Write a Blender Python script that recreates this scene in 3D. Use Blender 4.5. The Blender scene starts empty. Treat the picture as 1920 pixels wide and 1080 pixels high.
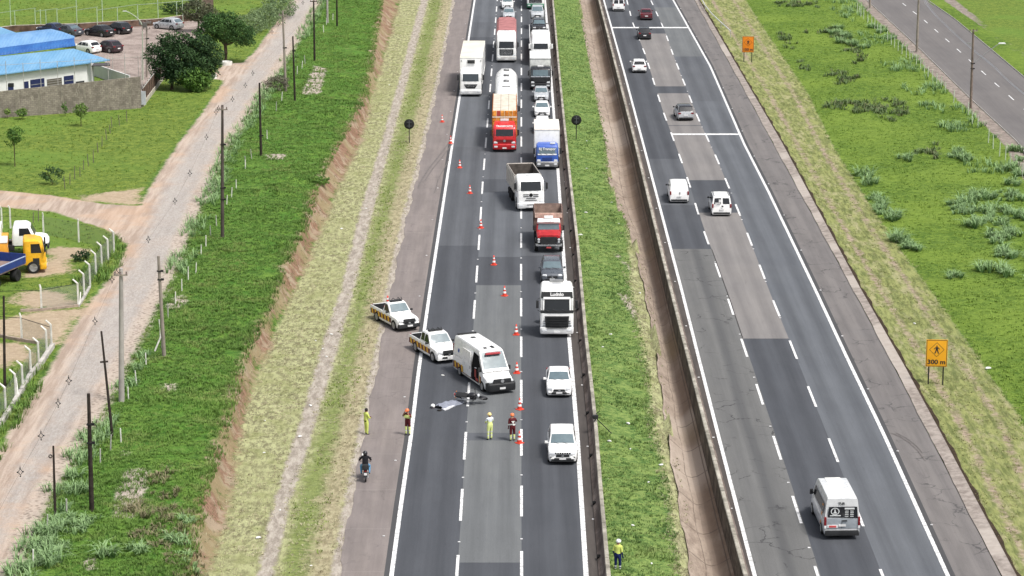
import bpy, bmesh, math, random
import numpy as np
from mathutils import Vector, Matrix, Euler

# ---------------------------------------------------------------- camera, sky, sun, exposure
S = bpy.context.scene
COL = S.collection
F = 4839.0                       # focal length in photo pixels (1920 wide)
TH = math.atan(1170.0 / F)       # downward pitch
CH = 48.8                        # drone height above the motorway
CT, ST = math.cos(TH), math.sin(TH)
cam_d = bpy.data.cameras.new("camera")
cam = bpy.data.objects.new("camera", cam_d)
COL.objects.link(cam)
cam.location = (0, 0, CH)
cam.rotation_euler = (math.pi / 2 - TH, 0, 0)
cam_d.sensor_width = 36
cam_d.lens = F / 1920 * 36
cam_d.clip_start = 1
cam_d.clip_end = 6000
S.camera = cam

SUN_EL, SUN_AZ = math.radians(60), math.radians(130)   # azimuth clockwise from +Y
w = bpy.data.worlds.new("World")
S.world = w
w.use_nodes = True
nt = w.node_tree
nt.nodes.clear()
sky = nt.nodes.new("ShaderNodeTexSky")
sky.sky_type = 'NISHITA'
sky.sun_disc = False
sky.sun_elevation = SUN_EL
sky.sun_rotation = SUN_AZ
sky.air_density = 1.0
sky.dust_density = 4.0
sky.ozone_density = 1.0
hs = nt.nodes.new("ShaderNodeHueSaturation")
hs.inputs['Saturation'].default_value = 0.35
bg = nt.nodes.new("ShaderNodeBackground")
bg.inputs['Strength'].default_value = 0.11
wo = nt.nodes.new("ShaderNodeOutputWorld")
nt.links.new(sky.outputs[0], hs.inputs['Color'])
nt.links.new(hs.outputs[0], bg.inputs[0])
nt.links.new(bg.outputs[0], wo.inputs[0])
sd = bpy.data.lights.new("sun", 'SUN')
sd.energy = 2.15
sd.angle = math.radians(11)
sd.color = (1.0, 0.965, 0.91)
sun = bpy.data.objects.new("sun", sd)
COL.objects.link(sun)
sdir = Vector((math.sin(SUN_AZ) * math.cos(SUN_EL), math.cos(SUN_AZ) * math.cos(SUN_EL), math.sin(SUN_EL)))
sun.rotation_euler = (-sdir).to_track_quat('-Z', 'Y').to_euler()
S.view_settings.view_transform = 'Standard'
S.view_settings.look = 'None'
S.view_settings.gamma = 1
S.view_settings.use_curve_mapping = False
S.view_settings.exposure = 0.7

random.seed(7)
RNG = np.random.default_rng(11)

# ---------------------------------------------------------------- geometry helpers
def P(px, py, h=0.0):
    """ground point (world) seen at photo pixel px,py on the level z=h"""
    x = (px - 960.0) / F
    y = -(py - 540.0) / F
    d = (x, CT + y * ST, -ST + y * CT)
    t = (h - CH) / d[2]
    return Vector((d[0] * t, d[1] * t, h))

def curve(pts, h=0.0):
    """longitudinal line given as (py, px) pairs -> function X(Y) in metres"""
    q = sorted([(P(x, y, h).y, P(x, y, h).x) for y, x in pts])
    Y = np.array([a for a, b in q]); X = np.array([b for a, b in q])
    k = max(1, len(Y) // 2)
    s0 = (X[k] - X[0]) / (Y[k] - Y[0]); s1 = (X[-1] - X[-1 - k]) / (Y[-1] - Y[-1 - k])
    def f(v):
        v = np.asarray(v, float)
        r = np.interp(v, Y, X)
        r = np.where(v < Y[0], X[0] + (v - Y[0]) * s0, r)
        return np.where(v > Y[-1], X[-1] + (v - Y[-1]) * s1, r)
    return f

def off(c, d):
    return lambda v: c(v) + d

def wig(c, a, wl, seed=0):
    """slightly irregular edge"""
    return lambda v: c(v) + a * (np.sin(np.asarray(v) / wl + seed) + .6 * np.sin(np.asarray(v) / wl * 2.7 + seed * 3) + .4 * np.sin(np.asarray(v) / wl * 6.1 + seed * 5))

def YP(py, h=0.0):
    return P(960, py, h).y

def tag(o, label=None, cat=None, group=None, kind=None):
    if label: o['label'] = label
    if cat: o['category'] = cat
    if group: o['group'] = group
    if kind: o['kind'] = kind
    return o

def empty(name, loc, rz=0.0, label=None, cat=None, group=None):
    o = bpy.data.objects.new(name, None)
    COL.objects.link(o)
    o.location = loc
    o.rotation_euler = (0, 0, rz)
    o.empty_display_size = .3
    return tag(o, label, cat, group)

class MB:
    def __init__(s):
        s.v = []; s.f = []; s.m = []
    def vs(s, pts):
        n = len(s.v); s.v.extend([tuple(p) for p in pts]); return n
    def face(s, pts, m=0):
        n = s.vs(pts); s.f.append(tuple(range(n, n + len(pts)))); s.m.append(m); return s
    def box(s, c, d, m=0, rz=0, taper=1.0, tx=None, ty=None, M=None):
        x, y, z = d[0] / 2, d[1] / 2, d[2] / 2
        tx = taper if tx is None else tx; ty = taper if ty is None else ty
        p = [(-x, -y, -z), (x, -y, -z), (x, y, -z), (-x, y, -z), (-x * tx, -y * ty, z), (x * tx, -y * ty, z), (x * tx, y * ty, z), (-x * tx, y * ty, z)]
        if M is not None: p = [M @ Vector(q) for q in p]
        cr, sr = math.cos(rz), math.sin(rz)
        p = [(q[0] * cr - q[1] * sr + c[0], q[0] * sr + q[1] * cr + c[1], q[2] + c[2]) for q in p]
        n = s.vs(p)
        for f in ((0, 3, 2, 1), (4, 5, 6, 7), (0, 1, 5, 4), (1, 2, 6, 5), (2, 3, 7, 6), (3, 0, 4, 7)):
            s.f.append(tuple(n + i for i in f)); s.m.append(m)
        return s
    def loft(s, rings, m=0, closed=True, cap=True):
        k = len(rings[0]); ns = [s.vs(r) for r in rings]
        for a, b in zip(ns[:-1], ns[1:]):
            for i in range(k if closed else k - 1):
                j = (i + 1) % k
                s.f.append((a + i, a + j, b + j, b + i)); s.m.append(m)
        if cap:
            s.f.append(tuple(reversed(range(ns[0], ns[0] + k)))); s.m.append(m)
            s.f.append(tuple(range(ns[-1], ns[-1] + k))); s.m.append(m)
        return s
    def tube(s, pts, r, m=0, n=8, cap=True):
        pts = [Vector(p) for p in pts]
        if not hasattr(r, '__len__'): r = [r] * len(pts)
        rings = []
        for i, p in enumerate(pts):
            a = pts[max(0, i - 1)]; b = pts[min(len(pts) - 1, i + 1)]
            d = (b - a).normalized()
            u = d.cross(Vector((0, 0, 1)))
            if u.length < 1e-3: u = Vector((1, 0, 0))
            u.normalize(); v = u.cross(d)
            rings.append([p + (u * math.cos(2 * math.pi * k / n) + v * math.sin(2 * math.pi * k / n)) * r[i] for k in range(n)])
        return s.loft(rings, m, True, cap)
    def lathe(s, prof, c=(0, 0, 0), m=0, n=16, axis='z', cap=True):
        rings = []
        for r, z in prof:
            ring = []
            for k in range(n):
                a = 2 * math.pi * k / n
                x, y = r * math.cos(a), r * math.sin(a)
                q = (x, y, z) if axis == 'z' else ((z, x, y) if axis == 'x' else (y, z, x))
                ring.append((q[0] + c[0], q[1] + c[1], q[2] + c[2]))
            rings.append(ring)
        return s.loft(rings, m, True, cap)
    def ball(s, c, r, m=0, n=12, k=7):
        if not hasattr(r, '__len__'): r = (r, r, r)
        rings = []
        for i in range(k + 1):
            t = math.pi * (i + .02) / (k + .04) - math.pi / 2
            rings.append([(c[0] + r[0] * math.cos(t) * math.cos(2 * math.pi * j / n), c[1] + r[1] * math.cos(t) * math.sin(2 * math.pi * j / n), c[2] + r[2] * math.sin(t)) for j in range(n)])
        return s.loft(rings, m)
    def build(s, name, mats, parent=None, smooth=None, loc=None, bevel=None):
        me = bpy.data.meshes.new(name)
        me.from_pydata(s.v, [], s.f)
        if not isinstance(mats, (list, tuple)): mats = [mats]
        for q in mats: me.materials.append(q)
        if any(s.m): me.polygons.foreach_set('material_index', s.m)
        bm = bmesh.new(); bm.from_mesh(me)
        bmesh.ops.remove_doubles(bm, verts=bm.verts, dist=1e-4)
        bmesh.ops.recalc_face_normals(bm, faces=bm.faces)
        if bevel:
            es = [e for e in bm.edges if len(e.link_faces) == 2 and e.calc_face_angle(0) > .6]
            bmesh.ops.bevel(bm, geom=es, offset=bevel, segments=2, profile=.7, affect='EDGES', clamp_overlap=True)
            smooth = smooth or 40
        bm.to_mesh(me); bm.free()
        if smooth:
            me.shade_smooth(); me.set_sharp_from_angle(angle=math.radians(smooth))
        me.update()
        o = bpy.data.objects.new(name, me)
        COL.objects.link(o)
        if parent: o.parent = parent
        if loc is not None: o.location = loc
        return o

def copy_tree(o, parent=None):
    c = o.copy(); COL.objects.link(c); c.parent = parent
    for ch in list(o.children): copy_tree(ch, c)
    return c

def text(txt, size, parent, M, m, name='lettering', bold=.0, xs=1.0):
    cu = bpy.data.curves.new(name, 'FONT'); cu.body = txt; cu.size = size
    cu.align_x = 'CENTER'; cu.align_y = 'CENTER'; cu.offset = bold; cu.extrude = .004
    t = bpy.data.objects.new(name, cu); COL.objects.link(t)
    bpy.context.view_layer.update()
    me = bpy.data.meshes.new_from_object(t.evaluated_get(bpy.context.evaluated_depsgraph_get()))
    bpy.data.objects.remove(t)
    me.transform(Matrix.Diagonal((xs, 1, 1, 1)))
    me.transform(M)
    me.materials.clear(); me.materials.append(m)
    o = bpy.data.objects.new(name, me); COL.objects.link(o); o.parent = parent
    return o

# ---------------------------------------------------------------- material helpers
def srgb(r, g, b):
    f = lambda c: (c / 255 / 12.92) if c / 255 <= .04045 else ((c / 255 + .055) / 1.055) ** 2.4
    return (f(r), f(g), f(b))

class NT:
    def __init__(s, name, rough=.6, spec=.5, metal=0):
        s.mat = bpy.data.materials.new(name); s.mat.use_nodes = True
        s.t = s.mat.node_tree; s.n = s.t.nodes; s.n.clear()
        s.out = s.n.new('ShaderNodeOutputMaterial'); s.p = s.n.new('ShaderNodeBsdfPrincipled')
        s.t.links.new(s.p.outputs[0], s.out.inputs[0])
        s.p.inputs['Roughness'].default_value = rough
        s.p.inputs['Specular IOR Level'].default_value = spec
        s.p.inputs['Metallic'].default_value = metal
        s._c = None
    def L(s, a, b): s.t.links.new(a, b)
    def co(s):
        if not s._c: s._c = s.n.new('ShaderNodeNewGeometry').outputs['Position']
        return s._c
    def obj(s):
        return s.n.new('ShaderNodeTexCoord').outputs['Object']
    def mapping(s, sc, src=None, rot=0):
        m = s.n.new('ShaderNodeMapping'); m.inputs['Scale'].default_value = sc
        m.inputs['Rotation'].default_value = (0, 0, rot)
        s.L(src or s.co(), m.inputs[0]); return m.outputs[0]
    def noise(s, scale, detail=4, rough=.6, vec=None, dist=0):
        n = s.n.new('ShaderNodeTexNoise'); n.inputs['Scale'].default_value = scale
        n.inputs['Detail'].default_value = detail; n.inputs['Roughness'].default_value = rough
        n.inputs['Distortion'].default_value = dist
        s.L(vec or s.co(), n.inputs['Vector']); return n.outputs[0]
    def vor(s, scale, feature='F1', vec=None, out='Distance', rnd=1.0):
        n = s.n.new('ShaderNodeTexVoronoi'); n.feature = feature
        n.inputs['Scale'].default_value = scale; n.inputs['Randomness'].default_value = rnd
        s.L(vec or s.co(), n.inputs['Vector']); return n.outputs[out]
    def math(s, op, a, b=0.0, c=None, clamp=False):
        n = s.n.new('ShaderNodeMath'); n.operation = op; n.use_clamp = clamp
        for i, v in enumerate((a, b, c)):
            if v is None: continue
            if isinstance(v, (int, float)): n.inputs[i].default_value = v
            else: s.L(v, n.inputs[i])
        return n.outputs[0]
    def rng(s, v, a, b, c=0.0, d=1.0, smooth=True):
        n = s.n.new('ShaderNodeMapRange')
        if smooth: n.interpolation_type = 'SMOOTHSTEP'
        for i, q in enumerate((a, b, c, d)): n.inputs[i + 1].default_value = q
        s.L(v, n.inputs[0]); return n.outputs[0]
    def mix(s, f, a, b, mode='MIX'):
        n = s.n.new('ShaderNodeMix'); n.data_type = 'RGBA'; n.blend_type = mode
        for k, v in ((0, f), (6, a), (7, b)):
            if isinstance(v, (int, float)): n.inputs[k].default_value = v
            elif isinstance(v, tuple): n.inputs[k].default_value = (*v[:3], 1)
            else: s.L(v, n.inputs[k])
        return n.outputs[2]
    def attr(s, name, out='Fac'):
        n = s.n.new('ShaderNodeAttribute'); n.attribute_name = name; return n.outputs[out]
    def sep(s, v, i):
        n = s.n.new('ShaderNodeSeparateXYZ'); s.L(v, n.inputs[0]); return n.outputs[i]
    def comb(s, x, y, z=0.0):
        n = s.n.new('ShaderNodeCombineXYZ')
        for i, v in enumerate((x, y, z)):
            if isinstance(v, (int, float)): n.inputs[i].default_value = v
            else: s.L(v, n.inputs[i])
        return n.outputs[0]
    def bump(s, h, strength=.5, dist=.05):
        n = s.n.new('ShaderNodeBump'); n.inputs['Strength'].default_value = strength
        n.inputs['Distance'].default_value = dist
        s.L(h, n.inputs['Height']); s.L(n.outputs[0], s.p.inputs['Normal'])
    def color(s, c):
        if isinstance(c, tuple): s.p.inputs['Base Color'].default_value = (*c[:3], 1)
        else: s.L(c, s.p.inputs['Base Color'])
        return s

_mc = {}
def M(name, col, rough=.5, spec=.5, metal=0, var=.12, sc=3.0, bump=0, coat=0, emit=0):
    """everyday material: base colour with a little procedural dirt / tone variation"""
    if name in _mc: return _mc[name]
    t = NT(name, rough, spec, metal)
    nz = t.noise(sc, 4, .6, t.obj())
    f = t.rng(nz, .3, .7)
    dk = tuple(c * (1 - var) for c in col)
    lt = tuple(min(1, c * (1 + var * .6)) for c in col)
    t.color(t.mix(f, dk, lt))
    t.L(t.rng(nz, .3, .7, max(.02, rough - .06), min(1, rough + .08)), t.p.inputs['Roughness'])
    if coat: t.p.inputs['Coat Weight'].default_value = coat
    if bump: t.bump(t.noise(sc * 8, 3, .6, t.obj()), .5, bump)
    if emit:
        t.p.inputs['Emission Color'].default_value = (*col, 1); t.p.inputs['Emission Strength'].default_value = emit
    _mc[name] = t.mat
    return t.mat
# ---------------------------------------------------------------- measured lines of the place (photo rows, columns -> metres)
HL = 1.5                                    # the land left of the cutting lies this much higher
c_eL = curve([(1080,734),(945,752),(815,771),(695,785),(560,804),(395,829),(275,847.5),(0,890)])      # left edge line
c_eR = curve([(1080,1099),(810,1082),(632,1067),(310,1045.5),(154,1034),(0,1022)])                  # right edge line
c_d1 = curve([(1072,857),(950,865),(850,871),(570,890),(443,899),(350,904.5),(130,922),(5,932)])
c_d2 = curve([(1080,978),(540,977),(0,977.8)])
c_sh = curve([(1080,635),(945,659),(810,684),(675,710),(540,734),(405,764),(270,798),(135,827),(0,853)])   # shoulder outer edge
c_tR = curve([(1080,515),(945,543),(810,586),(675,627),(540,664),(405,697),(270,732),(135,768),(0,803)])   # rut track
c_tL = curve([(1080,482),(945,512),(810,556),(675,596),(540,640),(405,672),(270,714),(135,752),(0,789)])
c_R = curve([(1080,385),(945,420),(810,445),(675,490),(540,553),(405,608),(270,670),(135,710),(0,750)])
c_G = curve([(1080,343),(945,375),(810,418),(675,455),(540,520),(470,548),(405,580),(345,594),(270,637),(200,676),(135,693),(0,716)], 1.2)
c_D = curve([(1080,24),(945,82),(810,168),(675,238),(540,308),(405,364),(270,428),(135,520),(60,566),(0,600)], HL)
c_DL = curve([(1080,-130),(945,-55),(840,0),(720,75),(600,147),(540,190),(495,225),(440,246),(375,268),(340,287),(270,335),(200,388),(147,424),(95,480),(0,547)], HL)
# central barrier, median, drain, right carriageway
c_b1 = curve([(1080,1123),(945,1112),(810,1103),(640,1086),(475,1073),(310,1056),(154,1042),(0,1030)])     # barrier foot, left carriageway
c_m1 = curve([(1080,1269),(940,1255),(810,1224),(675,1208),(540,1180),(475,1178),(410,1172),(385,1160),(340,1138),(270,1136),(135,1108),(0,1085)], -.45)
c_m2 = curve([(1080,1302),(945,1279),(810,1256),(675,1237),(540,1212),(475,1196),(415,1177),(395,1160),(350,1146),(270,1138),(135,1109),(0,1086)], -.75)
c_b2 = curve([(1080,1395),(945,1358),(810,1323),(675,1289),(540,1255),(405,1222),(270,1190),(135,1156),(0,1122)], .8)                                     # top of right barrier
c_rL = curve([(1080,1415),(810,1345),(540,1277),(270,1206),(135,1170),(0,1132)])
c_rA = curve([(1072,1531),(930,1486),(830,1454),(717,1417),(636,1390),(563,1366),(420,1315),(350,1294),(300,1277),(205,1242),(100,1209),(45,1187),(0,1175)])
c_rB = curve([(1072,1652),(830,1557),(720,1513),(640,1481),(565,1450),(440,1402),(350,1366),(293,1342),(220,1308),(100,1261),(57,1246),(0,1220)])
c_rR = curve([(1080,1777),(810,1655),(675,1590),(540,1527),(360,1441),(270,1395),(125,1332),(0,1262)])
c_rS = curve([(1080,1877),(810,1739),(680,1672),(545,1600),(420,1532),(270,1450),(150,1385),(0,1302)])
c_rK = curve([(1080,1905),(810,1762),(690,1697),(540,1612),(270,1467),(150,1397),(0,1310)])
c_rV = curve([(1080,2020),(785,1915),(715,1865),(625,1802),(535,1738),(420,1655),(270,1560),(175,1515),(65,1440),(0,1398)])
c_q1 = curve([(400,1990),(270,1912),(185,1820),(82,1715),(0,1625)])         # service road kerbs
c_q2 = curve([(146,1920),(37,1790),(0,1737)])
c_w1 = curve([(100,1908),(55,1848),(15,1790),(0,1768)])
c_w2 = curve([(108,1930),(62,1865),(30,1828),(0,1790)])

def smooth01(t):
    t = np.clip(t, 0, 1); return t * t * (3 - 2 * t)

def vnoise(x, y, wl, seed=0):
    """cheap value noise"""
    x = np.asarray(x) / wl; y = np.asarray(y) / wl
    xi = np.floor(x).astype(np.int64); yi = np.floor(y).astype(np.int64)
    fx = x - xi; fy = y - yi; fx = fx * fx * (3 - 2 * fx); fy = fy * fy * (3 - 2 * fy)
    def h(a, b):
        n = (a * 374761393 + b * 668265263 + seed * 144665) & 0xffffffff
        n = ((n ^ (n >> 13)) * 1274126177) & 0xffffffff
        return ((n ^ (n >> 16)) & 0xffff) / 65535.0
    return (h(xi, yi) * (1 - fx) + h(xi + 1, yi) * fx) * (1 - fy) + (h(xi, yi + 1) * (1 - fx) + h(xi + 1, yi + 1) * fx) * fy

def ground_z(X, Y, rough=True):
    X = np.asarray(X, float); Y = np.asarray(Y, float)
    R, G, D = c_R(Y), c_G(Y), c_D(Y)
    n = (vnoise(X, Y, 2.2, 1) - .5) * .5 + (vnoise(X, Y, .9, 2) - .5) * .25
    z = np.zeros_like(X)
    tt = (R - X + n * .8) / np.maximum(R - G, .4)
    z = np.where(X < R + 1, 1.25 * smooth01(tt), z)
    z = np.where(X < G - .3, 1.25 + .25 * smooth01((G - .3 - X) / 3.0), z)
    lush = smooth01((G + .5 - X) / 1.5) * smooth01((X - D) / 1.0)
    if rough: z = z + lush * (n * .6 + .08)
    # road beds
    z = np.where((X > c_sh(Y) - .3) & (X < c_b1(Y) + .3), -.03, z)
    z = np.where((X > c_sh(Y) + .9) & (X < c_b1(Y) + .3), -.25, z)
    b1 = c_b1(Y) + .55; m1 = c_m1(Y); m2 = c_m2(Y); b2 = c_b2(Y)
    z = np.where((X >= b1) & (X < m2), .12 - .55 * smooth01((X - b1) / np.maximum(m1 - b1, 1)) - .32 * smooth01((X - m1) / np.maximum(m2 - m1, .3)) + (n * .18 if rough else 0), z)
    z = np.where((X >= b1 - .45) & (X < b1), .12, z)
    z = np.where((X >= m2 + .05) & (X < b2 + .5), -1.9, z)
    z = np.where((X >= m2 + .9) & (X < b2 + .5), -1.9, z)
    z = np.where((X >= b2 + .35) & (X < c_rK(Y) - .15), -.3, z)
    rV = c_rV(Y)
    z = np.where(X >= c_rK(Y) - .15, .02 - .12 * smooth01((X - c_rK(Y)) / 1.5) + (n * .12 if rough else 0) + smooth01((X - rV) / 1.5) * (n * .25 + .08 if rough else 0), z)
    q1 = c_q1(Y); q2 = c_q2(Y)
    z = np.where((X > q1 - 2.2), .0 * z + .03 * 1.0, z)
    z = np.where((X > q1 + .1) & (X < q2 - .1), -.25, z)
    return z

# polygons on the high land (px, py) at z = HL
def poly_sdf(X, Y, pts, h):
    q = [P(x, y, h) for x, y in pts]
    n = len(q); best = np.full(X.shape, 1e9); inside = np.zeros(X.shape, bool)
    for i in range(n):
        a, b = q[i], q[(i + 1) % n]
        ex, ey = b.x - a.x, b.y - a.y
        wx, wy = X - a.x, Y - a.y
        t = np.clip((wx * ex + wy * ey) / (ex * ex + ey * ey + 1e-9), 0, 1)
        best = np.minimum(best, (wx - ex * t) ** 2 + (wy - ey * t) ** 2)
        c1 = (a.y > Y) != (b.y > Y)
        with np.errstate(divide='ignore', invalid='ignore'):
            xi = (b.x - a.x) * (Y - a.y) / (b.y - a.y + 1e-12) + a.x
        inside ^= c1 & (X < xi)
    d = np.sqrt(best)
    return np.where(inside, d, -d)

YARD = [(60,62),(150,54),(300,46),(372,34),(400,40),(330,120),(302,155),(268,200),(244,168),(165,137),(200,118),(150,95),(120,70)]
SIDE = [(-80,352),(0,357),(100,367),(200,383),(262,386),(300,360),(262,440),(240,460),(225,448),(200,430),(100,397),(0,388),(-80,384)]
ENTR = [(390,147),(412,128),(425,118),(470,118),(450,165),(420,150)]
BARE = [[(60,470),(110,462),(170,465),(172,478),(120,492),(140,500),(130,512),(60,522),(30,522),(60,505),(85,490),(90,475)],
        [(-50,600),(0,596),(60,585),(150,578),(182,552),(170,590),(145,600),(112,650),(75,640),(0,628),(-50,625)],
        [(0,640),(30,642),(66,650),(64,672),(20,690),(-40,690),(-40,640)],
        [(40,545),(110,545),(140,560),(140,575),(70,580),(10,575)],
        [(150,368),(265,352),(262,384),(200,382),(150,375)]]
BAREG = [[(232,884),(280,878),(270,930),(256,975),(212,973),(222,920)], [(228,845),(245,848),(240,860),(228,856)], [(160,1050),(180,1048),(178,1070),(160,1072)],
         [(325,560),(350,555),(345,580),(310,585)], [(305,720),(330,720),(328,735),(300,735)], [(590,125),(612,130),(600,175),(565,178)], [(500,290),(535,290),(530,300),(500,300)],
         [(380,330),(408,335),(400,380),(380,370)]]
MEDBARE = [[(1142,470),(1162,472),(1192,500),(1188,520),(1168,500)], [(1150,545),(1180,545),(1205,600),(1195,610),(1165,570)]]
TWF = [[(0,690),(40,700),(10,760),(0,800),(-40,820),(-60,700)]]

def build_terrain():
    xs = np.concatenate([np.arange(-150, -46, 1.0), np.arange(-46, 42, .36), np.arange(42, 150, 1.0)])
    ys = np.concatenate([np.arange(96, 420, .9), np.arange(420, 900, 4.0)])
    X, Y = np.meshgrid(xs, ys)
    Z = ground_z(X, Y)
    nx, ny = len(xs), len(ys)
    co = np.stack([X.ravel(), Y.ravel(), Z.ravel()], 1).astype(np.float32)
    i = np.arange(nx - 1)[None, :] + np.arange(ny - 1)[:, None] * nx
    q = np.stack([i, i + 1, i + nx + 1, i + nx], -1).reshape(-1, 4)
    me = bpy.data.meshes.new('ground')
    me.vertices.add(len(co)); me.vertices.foreach_set('co', co.ravel())
    me.loops.add(q.size); me.loops.foreach_set('vertex_index', q.ravel().astype(np.int32))
    me.polygons.add(len(q)); me.polygons.foreach_set('loop_start', np.arange(0, q.size, 4, dtype=np.int32))
    me.update(calc_edges=True); me.validate(); me.shade_smooth()
    R, G, D, DL = c_R(Y), c_G(Y), c_D(Y), c_DL(Y)
    sh, tR, tL = c_sh(Y), c_tR(Y), c_tL(Y)
    mn = np.minimum
    att = {}
    # pale mown verge (left of the shoulder, right verge, edge of the drain)
    pale = np.maximum.reduce([mn(X - R, sh - X), mn(X - c_rK(Y), c_rV(Y) - X), mn(X - c_m1(Y), c_b2(Y) - X)])
    att['pale'] = pale
    # darker greener band inside the left verge
    mid = tR + (sh - tR) * .36
    att['band'] = (sh - tR) * .24 - np.abs(X - mid)
    att['track'] = np.maximum(mn(X - tL, tR - X), mn(X - (sh - .45), sh + 1 - X))
    att['rightrut'] = np.maximum(.22 - np.abs(X - (c_rK(Y) + (c_rV(Y) - c_rK(Y)) * .3)), .22 - np.abs(X - (c_rK(Y) + (c_rV(Y) - c_rK(Y)) * .75)))
    att['bank'] = mn(X - G + .4, R - X + .3) - .9 * np.clip(vnoise(X * .4, Y, 7.0, 77) - .45, 0, 1) - .5 * np.clip(vnoise(X, Y, 2.6, 78) - .5, 0, 1)
    att['rverge'] = mn(X - c_rK(Y), c_rV(Y) - X)
    att['tan'] = .75 - np.abs(X - (tR + (sh - tR) * .70))
    dirt = mn(X - DL, D - X)
    dirt = np.maximum(dirt, poly_sdf(X, Y, SIDE, HL)); dirt = np.maximum(dirt, poly_sdf(X, Y, ENTR, HL))
    att['dirt'] = dirt
    cen = (D + DL) / 2
    att['gravel'] = 1.5 - np.abs(X - cen - .3) - np.clip((175 - Y) / 30, 0, 3)
    att['rubble'] = .7 - np.abs(X - D + .2)
    b = np.full(X.shape, -9.0)
    for p in BARE: b = np.maximum(b, poly_sdf(X, Y, p, HL))
    att['bare'] = b
    b = np.full(X.shape, -9.0)
    for p in BAREG: b = np.maximum(b, poly_sdf(X, Y, p, HL))
    for p in MEDBARE: b = np.maximum(b, poly_sdf(X, Y, p, -.3) - .3)
    att['bareg'] = b
    att['yard'] = poly_sdf(X, Y, YARD, HL)
    att['meadow'] = np.maximum(DL - X - .3, X - c_w2(Y))
    att['field'] = X - c_rV(Y)
    att['walk'] = np.maximum(mn(X - c_w1(Y), c_w2(Y) - X), mn(X - (c_q1(Y) - 1.7), c_q1(Y) + .5 - X) )
    att['median'] = mn(X - c_b1(Y), c_m1(Y) - X)
    for k, v in att.items():
        a = me.attributes.new(k, 'FLOAT', 'POINT')
        a.data.foreach_set('value', np.clip(v, -20, 20).ravel().astype(np.float32))
    t = NT('ground_cover', .95, .15)
    big = t.noise(.09, 3, .5); mid_ = t.noise(.55, 4, .6); fine = t.noise(3.2, 5, .7); fib = t.noise(9.0, 3, .75)
    edge = t.math('SUBTRACT', t.math('ADD', t.math('MULTIPLY', mid_, .9), t.math('MULTIPLY', fine, .7)), .8)   # about -0.5 .. 0.5
    def msk(name, amp=1.0, wd=.18, o=0.0):
        v = t.math('ADD', t.math('ADD', t.attr(name), t.math('MULTIPLY', edge, amp)), o)
        return t.rng(v, -wd, wd)
    def tone(a, b, f, lo=.35, hi=.65): return t.mix(t.rng(f, lo, hi), a, b)
    mott = t.noise(1.15, 3, .6)
    grain = t.math('ADD', t.math('ADD', t.math('MULTIPLY', fine, .40), t.math('MULTIPLY', fib, .30)), t.math('MULTIPLY', mott, .30))
    lush = tone((.036, .088, .014), (.130, .225, .038), grain, .43, .57)
    lush = t.mix(t.rng(mid_, .42, .62, 0, .5), lush, (.060, .170, .022))
    lush = t.mix(t.rng(mid_, .60, .74, 0, .55), lush, (.22, .24, .085))
    field = tone((.052, .105, .014), (.150, .225, .036), grain, .43, .58)
    field = t.mix(t.rng(big, .4, .65, 0, .55), field, (.175, .250, .040))
    mead = tone((.070, .125, .020), (.190, .245, .045), grain, .42, .60)
    mead = t.mix(t.rng(big, .45, .65, 0, .6), mead, (.12, .21, .035))
    medc = tone((.060, .125, .030), (.200, .275, .078), grain, .42, .58)
    medc = t.mix(t.rng(mid_, .5, .7, 0, .4), medc, (.24, .30, .10))
    strk = t.noise(2.6, 5, .75, t.mapping((1.0, .35, 1)))
    pale_ = tone((.165, .155, .088), (.40, .41, .22), strk, .38, .60)
    pale_ = t.mix(t.rng(mid_, .46, .62, 0, .6), pale_, tone((.14, .165, .055), (.29, .30, .13), fine))
    pale_ = t.mix(t.rng(big, .45, .60, 0, .3), pale_, (.30, .31, .15))
    band = tone((.08, .125, .025), (.20, .25, .065), fine)
    soil = tone((.20, .15, .11), (.40, .32, .25), t.noise(2.2, 6, .75))
    red = tone((.130, .072, .046), (.31, .195, .135), t.noise(3.0, 6, .8, t.mapping((.6, 1.6, 1), rot=.5)))
    red = t.mix(t.rng(mid_, .48, .62, 0, .75), red, (.34, .28, .20))
    red = t.mix(t.rng(t.noise(.22, 3, .6), .46, .58, 0, .7), red, (.26, .22, .12))
    dstreak = t.noise(1.2, 5, .65, t.mapping((1.6, .12, 1)))
    dirt_ = tone((.33, .255, .205), (.48, .39, .325), dstreak, .35, .65)
    dirt_ = t.mix(t.rng(t.noise(.16, 3, .6), .50, .62, 0, .5), dirt_, (.50, .34, .235))
    grav = tone((.29, .275, .26), (.43, .41, .39), t.noise(5, 4, .8, t.mapping((1.5, .4, 1))), .3, .7)
    rub = tone((.16, .135, .115), (.46, .39, .33), t.vor(3.2), .1, .55)
    c = lush
    c = t.mix(msk('field', .3, .2), c, field)
    c = t.mix(msk('meadow', 1.2, .3), c, mead)
    c = t.mix(msk('median', .2, .1), c, medc)
    c = t.mix(msk('pale', 1.0, .2), c, pale_)
    rstk = t.noise(2.2, 5, .7, t.mapping((1.3, .22, 1)))
    rv = tone((.10, .125, .035), (.255, .275, .095), rstk, .38, .62)
    rv = t.mix(t.rng(t.noise(.8, 4, .7, t.mapping((1.2, .3, 1))), .50, .64, 0, .7), rv, (.36, .33, .19))
    c = t.mix(t.math('MULTIPLY', msk('rverge', .4, .15), .85), c, rv)
    c = t.mix(t.math('MULTIPLY', msk('band', 1.6, .5), .72), c, band)
    c = t.mix(t.math('MULTIPLY', msk('tan', 2.6, .5), .75), c, tone((.24, .20, .125), (.42, .36, .25), strk))
    c = t.mix(msk('rightrut', 1.2, .25, -.05), c, soil)
    tr = tone((.25, .215, .18), (.44, .395, .34), t.noise(1.6, 5, .75, t.mapping((1.5, .4, 1))))
    c = t.mix(msk('track', .9, .15), c, tr)
    c = t.mix(msk('bank', 2.6, .35), c, red)
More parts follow.
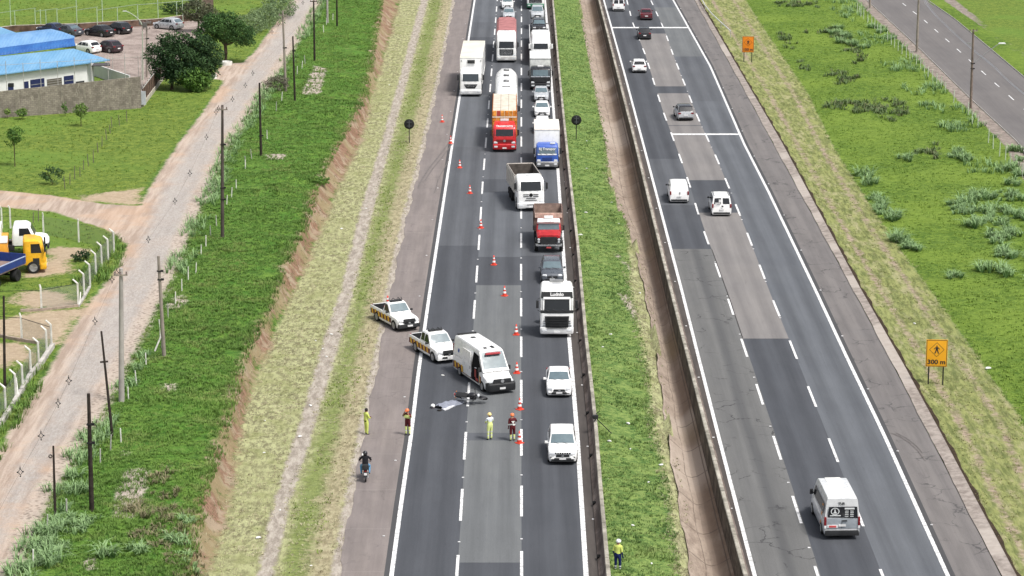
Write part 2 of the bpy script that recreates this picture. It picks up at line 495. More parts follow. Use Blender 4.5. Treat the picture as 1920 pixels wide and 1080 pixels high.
    c = t.mix(msk('dirt', 1.0, .25), c, dirt_)
    c = t.mix(t.math('MULTIPLY', t.math('MULTIPLY', msk('gravel', 2.0, .8), .75), msk('dirt', 1, .25)), c, grav)
    c = t.mix(t.math('MULTIPLY', msk('rubble', 1.4, .3), .75), c, rub)
    c = t.mix(t.math('MULTIPLY', msk('bare', 3.6, .5, -.2), .9), c, t.mix(.45, soil, (.56, .42, .30)))
    c = t.mix(msk('bareg', 1.2, .2), c, tone((.30, .25, .21), (.50, .43, .38), grain))
    yd = tone((.23, .185, .165), (.36, .30, .27), t.noise(.5, 5, .7))
    c = t.mix(msk('yard', .1, .1), c, yd)
    c = t.mix(msk('walk', .8, .15), c, tone((.17, .14, .12), (.31, .265, .235), t.noise(1.3, 5, .7)))
    t.color(c)
    t.bump(t.math('ADD', t.math('MULTIPLY', fine, .6), t.math('MULTIPLY', fib, .4)), .8, .22)
    me.materials.append(t.mat)
    o = bpy.data.objects.new('ground', me); COL.objects.link(o)
    tag(o, kind='structure')
    return o
build_terrain()
# land beyond the modelled strip, out to the horizon
t = NT('far_fields', .95, .1)
t.color(t.mix(t.rng(t.noise(.02, 4, .6), .4, .6), (.09, .16, .03), (.19, .24, .06)))
far = MB(); far.face([(-4000, -600, -2.2), (4000, -600, -2.2), (4000, 5200, -2.2), (-4000, 5200, -2.2)])
tag(far.build('far_land', t.mat), kind='structure')

# ---------------------------------------------------------------- strips (roads, kerbs, drain)
def strip(name, a, b, z, mat, y0=100, y1=880, step=4.0, cuts=None, kind='structure', parent=None, nu=1, prof=None):
    """sheet between two lines; z number or function(u)"""
    ys = np.arange(y0, y1, step).tolist() + [y1]
    A = a(np.array(ys)); B = b(np.array(ys))
    us = [i / nu for i in range(nu + 1)]
    vs, fs, uv = [], [], []
    for j, y in enumerate(ys):
        for u in us:
            zz = prof(u) if prof else z
            vs.append((A[j] + (B[j] - A[j]) * u, y, zz))
    k = nu + 1
    for j in range(len(ys) - 1):
        for i in range(nu):
            fs.append((j * k + i, j * k + i + 1, (j + 1) * k + i + 1, (j + 1) * k + i))
    me = bpy.data.meshes.new(name); me.from_pydata(vs, [], fs)
    ul = me.uv_layers.new(name='UVMap')
    for p in me.polygons:
        for li in p.loop_indices:
            vi = me.loops[li].vertex_index
            ul.data[li].uv = (us[vi % k], vs[vi][1])
    me.materials.append(mat)
    me.update()
    o = bpy.data.objects.new(name, me); COL.objects.link(o)
    if parent: o.parent = parent
    if kind: tag(o, kind=kind)
    return o

def asphalt(name, col, wheel=.80, cracks=0, seal=0, warm=0, joints=0, rough=.85, blot=.10):
    t = NT(name, rough, .3)
    uvn = t.n.new('ShaderNodeUVMap').outputs[0]
    u = t.sep(uvn, 0)
    # two wheel paths in the lane, blurred and slightly wandering
    wob = t.math('MULTIPLY', t.math('SUBTRACT', t.noise(.05, 2, .5), .5), .16)
    uu = t.math('ADD', u, wob)
    d = t.math('ABSOLUTE', t.math('SUBTRACT', t.math('ABSOLUTE', t.math('SUBTRACT', uu, .5)), .25))
    wp = t.rng(d, .03, .19, 1, 0)
    fine = t.noise(14, 4, .8); mid_ = t.noise(.7, 4, .65, t.mapping((1.4, .25, 1))); big = t.noise(.10, 3, .6)
    c = t.mix(t.rng(fine, .3, .7), tuple(x * .88 for x in col), tuple(x * 1.12 for x in col))
    c = t.mix(t.rng(mid_, .3, .7, 0, 1), c, t.mix(1.0, c, (1 - blot,) * 3, 'MULTIPLY'))
    c = t.mix(t.rng(big, .35, .65, 0, .6), c, t.mix(1.0, c, (1.13, 1.12, 1.10), 'MULTIPLY'))
    lon = t.noise(1.0, 4, .7, t.mapping((3.2, .045, 1)))
    c = t.mix(t.rng(lon, .40, .62, 0, .55), c, t.mix(1.0, c, (.84, .84, .85), 'MULTIPLY'))
    st2 = t.rng(t.noise(.9, 3, .7, t.mapping((1.6, .5, 1))), .64, .72, 0, .35)
    c = t.mix(st2, c, t.mix(1.0, c, (.72, .72, .73), 'MULTIPLY'))
    c = t.mix(t.math('MULTIPLY', wp, t.rng(t.noise(.03, 2, .5), .3, .7, .5, 1)), c, t.mix(1.0, c, (wheel, wheel, wheel * 1.01), 'MULTIPLY'))
    if seal:
        sb = t.rng(t.math('ABSOLUTE', t.math('SUBTRACT', t.math('ADD', u, wob), .56)), .02, .17, 1, 0)
        c = t.mix(t.math('MULTIPLY', sb, seal), c, (.048, .049, .053))
    if cracks:
        dv = t.n.new('ShaderNodeVectorMath'); dv.operation = 'ADD'
        nn = t.n.new('ShaderNodeTexNoise'); nn.inputs['Scale'].default_value = 1.1; nn.inputs['Detail'].default_value = 5
        t.L(t.co(), nn.inputs['Vector'])
        sc = t.n.new('ShaderNodeVectorMath'); sc.operation = 'SCALE'; sc.inputs['Scale'].default_value = 1.5
        t.L(nn.outputs['Color'], sc.inputs[0]); t.L(t.co(), dv.inputs[0]); t.L(sc.outputs[0], dv.inputs[1])
        v = t.vor(.42, 'DISTANCE_TO_EDGE', dv.outputs[0])
        line = t.rng(v, .006, .030, 1, 0)
        gate = t.rng(t.noise(.32, 2, .5), .48, .60)
        c = t.mix(t.math('MULTIPLY', t.math('MULTIPLY', line, gate), cracks), c, (.035, .035, .037))
    if joints:
        s = t.math('FRACT', t.math('MULTIPLY', t.sep(t.co(), 1), 1 / joints))
        c = t.mix(t.math('MULTIPLY', t.rng(t.math('ABSOLUTE', t.math('SUBTRACT', s, .5)), .002, .012, 1, 0), .22), c, (.32, .29, .27))
    t.color(c)
    t.bump(fine, .25, .01)
    return t.mat
A_DARK = asphalt('asphalt_dark', (.068, .073, .084), .74)
A_MID = asphalt('asphalt_worn', (.096, .102, .114), .74)
A_LITE = asphalt('asphalt_pale', (0.135, 0.142, 0.147), .80)
A_BLUE = asphalt('asphalt_bluish', (.110, .118, .132), .72)
A_CONC = asphalt('asphalt_milled', (0.199, 0.188, 0.183), .84)
A_CRACK = asphalt('asphalt_cracked', (.138, .138, .136), .84, cracks=.85, seal=.55)
A_SHLD = asphalt('shoulder_asphalt', (0.212, 0.184, 0.174), .94, cracks=.25, joints=7.3, blot=.2)
A_SHR = asphalt('shoulder_asphalt_right', (0.165, 0.153, 0.149), .86, cracks=.7, blot=.16)
A_EDGE = asphalt('asphalt_edge', (0.063, 0.063, 0.066), 1.0)
A_INNER = asphalt('asphalt_dusty', (0.084, 0.073, 0.067), 1.0, blot=.35)
A_SERV = asphalt('service_asphalt', (0.146, 0.136, 0.133), .88)

strip('shoulder_left', wig(c_sh, .10, 2.3), off(c_eL, -.28), .002, A_SHLD, step=1.0)
strip('asphalt_margin', off(c_eL, -.42), off(c_eL, .15), .006, A_EDGE)
strip('lane_road', off(c_eL, -.12), off(c_d1, .02), .012, A_DARK).name = 'road_lane_outer'
strip('road_lane_middle', c_d1, c_d2, .004, A_MID)
strip('road_lane_inner', c_d2, off(c_eR, .1), .004, A_DARK)
strip('road_gutter', off(c_eR, .02), off(c_b1, .25), .0, A_INNER)
strip('road_gutter_right', off(c_b2, .0), off(c_rL, .05), .0, A_INNER)
strip('road_lane_left', c_rL, c_rA, .004, A_DARK)
strip('road_lane_centre', c_rA, c_rB, .004, A_DARK)
strip('road_lane_right', c_rB, c_rR, .004, A_BLUE)
strip('asphalt_margin_right', off(c_rR, -.02), off(c_rR, .42), .006, A_EDGE)
strip('shoulder_right', off(c_rR, .3), c_rS, .0, A_SHR)
# resurfaced patches: (line a, line b, photo row far, photo row near, material)
def patch(a, b, r0, r1, m, z=.009):
    strip('road_patch', a, b, z, m, YP(r1), YP(r0), step=3.0)
patch(off(c_eL, -.05), c_d1, 178, 276, A_BLUE, .016); patch(off(c_eL, -.05), c_d1, 42, 70, A_MID, .016); patch(off(c_eL, -.05), c_d1, 276, 461, A_MID, .015)
patch(off(c_eL, -.05), c_d1, -60, 42, A_BLUE, .017)
patch(c_d1, c_d2, 292, 336, A_MID); patch(c_d1, c_d2, 336, 361, A_DARK); patch(c_d1, c_d2, 361, 482, A_BLUE)
patch(c_d1, c_d2, 482, 535, A_DARK); patch(c_d1, c_d2, 535, 812, A_LITE); patch(c_d1, c_d2, 826, 1055, A_LITE); patch(c_d1, c_d2, 1055, 1250, A_DARK)
patch(c_d2, off(c_eR, -.1), 300, 480, A_MID)
patch(c_rL, c_rA, -60, 20, A_MID); patch(c_rL, c_rA, 298, 385, A_MID); patch(c_rL, off(c_rA, .15), 467, 1300, A_CRACK)
patch(c_rA, c_rB, 63, 162, A_CONC); patch(c_rA, c_rB, 175, 235, A_CONC); patch(c_rA, c_rB, 236, 338, A_CONC, .010); patch(off(c_rA, .1), c_rB, 399, 635, A_CONC)
patch(c_rB, c_rR, 14, 106, A_LITE); patch(c_rB, c_rR, 240, 330, A_BLUE); patch(off(c_rB, .3), off(c_rR, -.3), 106, 190, A_MID)

# service road on the right
strip('service_road', c_q1, c_q2, .004, A_SERV)
KERB = M('painted_kerb', (.42, .40, .37), .8, .2, var=.25, sc=.8)
for a, nm in ((off(c_q1, -.16), 'kerb'), (c_q2, 'kerb')):
    strip(nm, a, off(a, .16), 0, KERB, nu=3, prof=lambda u: .13 if .1 < u < .9 else -.05)
# gutter kerb on the right of the motorway
tc = NT('kerb_concrete', .9, .2)
jt = tc.math('FRACT', tc.math('MULTIPLY', tc.sep(tc.co(), 1), .5))
cc = tc.mix(tc.rng(tc.noise(1.5, 5, .7), .35, .65), (.20, .17, .15), (.33, .29, .26))
cc = tc.mix(tc.rng(tc.noise(.08, 2, .5), .56, .60, 0, .6), cc, (.42, .375, .335))
tc.color(tc.mix(tc.math('MULTIPLY', tc.rng(tc.math('ABSOLUTE', tc.math('SUBTRACT', jt, .5)), .004, .014, 1, 0), .4), cc, (.15, .13, .12)))
tc.bump(tc.noise(6, 4, .7), .4, .03)
strip('kerb_gutter', wig(c_rS, .03, 3.0), c_rK, 0, tc.mat, nu=3, step=1.5, prof=lambda u: .05 + .06 * u)
strip('ditch_edge', off(c_rK, -.01), wig(off(c_rK, .24), .07, 1.3), 0, M('shadow_gap_soil', (.045, .032, .022), .95, .1, var=.4, sc=2), step=1.0, nu=2, prof=lambda u: .12 - .07 * u)  # soil strip with the shadow gap beside the kerb put into its dark colour

# drain in the median: flat apron, curved trough and retaining face
td = NT('drain_concrete', .92, .15)
uvd = td.n.new('ShaderNodeUVMap').outputs[0]; ud = td.sep(uvd, 0); yd_ = td.sep(uvd, 1)
stn = td.noise(1.1, 6, .8, td.mapping((1.4, .5, 1)))
base = td.mix(td.rng(stn, .3, .7), (.20, .155, .125), (.37, .305, .25))
dirty = td.math('MULTIPLY', td.rng(td.math('ADD', ud, td.math('MULTIPLY', td.math('SUBTRACT', stn, .5), .6)), .42, .85), td.rng(td.noise(.09, 3, .6), .28, .5, .45, 1))
base = td.mix(td.math('MULTIPLY', dirty, .75), base, (.150, .095, .062))
base = td.mix(td.rng(td.noise(.05, 2, .5), .55, .62, 0, .5), base, (.42, .355, .30))
tj = td.math('FRACT', td.math('MULTIPLY', td.math('ADD', yd_, td.math('MULTIPLY', ud, 1.2)), 1 / 5.5))
joint = td.rng(td.math('ABSOLUTE', td.math('SUBTRACT', tj, .5)), .006, .02, 1, 0)
l1 = td.rng(td.math('ABSOLUTE', td.math('SUBTRACT', ud, .42)), .006, .016, 1, 0)
l2 = td.rng(td.math('ABSOLUTE', td.math('SUBTRACT', ud, .93)), .006, .02, 1, 0)
ln = td.math('MAXIMUM', td.math('MULTIPLY', td.math('MAXIMUM', joint, l1), td.rng(td.noise(1.0, 3, .6), .35, .55, .2, .9)), l2)
td.color(td.mix(td.math('MULTIPLY', ln, .75), base, (.10, .075, .06)))
td.bump(td.math('SUBTRACT', td.noise(5, 4, .7), ln), .5, .05)
def drain_prof(u):
    pts = [(0, -.60), (.06, -.66), (.12, -.76), (.42, -1.22), (.55, -1.30), (.72, -1.15), (.88, -.86), (1, -.62)]
    return float(np.interp(u, [p[0] for p in pts], [p[1] for p in pts]))
strip('drain_channel', wig(off(c_m2, -.22), .07, 1.7), off(c_b2, -.12), 0, td.mat, nu=14, step=1.5, prof=drain_prof)

# ---------------------------------------------------------------- concrete barriers (continuous, with joints and scuppers)
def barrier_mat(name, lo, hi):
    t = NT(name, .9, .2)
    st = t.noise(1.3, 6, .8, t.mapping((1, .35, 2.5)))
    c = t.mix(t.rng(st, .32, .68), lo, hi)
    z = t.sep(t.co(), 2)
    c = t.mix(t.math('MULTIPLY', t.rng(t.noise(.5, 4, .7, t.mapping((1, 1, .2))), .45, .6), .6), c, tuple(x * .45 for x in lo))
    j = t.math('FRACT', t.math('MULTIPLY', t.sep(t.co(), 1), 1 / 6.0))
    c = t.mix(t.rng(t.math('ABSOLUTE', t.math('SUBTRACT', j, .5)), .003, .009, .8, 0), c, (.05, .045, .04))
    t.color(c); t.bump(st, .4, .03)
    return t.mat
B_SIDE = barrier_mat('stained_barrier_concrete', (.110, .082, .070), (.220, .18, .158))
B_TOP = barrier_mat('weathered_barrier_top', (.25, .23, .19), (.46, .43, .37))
B_DARK = barrier_mat('shaded_stained_concrete', (.055, .042, .034), (.15, .118, .098))  # stained concrete, the shade on the retaining face darkened into its colour
def profile_run(name, line, pts, mats, midx, label, cat, y0=100, y1=880, step=3.0):
    ys = np.arange(y0, y1, step); xs = line(ys)
    mb = MB(); k = len(pts)
    rings = [[(xs[i] + px, ys[i], pz) for px, pz in pts] for i in range(len(ys))]
    ns = [mb.vs(r) for r in rings]
    for a, b in zip(ns[:-1], ns[1:]):
        for i in range(k - 1):
            mb.f.append((a + i, a + i + 1, b + i + 1, b + i)); mb.m.append(midx[i])
    o = mb.build(name, mats)
    return tag(o, label, cat)
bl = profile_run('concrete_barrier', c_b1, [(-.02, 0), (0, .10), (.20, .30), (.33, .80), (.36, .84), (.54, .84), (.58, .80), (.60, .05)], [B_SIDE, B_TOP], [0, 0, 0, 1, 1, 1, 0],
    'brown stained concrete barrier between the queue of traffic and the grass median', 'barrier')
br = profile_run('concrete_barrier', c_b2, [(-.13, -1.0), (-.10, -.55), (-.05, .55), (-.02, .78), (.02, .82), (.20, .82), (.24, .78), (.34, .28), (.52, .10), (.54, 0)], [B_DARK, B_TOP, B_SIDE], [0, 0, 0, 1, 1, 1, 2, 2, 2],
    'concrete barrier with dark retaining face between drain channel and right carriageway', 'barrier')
for i, y in enumerate(np.arange(118, 420, 9.5)):
    x = float(c_b1(y)); sc_ = MB(); sc_.box((x + .09, y, .18), (.25, .35, .16))
    sc_.build('drain_opening', M('black_hole', (.01, .01, .01), .9, .1), bl)

# ---------------------------------------------------------------- painted markings and studs
tp = NT('road_paint', .6, .3)
tp.color(tp.mix(tp.rng(tp.noise(3.0, 5, .75), .36, .56), (.36, .36, .36), (.74, .74, .74)))
PAINT = tp.mat
mk = MB()
def seg(line, y0, y1, wd, z=.022):
    n = max(1, int((y1 - y0) / 5))
    for i in range(n):
        a, b = y0 + (y1 - y0) * i / n, y0 + (y1 - y0) * (i + 1) / n
        xa, xb = float(line(a)), float(line(b))
        mk.face([(xa - wd, a, z), (xa + wd, a, z), (xb + wd, b, z), (xb - wd, b, z)])
for ln_, wd in ((c_eL, .125), (c_eR, .14), (c_rL, .115), (c_rR, .12)):
    seg(ln_, 100, 880, wd)
def inv(py): return 1.0 / (py + 630.0)
def row_of(v): return 1.0 / v - 630.0
def dashes(line, start_rows_v, per=.4795e-4, length=.235e-4, wd=.085, lo=-60, hi=1300):
    v = start_rows_v
    while row_of(v) < hi: v -= per
    while v < 1.0 / 300:
        r1 = row_of(v)
        y_near = YP(r1); y_far = YP(row_of(v + length))
        if y_near > 860: break
        seg(line, y_near, y_far, wd)
        v += per
# near ends of the painted strokes in the photograph
dashes(c_d2, inv(969) , wd=.085); dashes(c_d1, inv(977), .4795e-4, .24e-4)
dashes(c_rA, inv(982), .4975e-4, .205e-4); dashes(c_rB, inv(867), .4975e-4, .205e-4)
def bar(a, b, r, wd):
    y = YP(r); xa, xb = float(a(y)), float(b(y))
    mk.face([(xa, y - wd, .024), (xb, y - wd, .024), (xb, y + wd, .024), (xa, y + wd, .024)])
bar(c_rL, c_rR, 52, .55); bar(c_rA, c_rR, 252, .42)
sq = lambda v: c_q1(v) * .47 + c_q2(v) * .53
y = YP(1.0 / (15.72e-4 + 0) - 630)
y = YP(6)
while y > 110:
    seg(sq, y - 3.2, y, .07); y -= 9.35
y = YP(6) + 9.35
while y < 860: seg(sq, y - 3.2, y, .07); y += 9.35
# small reflective studs
for ln_, o_, ph in ((c_eL, -.75, 0), (c_eR, .62, 3), (c_d1, 0, 4), (c_d2, 0, 4.5), (c_rL, -.35, 5), (c_rR, .4, 2), (c_rA, 0, 3), (c_rB, 0, 8)):
    for y in np.arange(112 + ph, 420, 12.0 if abs(o_) < .1 else 14.5):
        x = float(ln_(y)) + o_
        mk.box((x, y, .028), (.14, .11, .03))
tag(mk.build('lane_markings', PAINT), kind='structure')
# rubber marks
sk = MB()
def skid(pts, wd=.09):
    q = [P(x, y, 0) for x, y in pts]
    for a, b in zip(q[:-1], q[1:]):
        d = (b - a).normalized(); n = Vector((-d.y, d.x, 0)) * wd
        z = Vector((0, 0, .026))
        sk.face([a - n + z, a + n + z, b + n + z, b - n + z])
skid([(842,268),(823,293),(805,315),(791,337),(784,352)]); skid([(848,270),(829,295),(811,317),(796,340)], .07); skid([(842,300),(822,335),(815,362)], .05)
skid([(1670,812),(1688,819),(1705,830),(1722,846),(1735,864)], .04); skid([(1680,812),(1700,822),(1718,836),(1730,850)], .03)

tag(sk.build('skid_marks', M('rubber_mark', (.15, .135, .13), .8, .2, var=.3)), kind='structure')
# ---------------------------------------------------------------- shared materials for things
GLASS = M('window_glass', (.030, .040, .048), .06, .8, var=.1)
GLASS_B = M('sky_lit_glass', (.10, .145, .165), .05, .9, var=.15, sc=2)
GLASS_K = M('tinted_glass', (.012, .014, .017), .08, .6)
WHITE = M('white_paint', (.86, .86, .85), .3, .5, coat=.4, var=.05)
WHITE2 = M('dusty_white_paint', (.70, .69, .66), .5, .4, var=.12)
SILVER = M('silver_paint', (.52, .54, .56), .3, .5, .3, coat=.4)
GREYP = M('graphite_paint', (.085, .095, .112), .3, .5, .2, coat=.4)
BLACKP = M('black_paint', (.014, .014, .017), .25, .5, coat=.4)
NAVYP = M('dark_blue_paint', (.02, .03, .075), .3, .5, coat=.4)
REDP = M('red_paint', (.44, .022, .028), .35, .5, coat=.3, var=.2)
WINE = M('wine_red_paint', (.10, .012, .020), .3, .5, coat=.4)
MAROON = M('maroon_band', (.11, .016, .018), .45, .4)
YELB = M('yellow_band', (.75, .43, .02), .45, .4)
BLUEP = M('blue_paint', (.035, .10, .42), .35, .5, coat=.3, var=.2)
RUB = M('black_rubber', (.022, .022, .023), .85, .2, var=.3)
PLAST = M('black_plastic', (.025, .026, .028), .6, .3, var=.2)
CHROME = M('chrome', (.62, .63, .64), .25, .5, .8)
STEEL = M('dull_steel', (.34, .34, .34), .45, .5, .6)
LAMP = M('headlight_lens', (.72, .74, .76), .12, .8)
LAMPD = M('headlight_housing', (.20, .21, .22), .2, .8)
TAIL = M('red_lamp_lens', (.20, .012, .015), .25, .6)
AMBER = M('amber_lens', (.75, .25, .03), .25, .6)
PLATE = M('plate_white', (.72, .72, .72), .5, .3)
CHASSIS = M('chassis_black', (.020, .020, .021), .8, .2, var=.4)
CREAM = M('cream_roof', (.72, .66, .54), .7, .2, var=.15, sc=.6)
ORANGE = M('orange_crates', (.62, .22, .035), .7, .2, var=.45, sc=3)
WOODC = M('weathered_boards', (.30, .24, .19), .85, .15, var=.4)
YELP = M('yellow_paint', (.80, .42, .02), .4, .5, var=.15)

def rrect(w, y0, y1, z, r=.18, n=3, rf=None):
    """rounded rectangle ring, y1 is the front"""
    rf = rf or r
    pts = []
    for cx, cy, a0, rr in ((w - rf, y1 - rf, 0, rf), (-w + rf, y1 - rf, 90, rf), (-w + r, y0 + r, 180, r), (w - r, y0 + r, 270, r)):
        for k in range(n + 1):
            a = math.radians(a0 + 90 * k / n)
            pts.append((cx + rr * math.cos(a), cy + rr * math.sin(a), z))
    return pts

def wheel(parent, x, y, r=.33, wd=.22, rim=STEEL, name='wheel'):
    t = MB()
    prof = [(r * .62, -wd / 2), (r * .93, -wd / 2), (r, -wd * .33), (r, wd * .33), (r * .93, wd / 2), (r * .62, wd / 2)]
    t.lathe(prof, m=0, n=20, axis='x')
    o = t.build(name, RUB, parent, 35, (x, y, r))
    s = 1 if x > 0 else -1
    q = MB()
    q.lathe([(.02, s * (wd / 2 - .01)), (r * .25, s * (wd / 2 + .01)), (r * .30, s * (wd / 2 - .02)), (r * .60, s * (wd / 2 - .03)), (r * .65, s * (wd / 2 + .008)), (r * .62, s * (wd / 2 + .010)), (r * .60, s * (wd / 2 + .004))], n=20, axis='x')
    for k in range(5):
        a = k * 2 * math.pi / 5
        q.tube([(s * (wd / 2), math.cos(a) * .05, math.sin(a) * .05), (s * (wd / 2 + .002), math.cos(a) * r * .6, math.sin(a) * r * .6)], .022, n=4)
    q.build('rim', rim, o, 35)
    return o

def mirror_part(parent, x, y, z, m, sz=(.22, .12, .15)):
    b = MB(); b.box((x, y, z), sz, taper=.85)
    b.box((x - math.copysign(sz[0] * .6, x), y, z - sz[2] * .25), (sz[0] * .5, .05, .04))
    return b.build('side_mirror', m, parent, bevel=.02)

def ring_car(w, zt, zb, crown=.02):
    h = zt - zb
    R_ = [(0, zt + crown), (.62 * w, zt + crown * .6), (.86 * w, zt - .025), (.965 * w, zt - .10), (1.0 * w, zt - .36 * h), (1.0 * w, zb + .28 * h), (.965 * w, zb + .05), (.92 * w, zb)]
    L_ = [(-a, b) for a, b in R_[1:]][::-1]
    return R_ + [(0, zb)] + L_

def car(name, label, cat, paint, px, py, rz, kind='hatch', L=4.1, W=1.75, H=1.5, group=None, ref='front', glass=GLASS_B, rim=STEEL, lamps=True,
        roofp=None, h=0.0, bumper=None, rails=False, windows=True, plate=True, yoff=0.0, side=None, hh=None, grille=True):
    K = {  # hood top, belt, deck, windshield base/top, roof rear, rear glass base  (fractions from the front), clearance
        'hatch': (.88, .98, .98, .25, .44, .84, .965, .17), 'sedan': (.86, .96, 1.02, .27, .43, .72, .86, .17), 'suv': (.98, 1.08, 1.10, .25, .40, .88, .975, .22),
        'pickup': (1.08, 1.16, 1.10, .27, .38, .60, .635, .26), 'pickup1': (1.08, 1.16, 1.10, .30, .42, .53, .565, .26),
        'minivan': (1.00, 1.12, 1.12, .22, .36, .95, .985, .20), 'van': (1.18, 1.42, 1.42, .155, .29, .975, .993, .24)}[kind]
    fh, fb, fd, a, b, c, d, gc = K
    if hh: fh = hh
    w = W / 2
    front = Vector((-math.sin(rz), math.cos(rz), 0))
    g = P(px, py, h)
    loc = g - front * (L / 2) if ref == 'front' else (g + front * (L / 2) if ref == 'rear' else g)
    if ref == 'mid': loc = g
    root = empty(name, loc, rz, label, cat, group)
    Y = lambda t: L / 2 - t * L
    body = MB()
    fullend = kind in ('pickup', 'pickup1')
    st = [(0, fh * .50, .80, gc + .16), (.012, fh * .74, .88, gc + .06), (.045, fh * .90, .94, gc), (.10, fh * .97, .985, gc), (a - .015, fh + .03, 1, gc), (a + .03, fb, 1, gc), (.5, fb, 1, gc)]
    if fullend:
        st += [(d - .01, fb, 1, gc), (d, .62, 1, gc), (.97, .62, 1, gc + .05), (1, .60, .96, gc + .12)]
    else:
        st += [(min(d, .90), max(fb, fd) if kind != 'sedan' else fd, 1, gc), (.955, fd - .03, .97, gc), (.988, fd - .08, .91, gc + .08), (1, fd * .70, .86, gc + .14)]
        if kind == 'van':
            st = [(0, fh * .48, .70, gc + .16), (.012, fh * .70, .84, gc + .06), (.045, fh * .84, .94, gc), (.10, fh * .97, .985, gc)] + st[4:-4] + [(.97, fb, 1, gc), (.995, fb, .985, gc), (1, fb - .02, .97, gc + .1)]
        if kind in ('minivan',): st = st[:-4] + [(.95, fb, 1, gc), (.985, fb, .97, gc), (1, fb * .7, .95, gc + .1)]
    st = sorted(st, key=lambda q: q[0])
    body.loft([[(x, Y(t), z) for x, z in ring_car(w * ww, zt, zb)] for t, zt, ww, zb in st], 0)
    # greenhouse
    tw = {'van': .86, 'minivan': .84, 'suv': .78, 'pickup': .76, 'pickup1': .76}.get(kind, .74)
    lw = .97 if kind in ('van', 'minivan') else .93
    zr = H
    prof = [(Y(a), fb - .06), (Y(b), zr - .06), (Y(b + .05), zr - .015), (Y((b + c) / 2), zr), (Y(c - .04), zr - .02), (Y(c), zr - .07), (Y(d), (fd if kind == 'sedan' else fb) - .05)]
    def wz(z): return w * (lw + (tw - lw) * max(0, min(1, (z - fb) / (zr - fb))))
    cols = (-1, -.93, -.6, 0, .6, .93, 1)
    rows = []
    for i, (yy, zz) in enumerate(prof):
        ww = wz(zz); r = []
        for q in cols:
            dz = -(.10 if kind == 'van' else .045) * (abs(q) >= 1) * (0 < i < 6) + .02 * (1 - q * q)
            r.append((q * ww, yy, zz + dz))
        rows.append(r)
    n0 = [body.vs(r) for r in rows]
    for p, q in zip(n0[:-1], n0[1:]):
        for i in range(6): body.f.append((p + i, p + i + 1, q + i + 1, q + i)); body.m.append(1 if roofp else 0)
    for sgn in (0, 6):
        body.f.append(tuple(n + sgn for n in n0)); body.m.append(0)
    # wheel arches and sill
    wb = {'van': (.175, .80), 'pickup': (.165, .765), 'pickup1': (.165, .765)}.get(kind, (.185, .80))
    wr = {'van': .35, 'suv': .36, 'pickup': .385, 'pickup1': .385}.get(kind, .32)
    for s in (-1, 1):
        for q in wb:
            pts = [(s * (w + .004), Y(q) + math.cos(t_) * (wr + .075), wr * .9 + math.sin(t_) * (wr + .075)) for t_ in np.linspace(-.15, math.pi + .15, 14)]
            body.face(pts, 2)
    body.box((0, 0, gc + .02), (W * .86, L * .86, .16), 2)
    o = body.build('body', [paint, roofp or paint, PLAST], root, 38)
    for q in wb:
        for s in (-1, 1): wheel(root, s * (w - .10), Y(q), wr, .23, rim)
    # glass
    def slab(p0, p1, w0, w1, t0, t1, name, gm=glass, ins=.90, x0=-1, x1=1, off_=.012):
        (ya, za), (yb, zb) = p0, p1
        n = Vector((0, (zb - za), -(yb - ya))).normalized() * off_
        if n.z < 0: n = -n
        q0 = [(ya + (yb - ya) * t0), (za + (zb - za) * t0)]; q1 = [(ya + (yb - ya) * t1), (za + (zb - za) * t1)]
        wa = (w0 + (w1 - w0) * t0) * ins; wb_ = (w0 + (w1 - w0) * t1) * ins
        m = MB(); rr = []
        for (yy, zz), wv in ((q0, wa), (q1, wb_)):
            rr.append([(wv * (x0 + (x1 - x0) * k / 6), yy + n.y, zz + n.z + .02 * (1 - ((x0 + (x1 - x0) * k / 6)) ** 2)) for k in range(7)])
        i0, i1 = m.vs(rr[0]), m.vs(rr[1])
        for k in range(6): m.f.append((i0 + k, i0 + k + 1, i1 + k + 1, i1 + k)); m.m.append(0)
        return m.build(name, gm, root, 50)
    A_, B_, C_, D_ = prof[0], prof[1], prof[5], prof[6]
    slab(A_, B_, wz(A_[1]), wz(B_[1]), .14, .93, 'windshield')
    if windows and kind != 'van':
        if kind == 'minivan' and side == 'split':
            slab(D_, C_, wz(D_[1]), wz(C_[1]), .10, .86, 'rear_window', GLASS_K, x0=-.93, x1=-.08); slab(D_, C_, wz(D_[1]), wz(C_[1]), .10, .86, 'rear_window', GLASS_K, x0=.12, x1=.93)
        elif not (kind == 'minivan' and side == 'panel'):
            slab(D_, C_, wz(D_[1]), wz(C_[1]), .16, .90, 'rear_window', GLASS if ref == 'front' else glass, .86)
    # side glass
    if kind in ('hatch', 'suv'): sp = [(a + .045, b - .0, .505), (.515, .515, .69), (.70, .70, min(c, d) - .035)]
    elif kind == 'sedan': sp = [(a + .045, b, .50), (.51, .51, .68)]
    elif kind == 'pickup': sp = [(a + .035, b + .01, .475), (.487, .487, .592)]
    elif kind == 'pickup1': sp = [(a + .035, b + .01, .525)]
    elif kind == 'minivan': sp = [(a + .04, b + .005, .47)] + ([(.49, .49, .70), (.72, .72, .93)] if side == 'split' else [])
    else: sp = [(a + .028, b - .02, .36)]
    for s in (-1, 1):
        for k, (t0, t0u, t1) in enumerate(sp):
            z0 = fb + .03 if kind != 'van' else fb - .05
            z1 = zr - .13 if kind != 'van' else min(zr - .35, fb + .62)
            t1u = t1 if k < len(sp) - 1 or kind in ('pickup', 'pickup1', 'van', 'minivan') else t1 - .055
            x0_, x1_ = wz(z0) + .010, wz(z1) + .010
            m = MB(); m.face([(s * x0_, Y(t0), z0), (s * x0_, Y(t1), z0), (s * x1_, Y(t1u), z1), (s * x1_, Y(t0u + .012), z1)])
            m.build('side_window', GLASS_K, root)
    # lamps, grille, plate
    gz = fh * .62
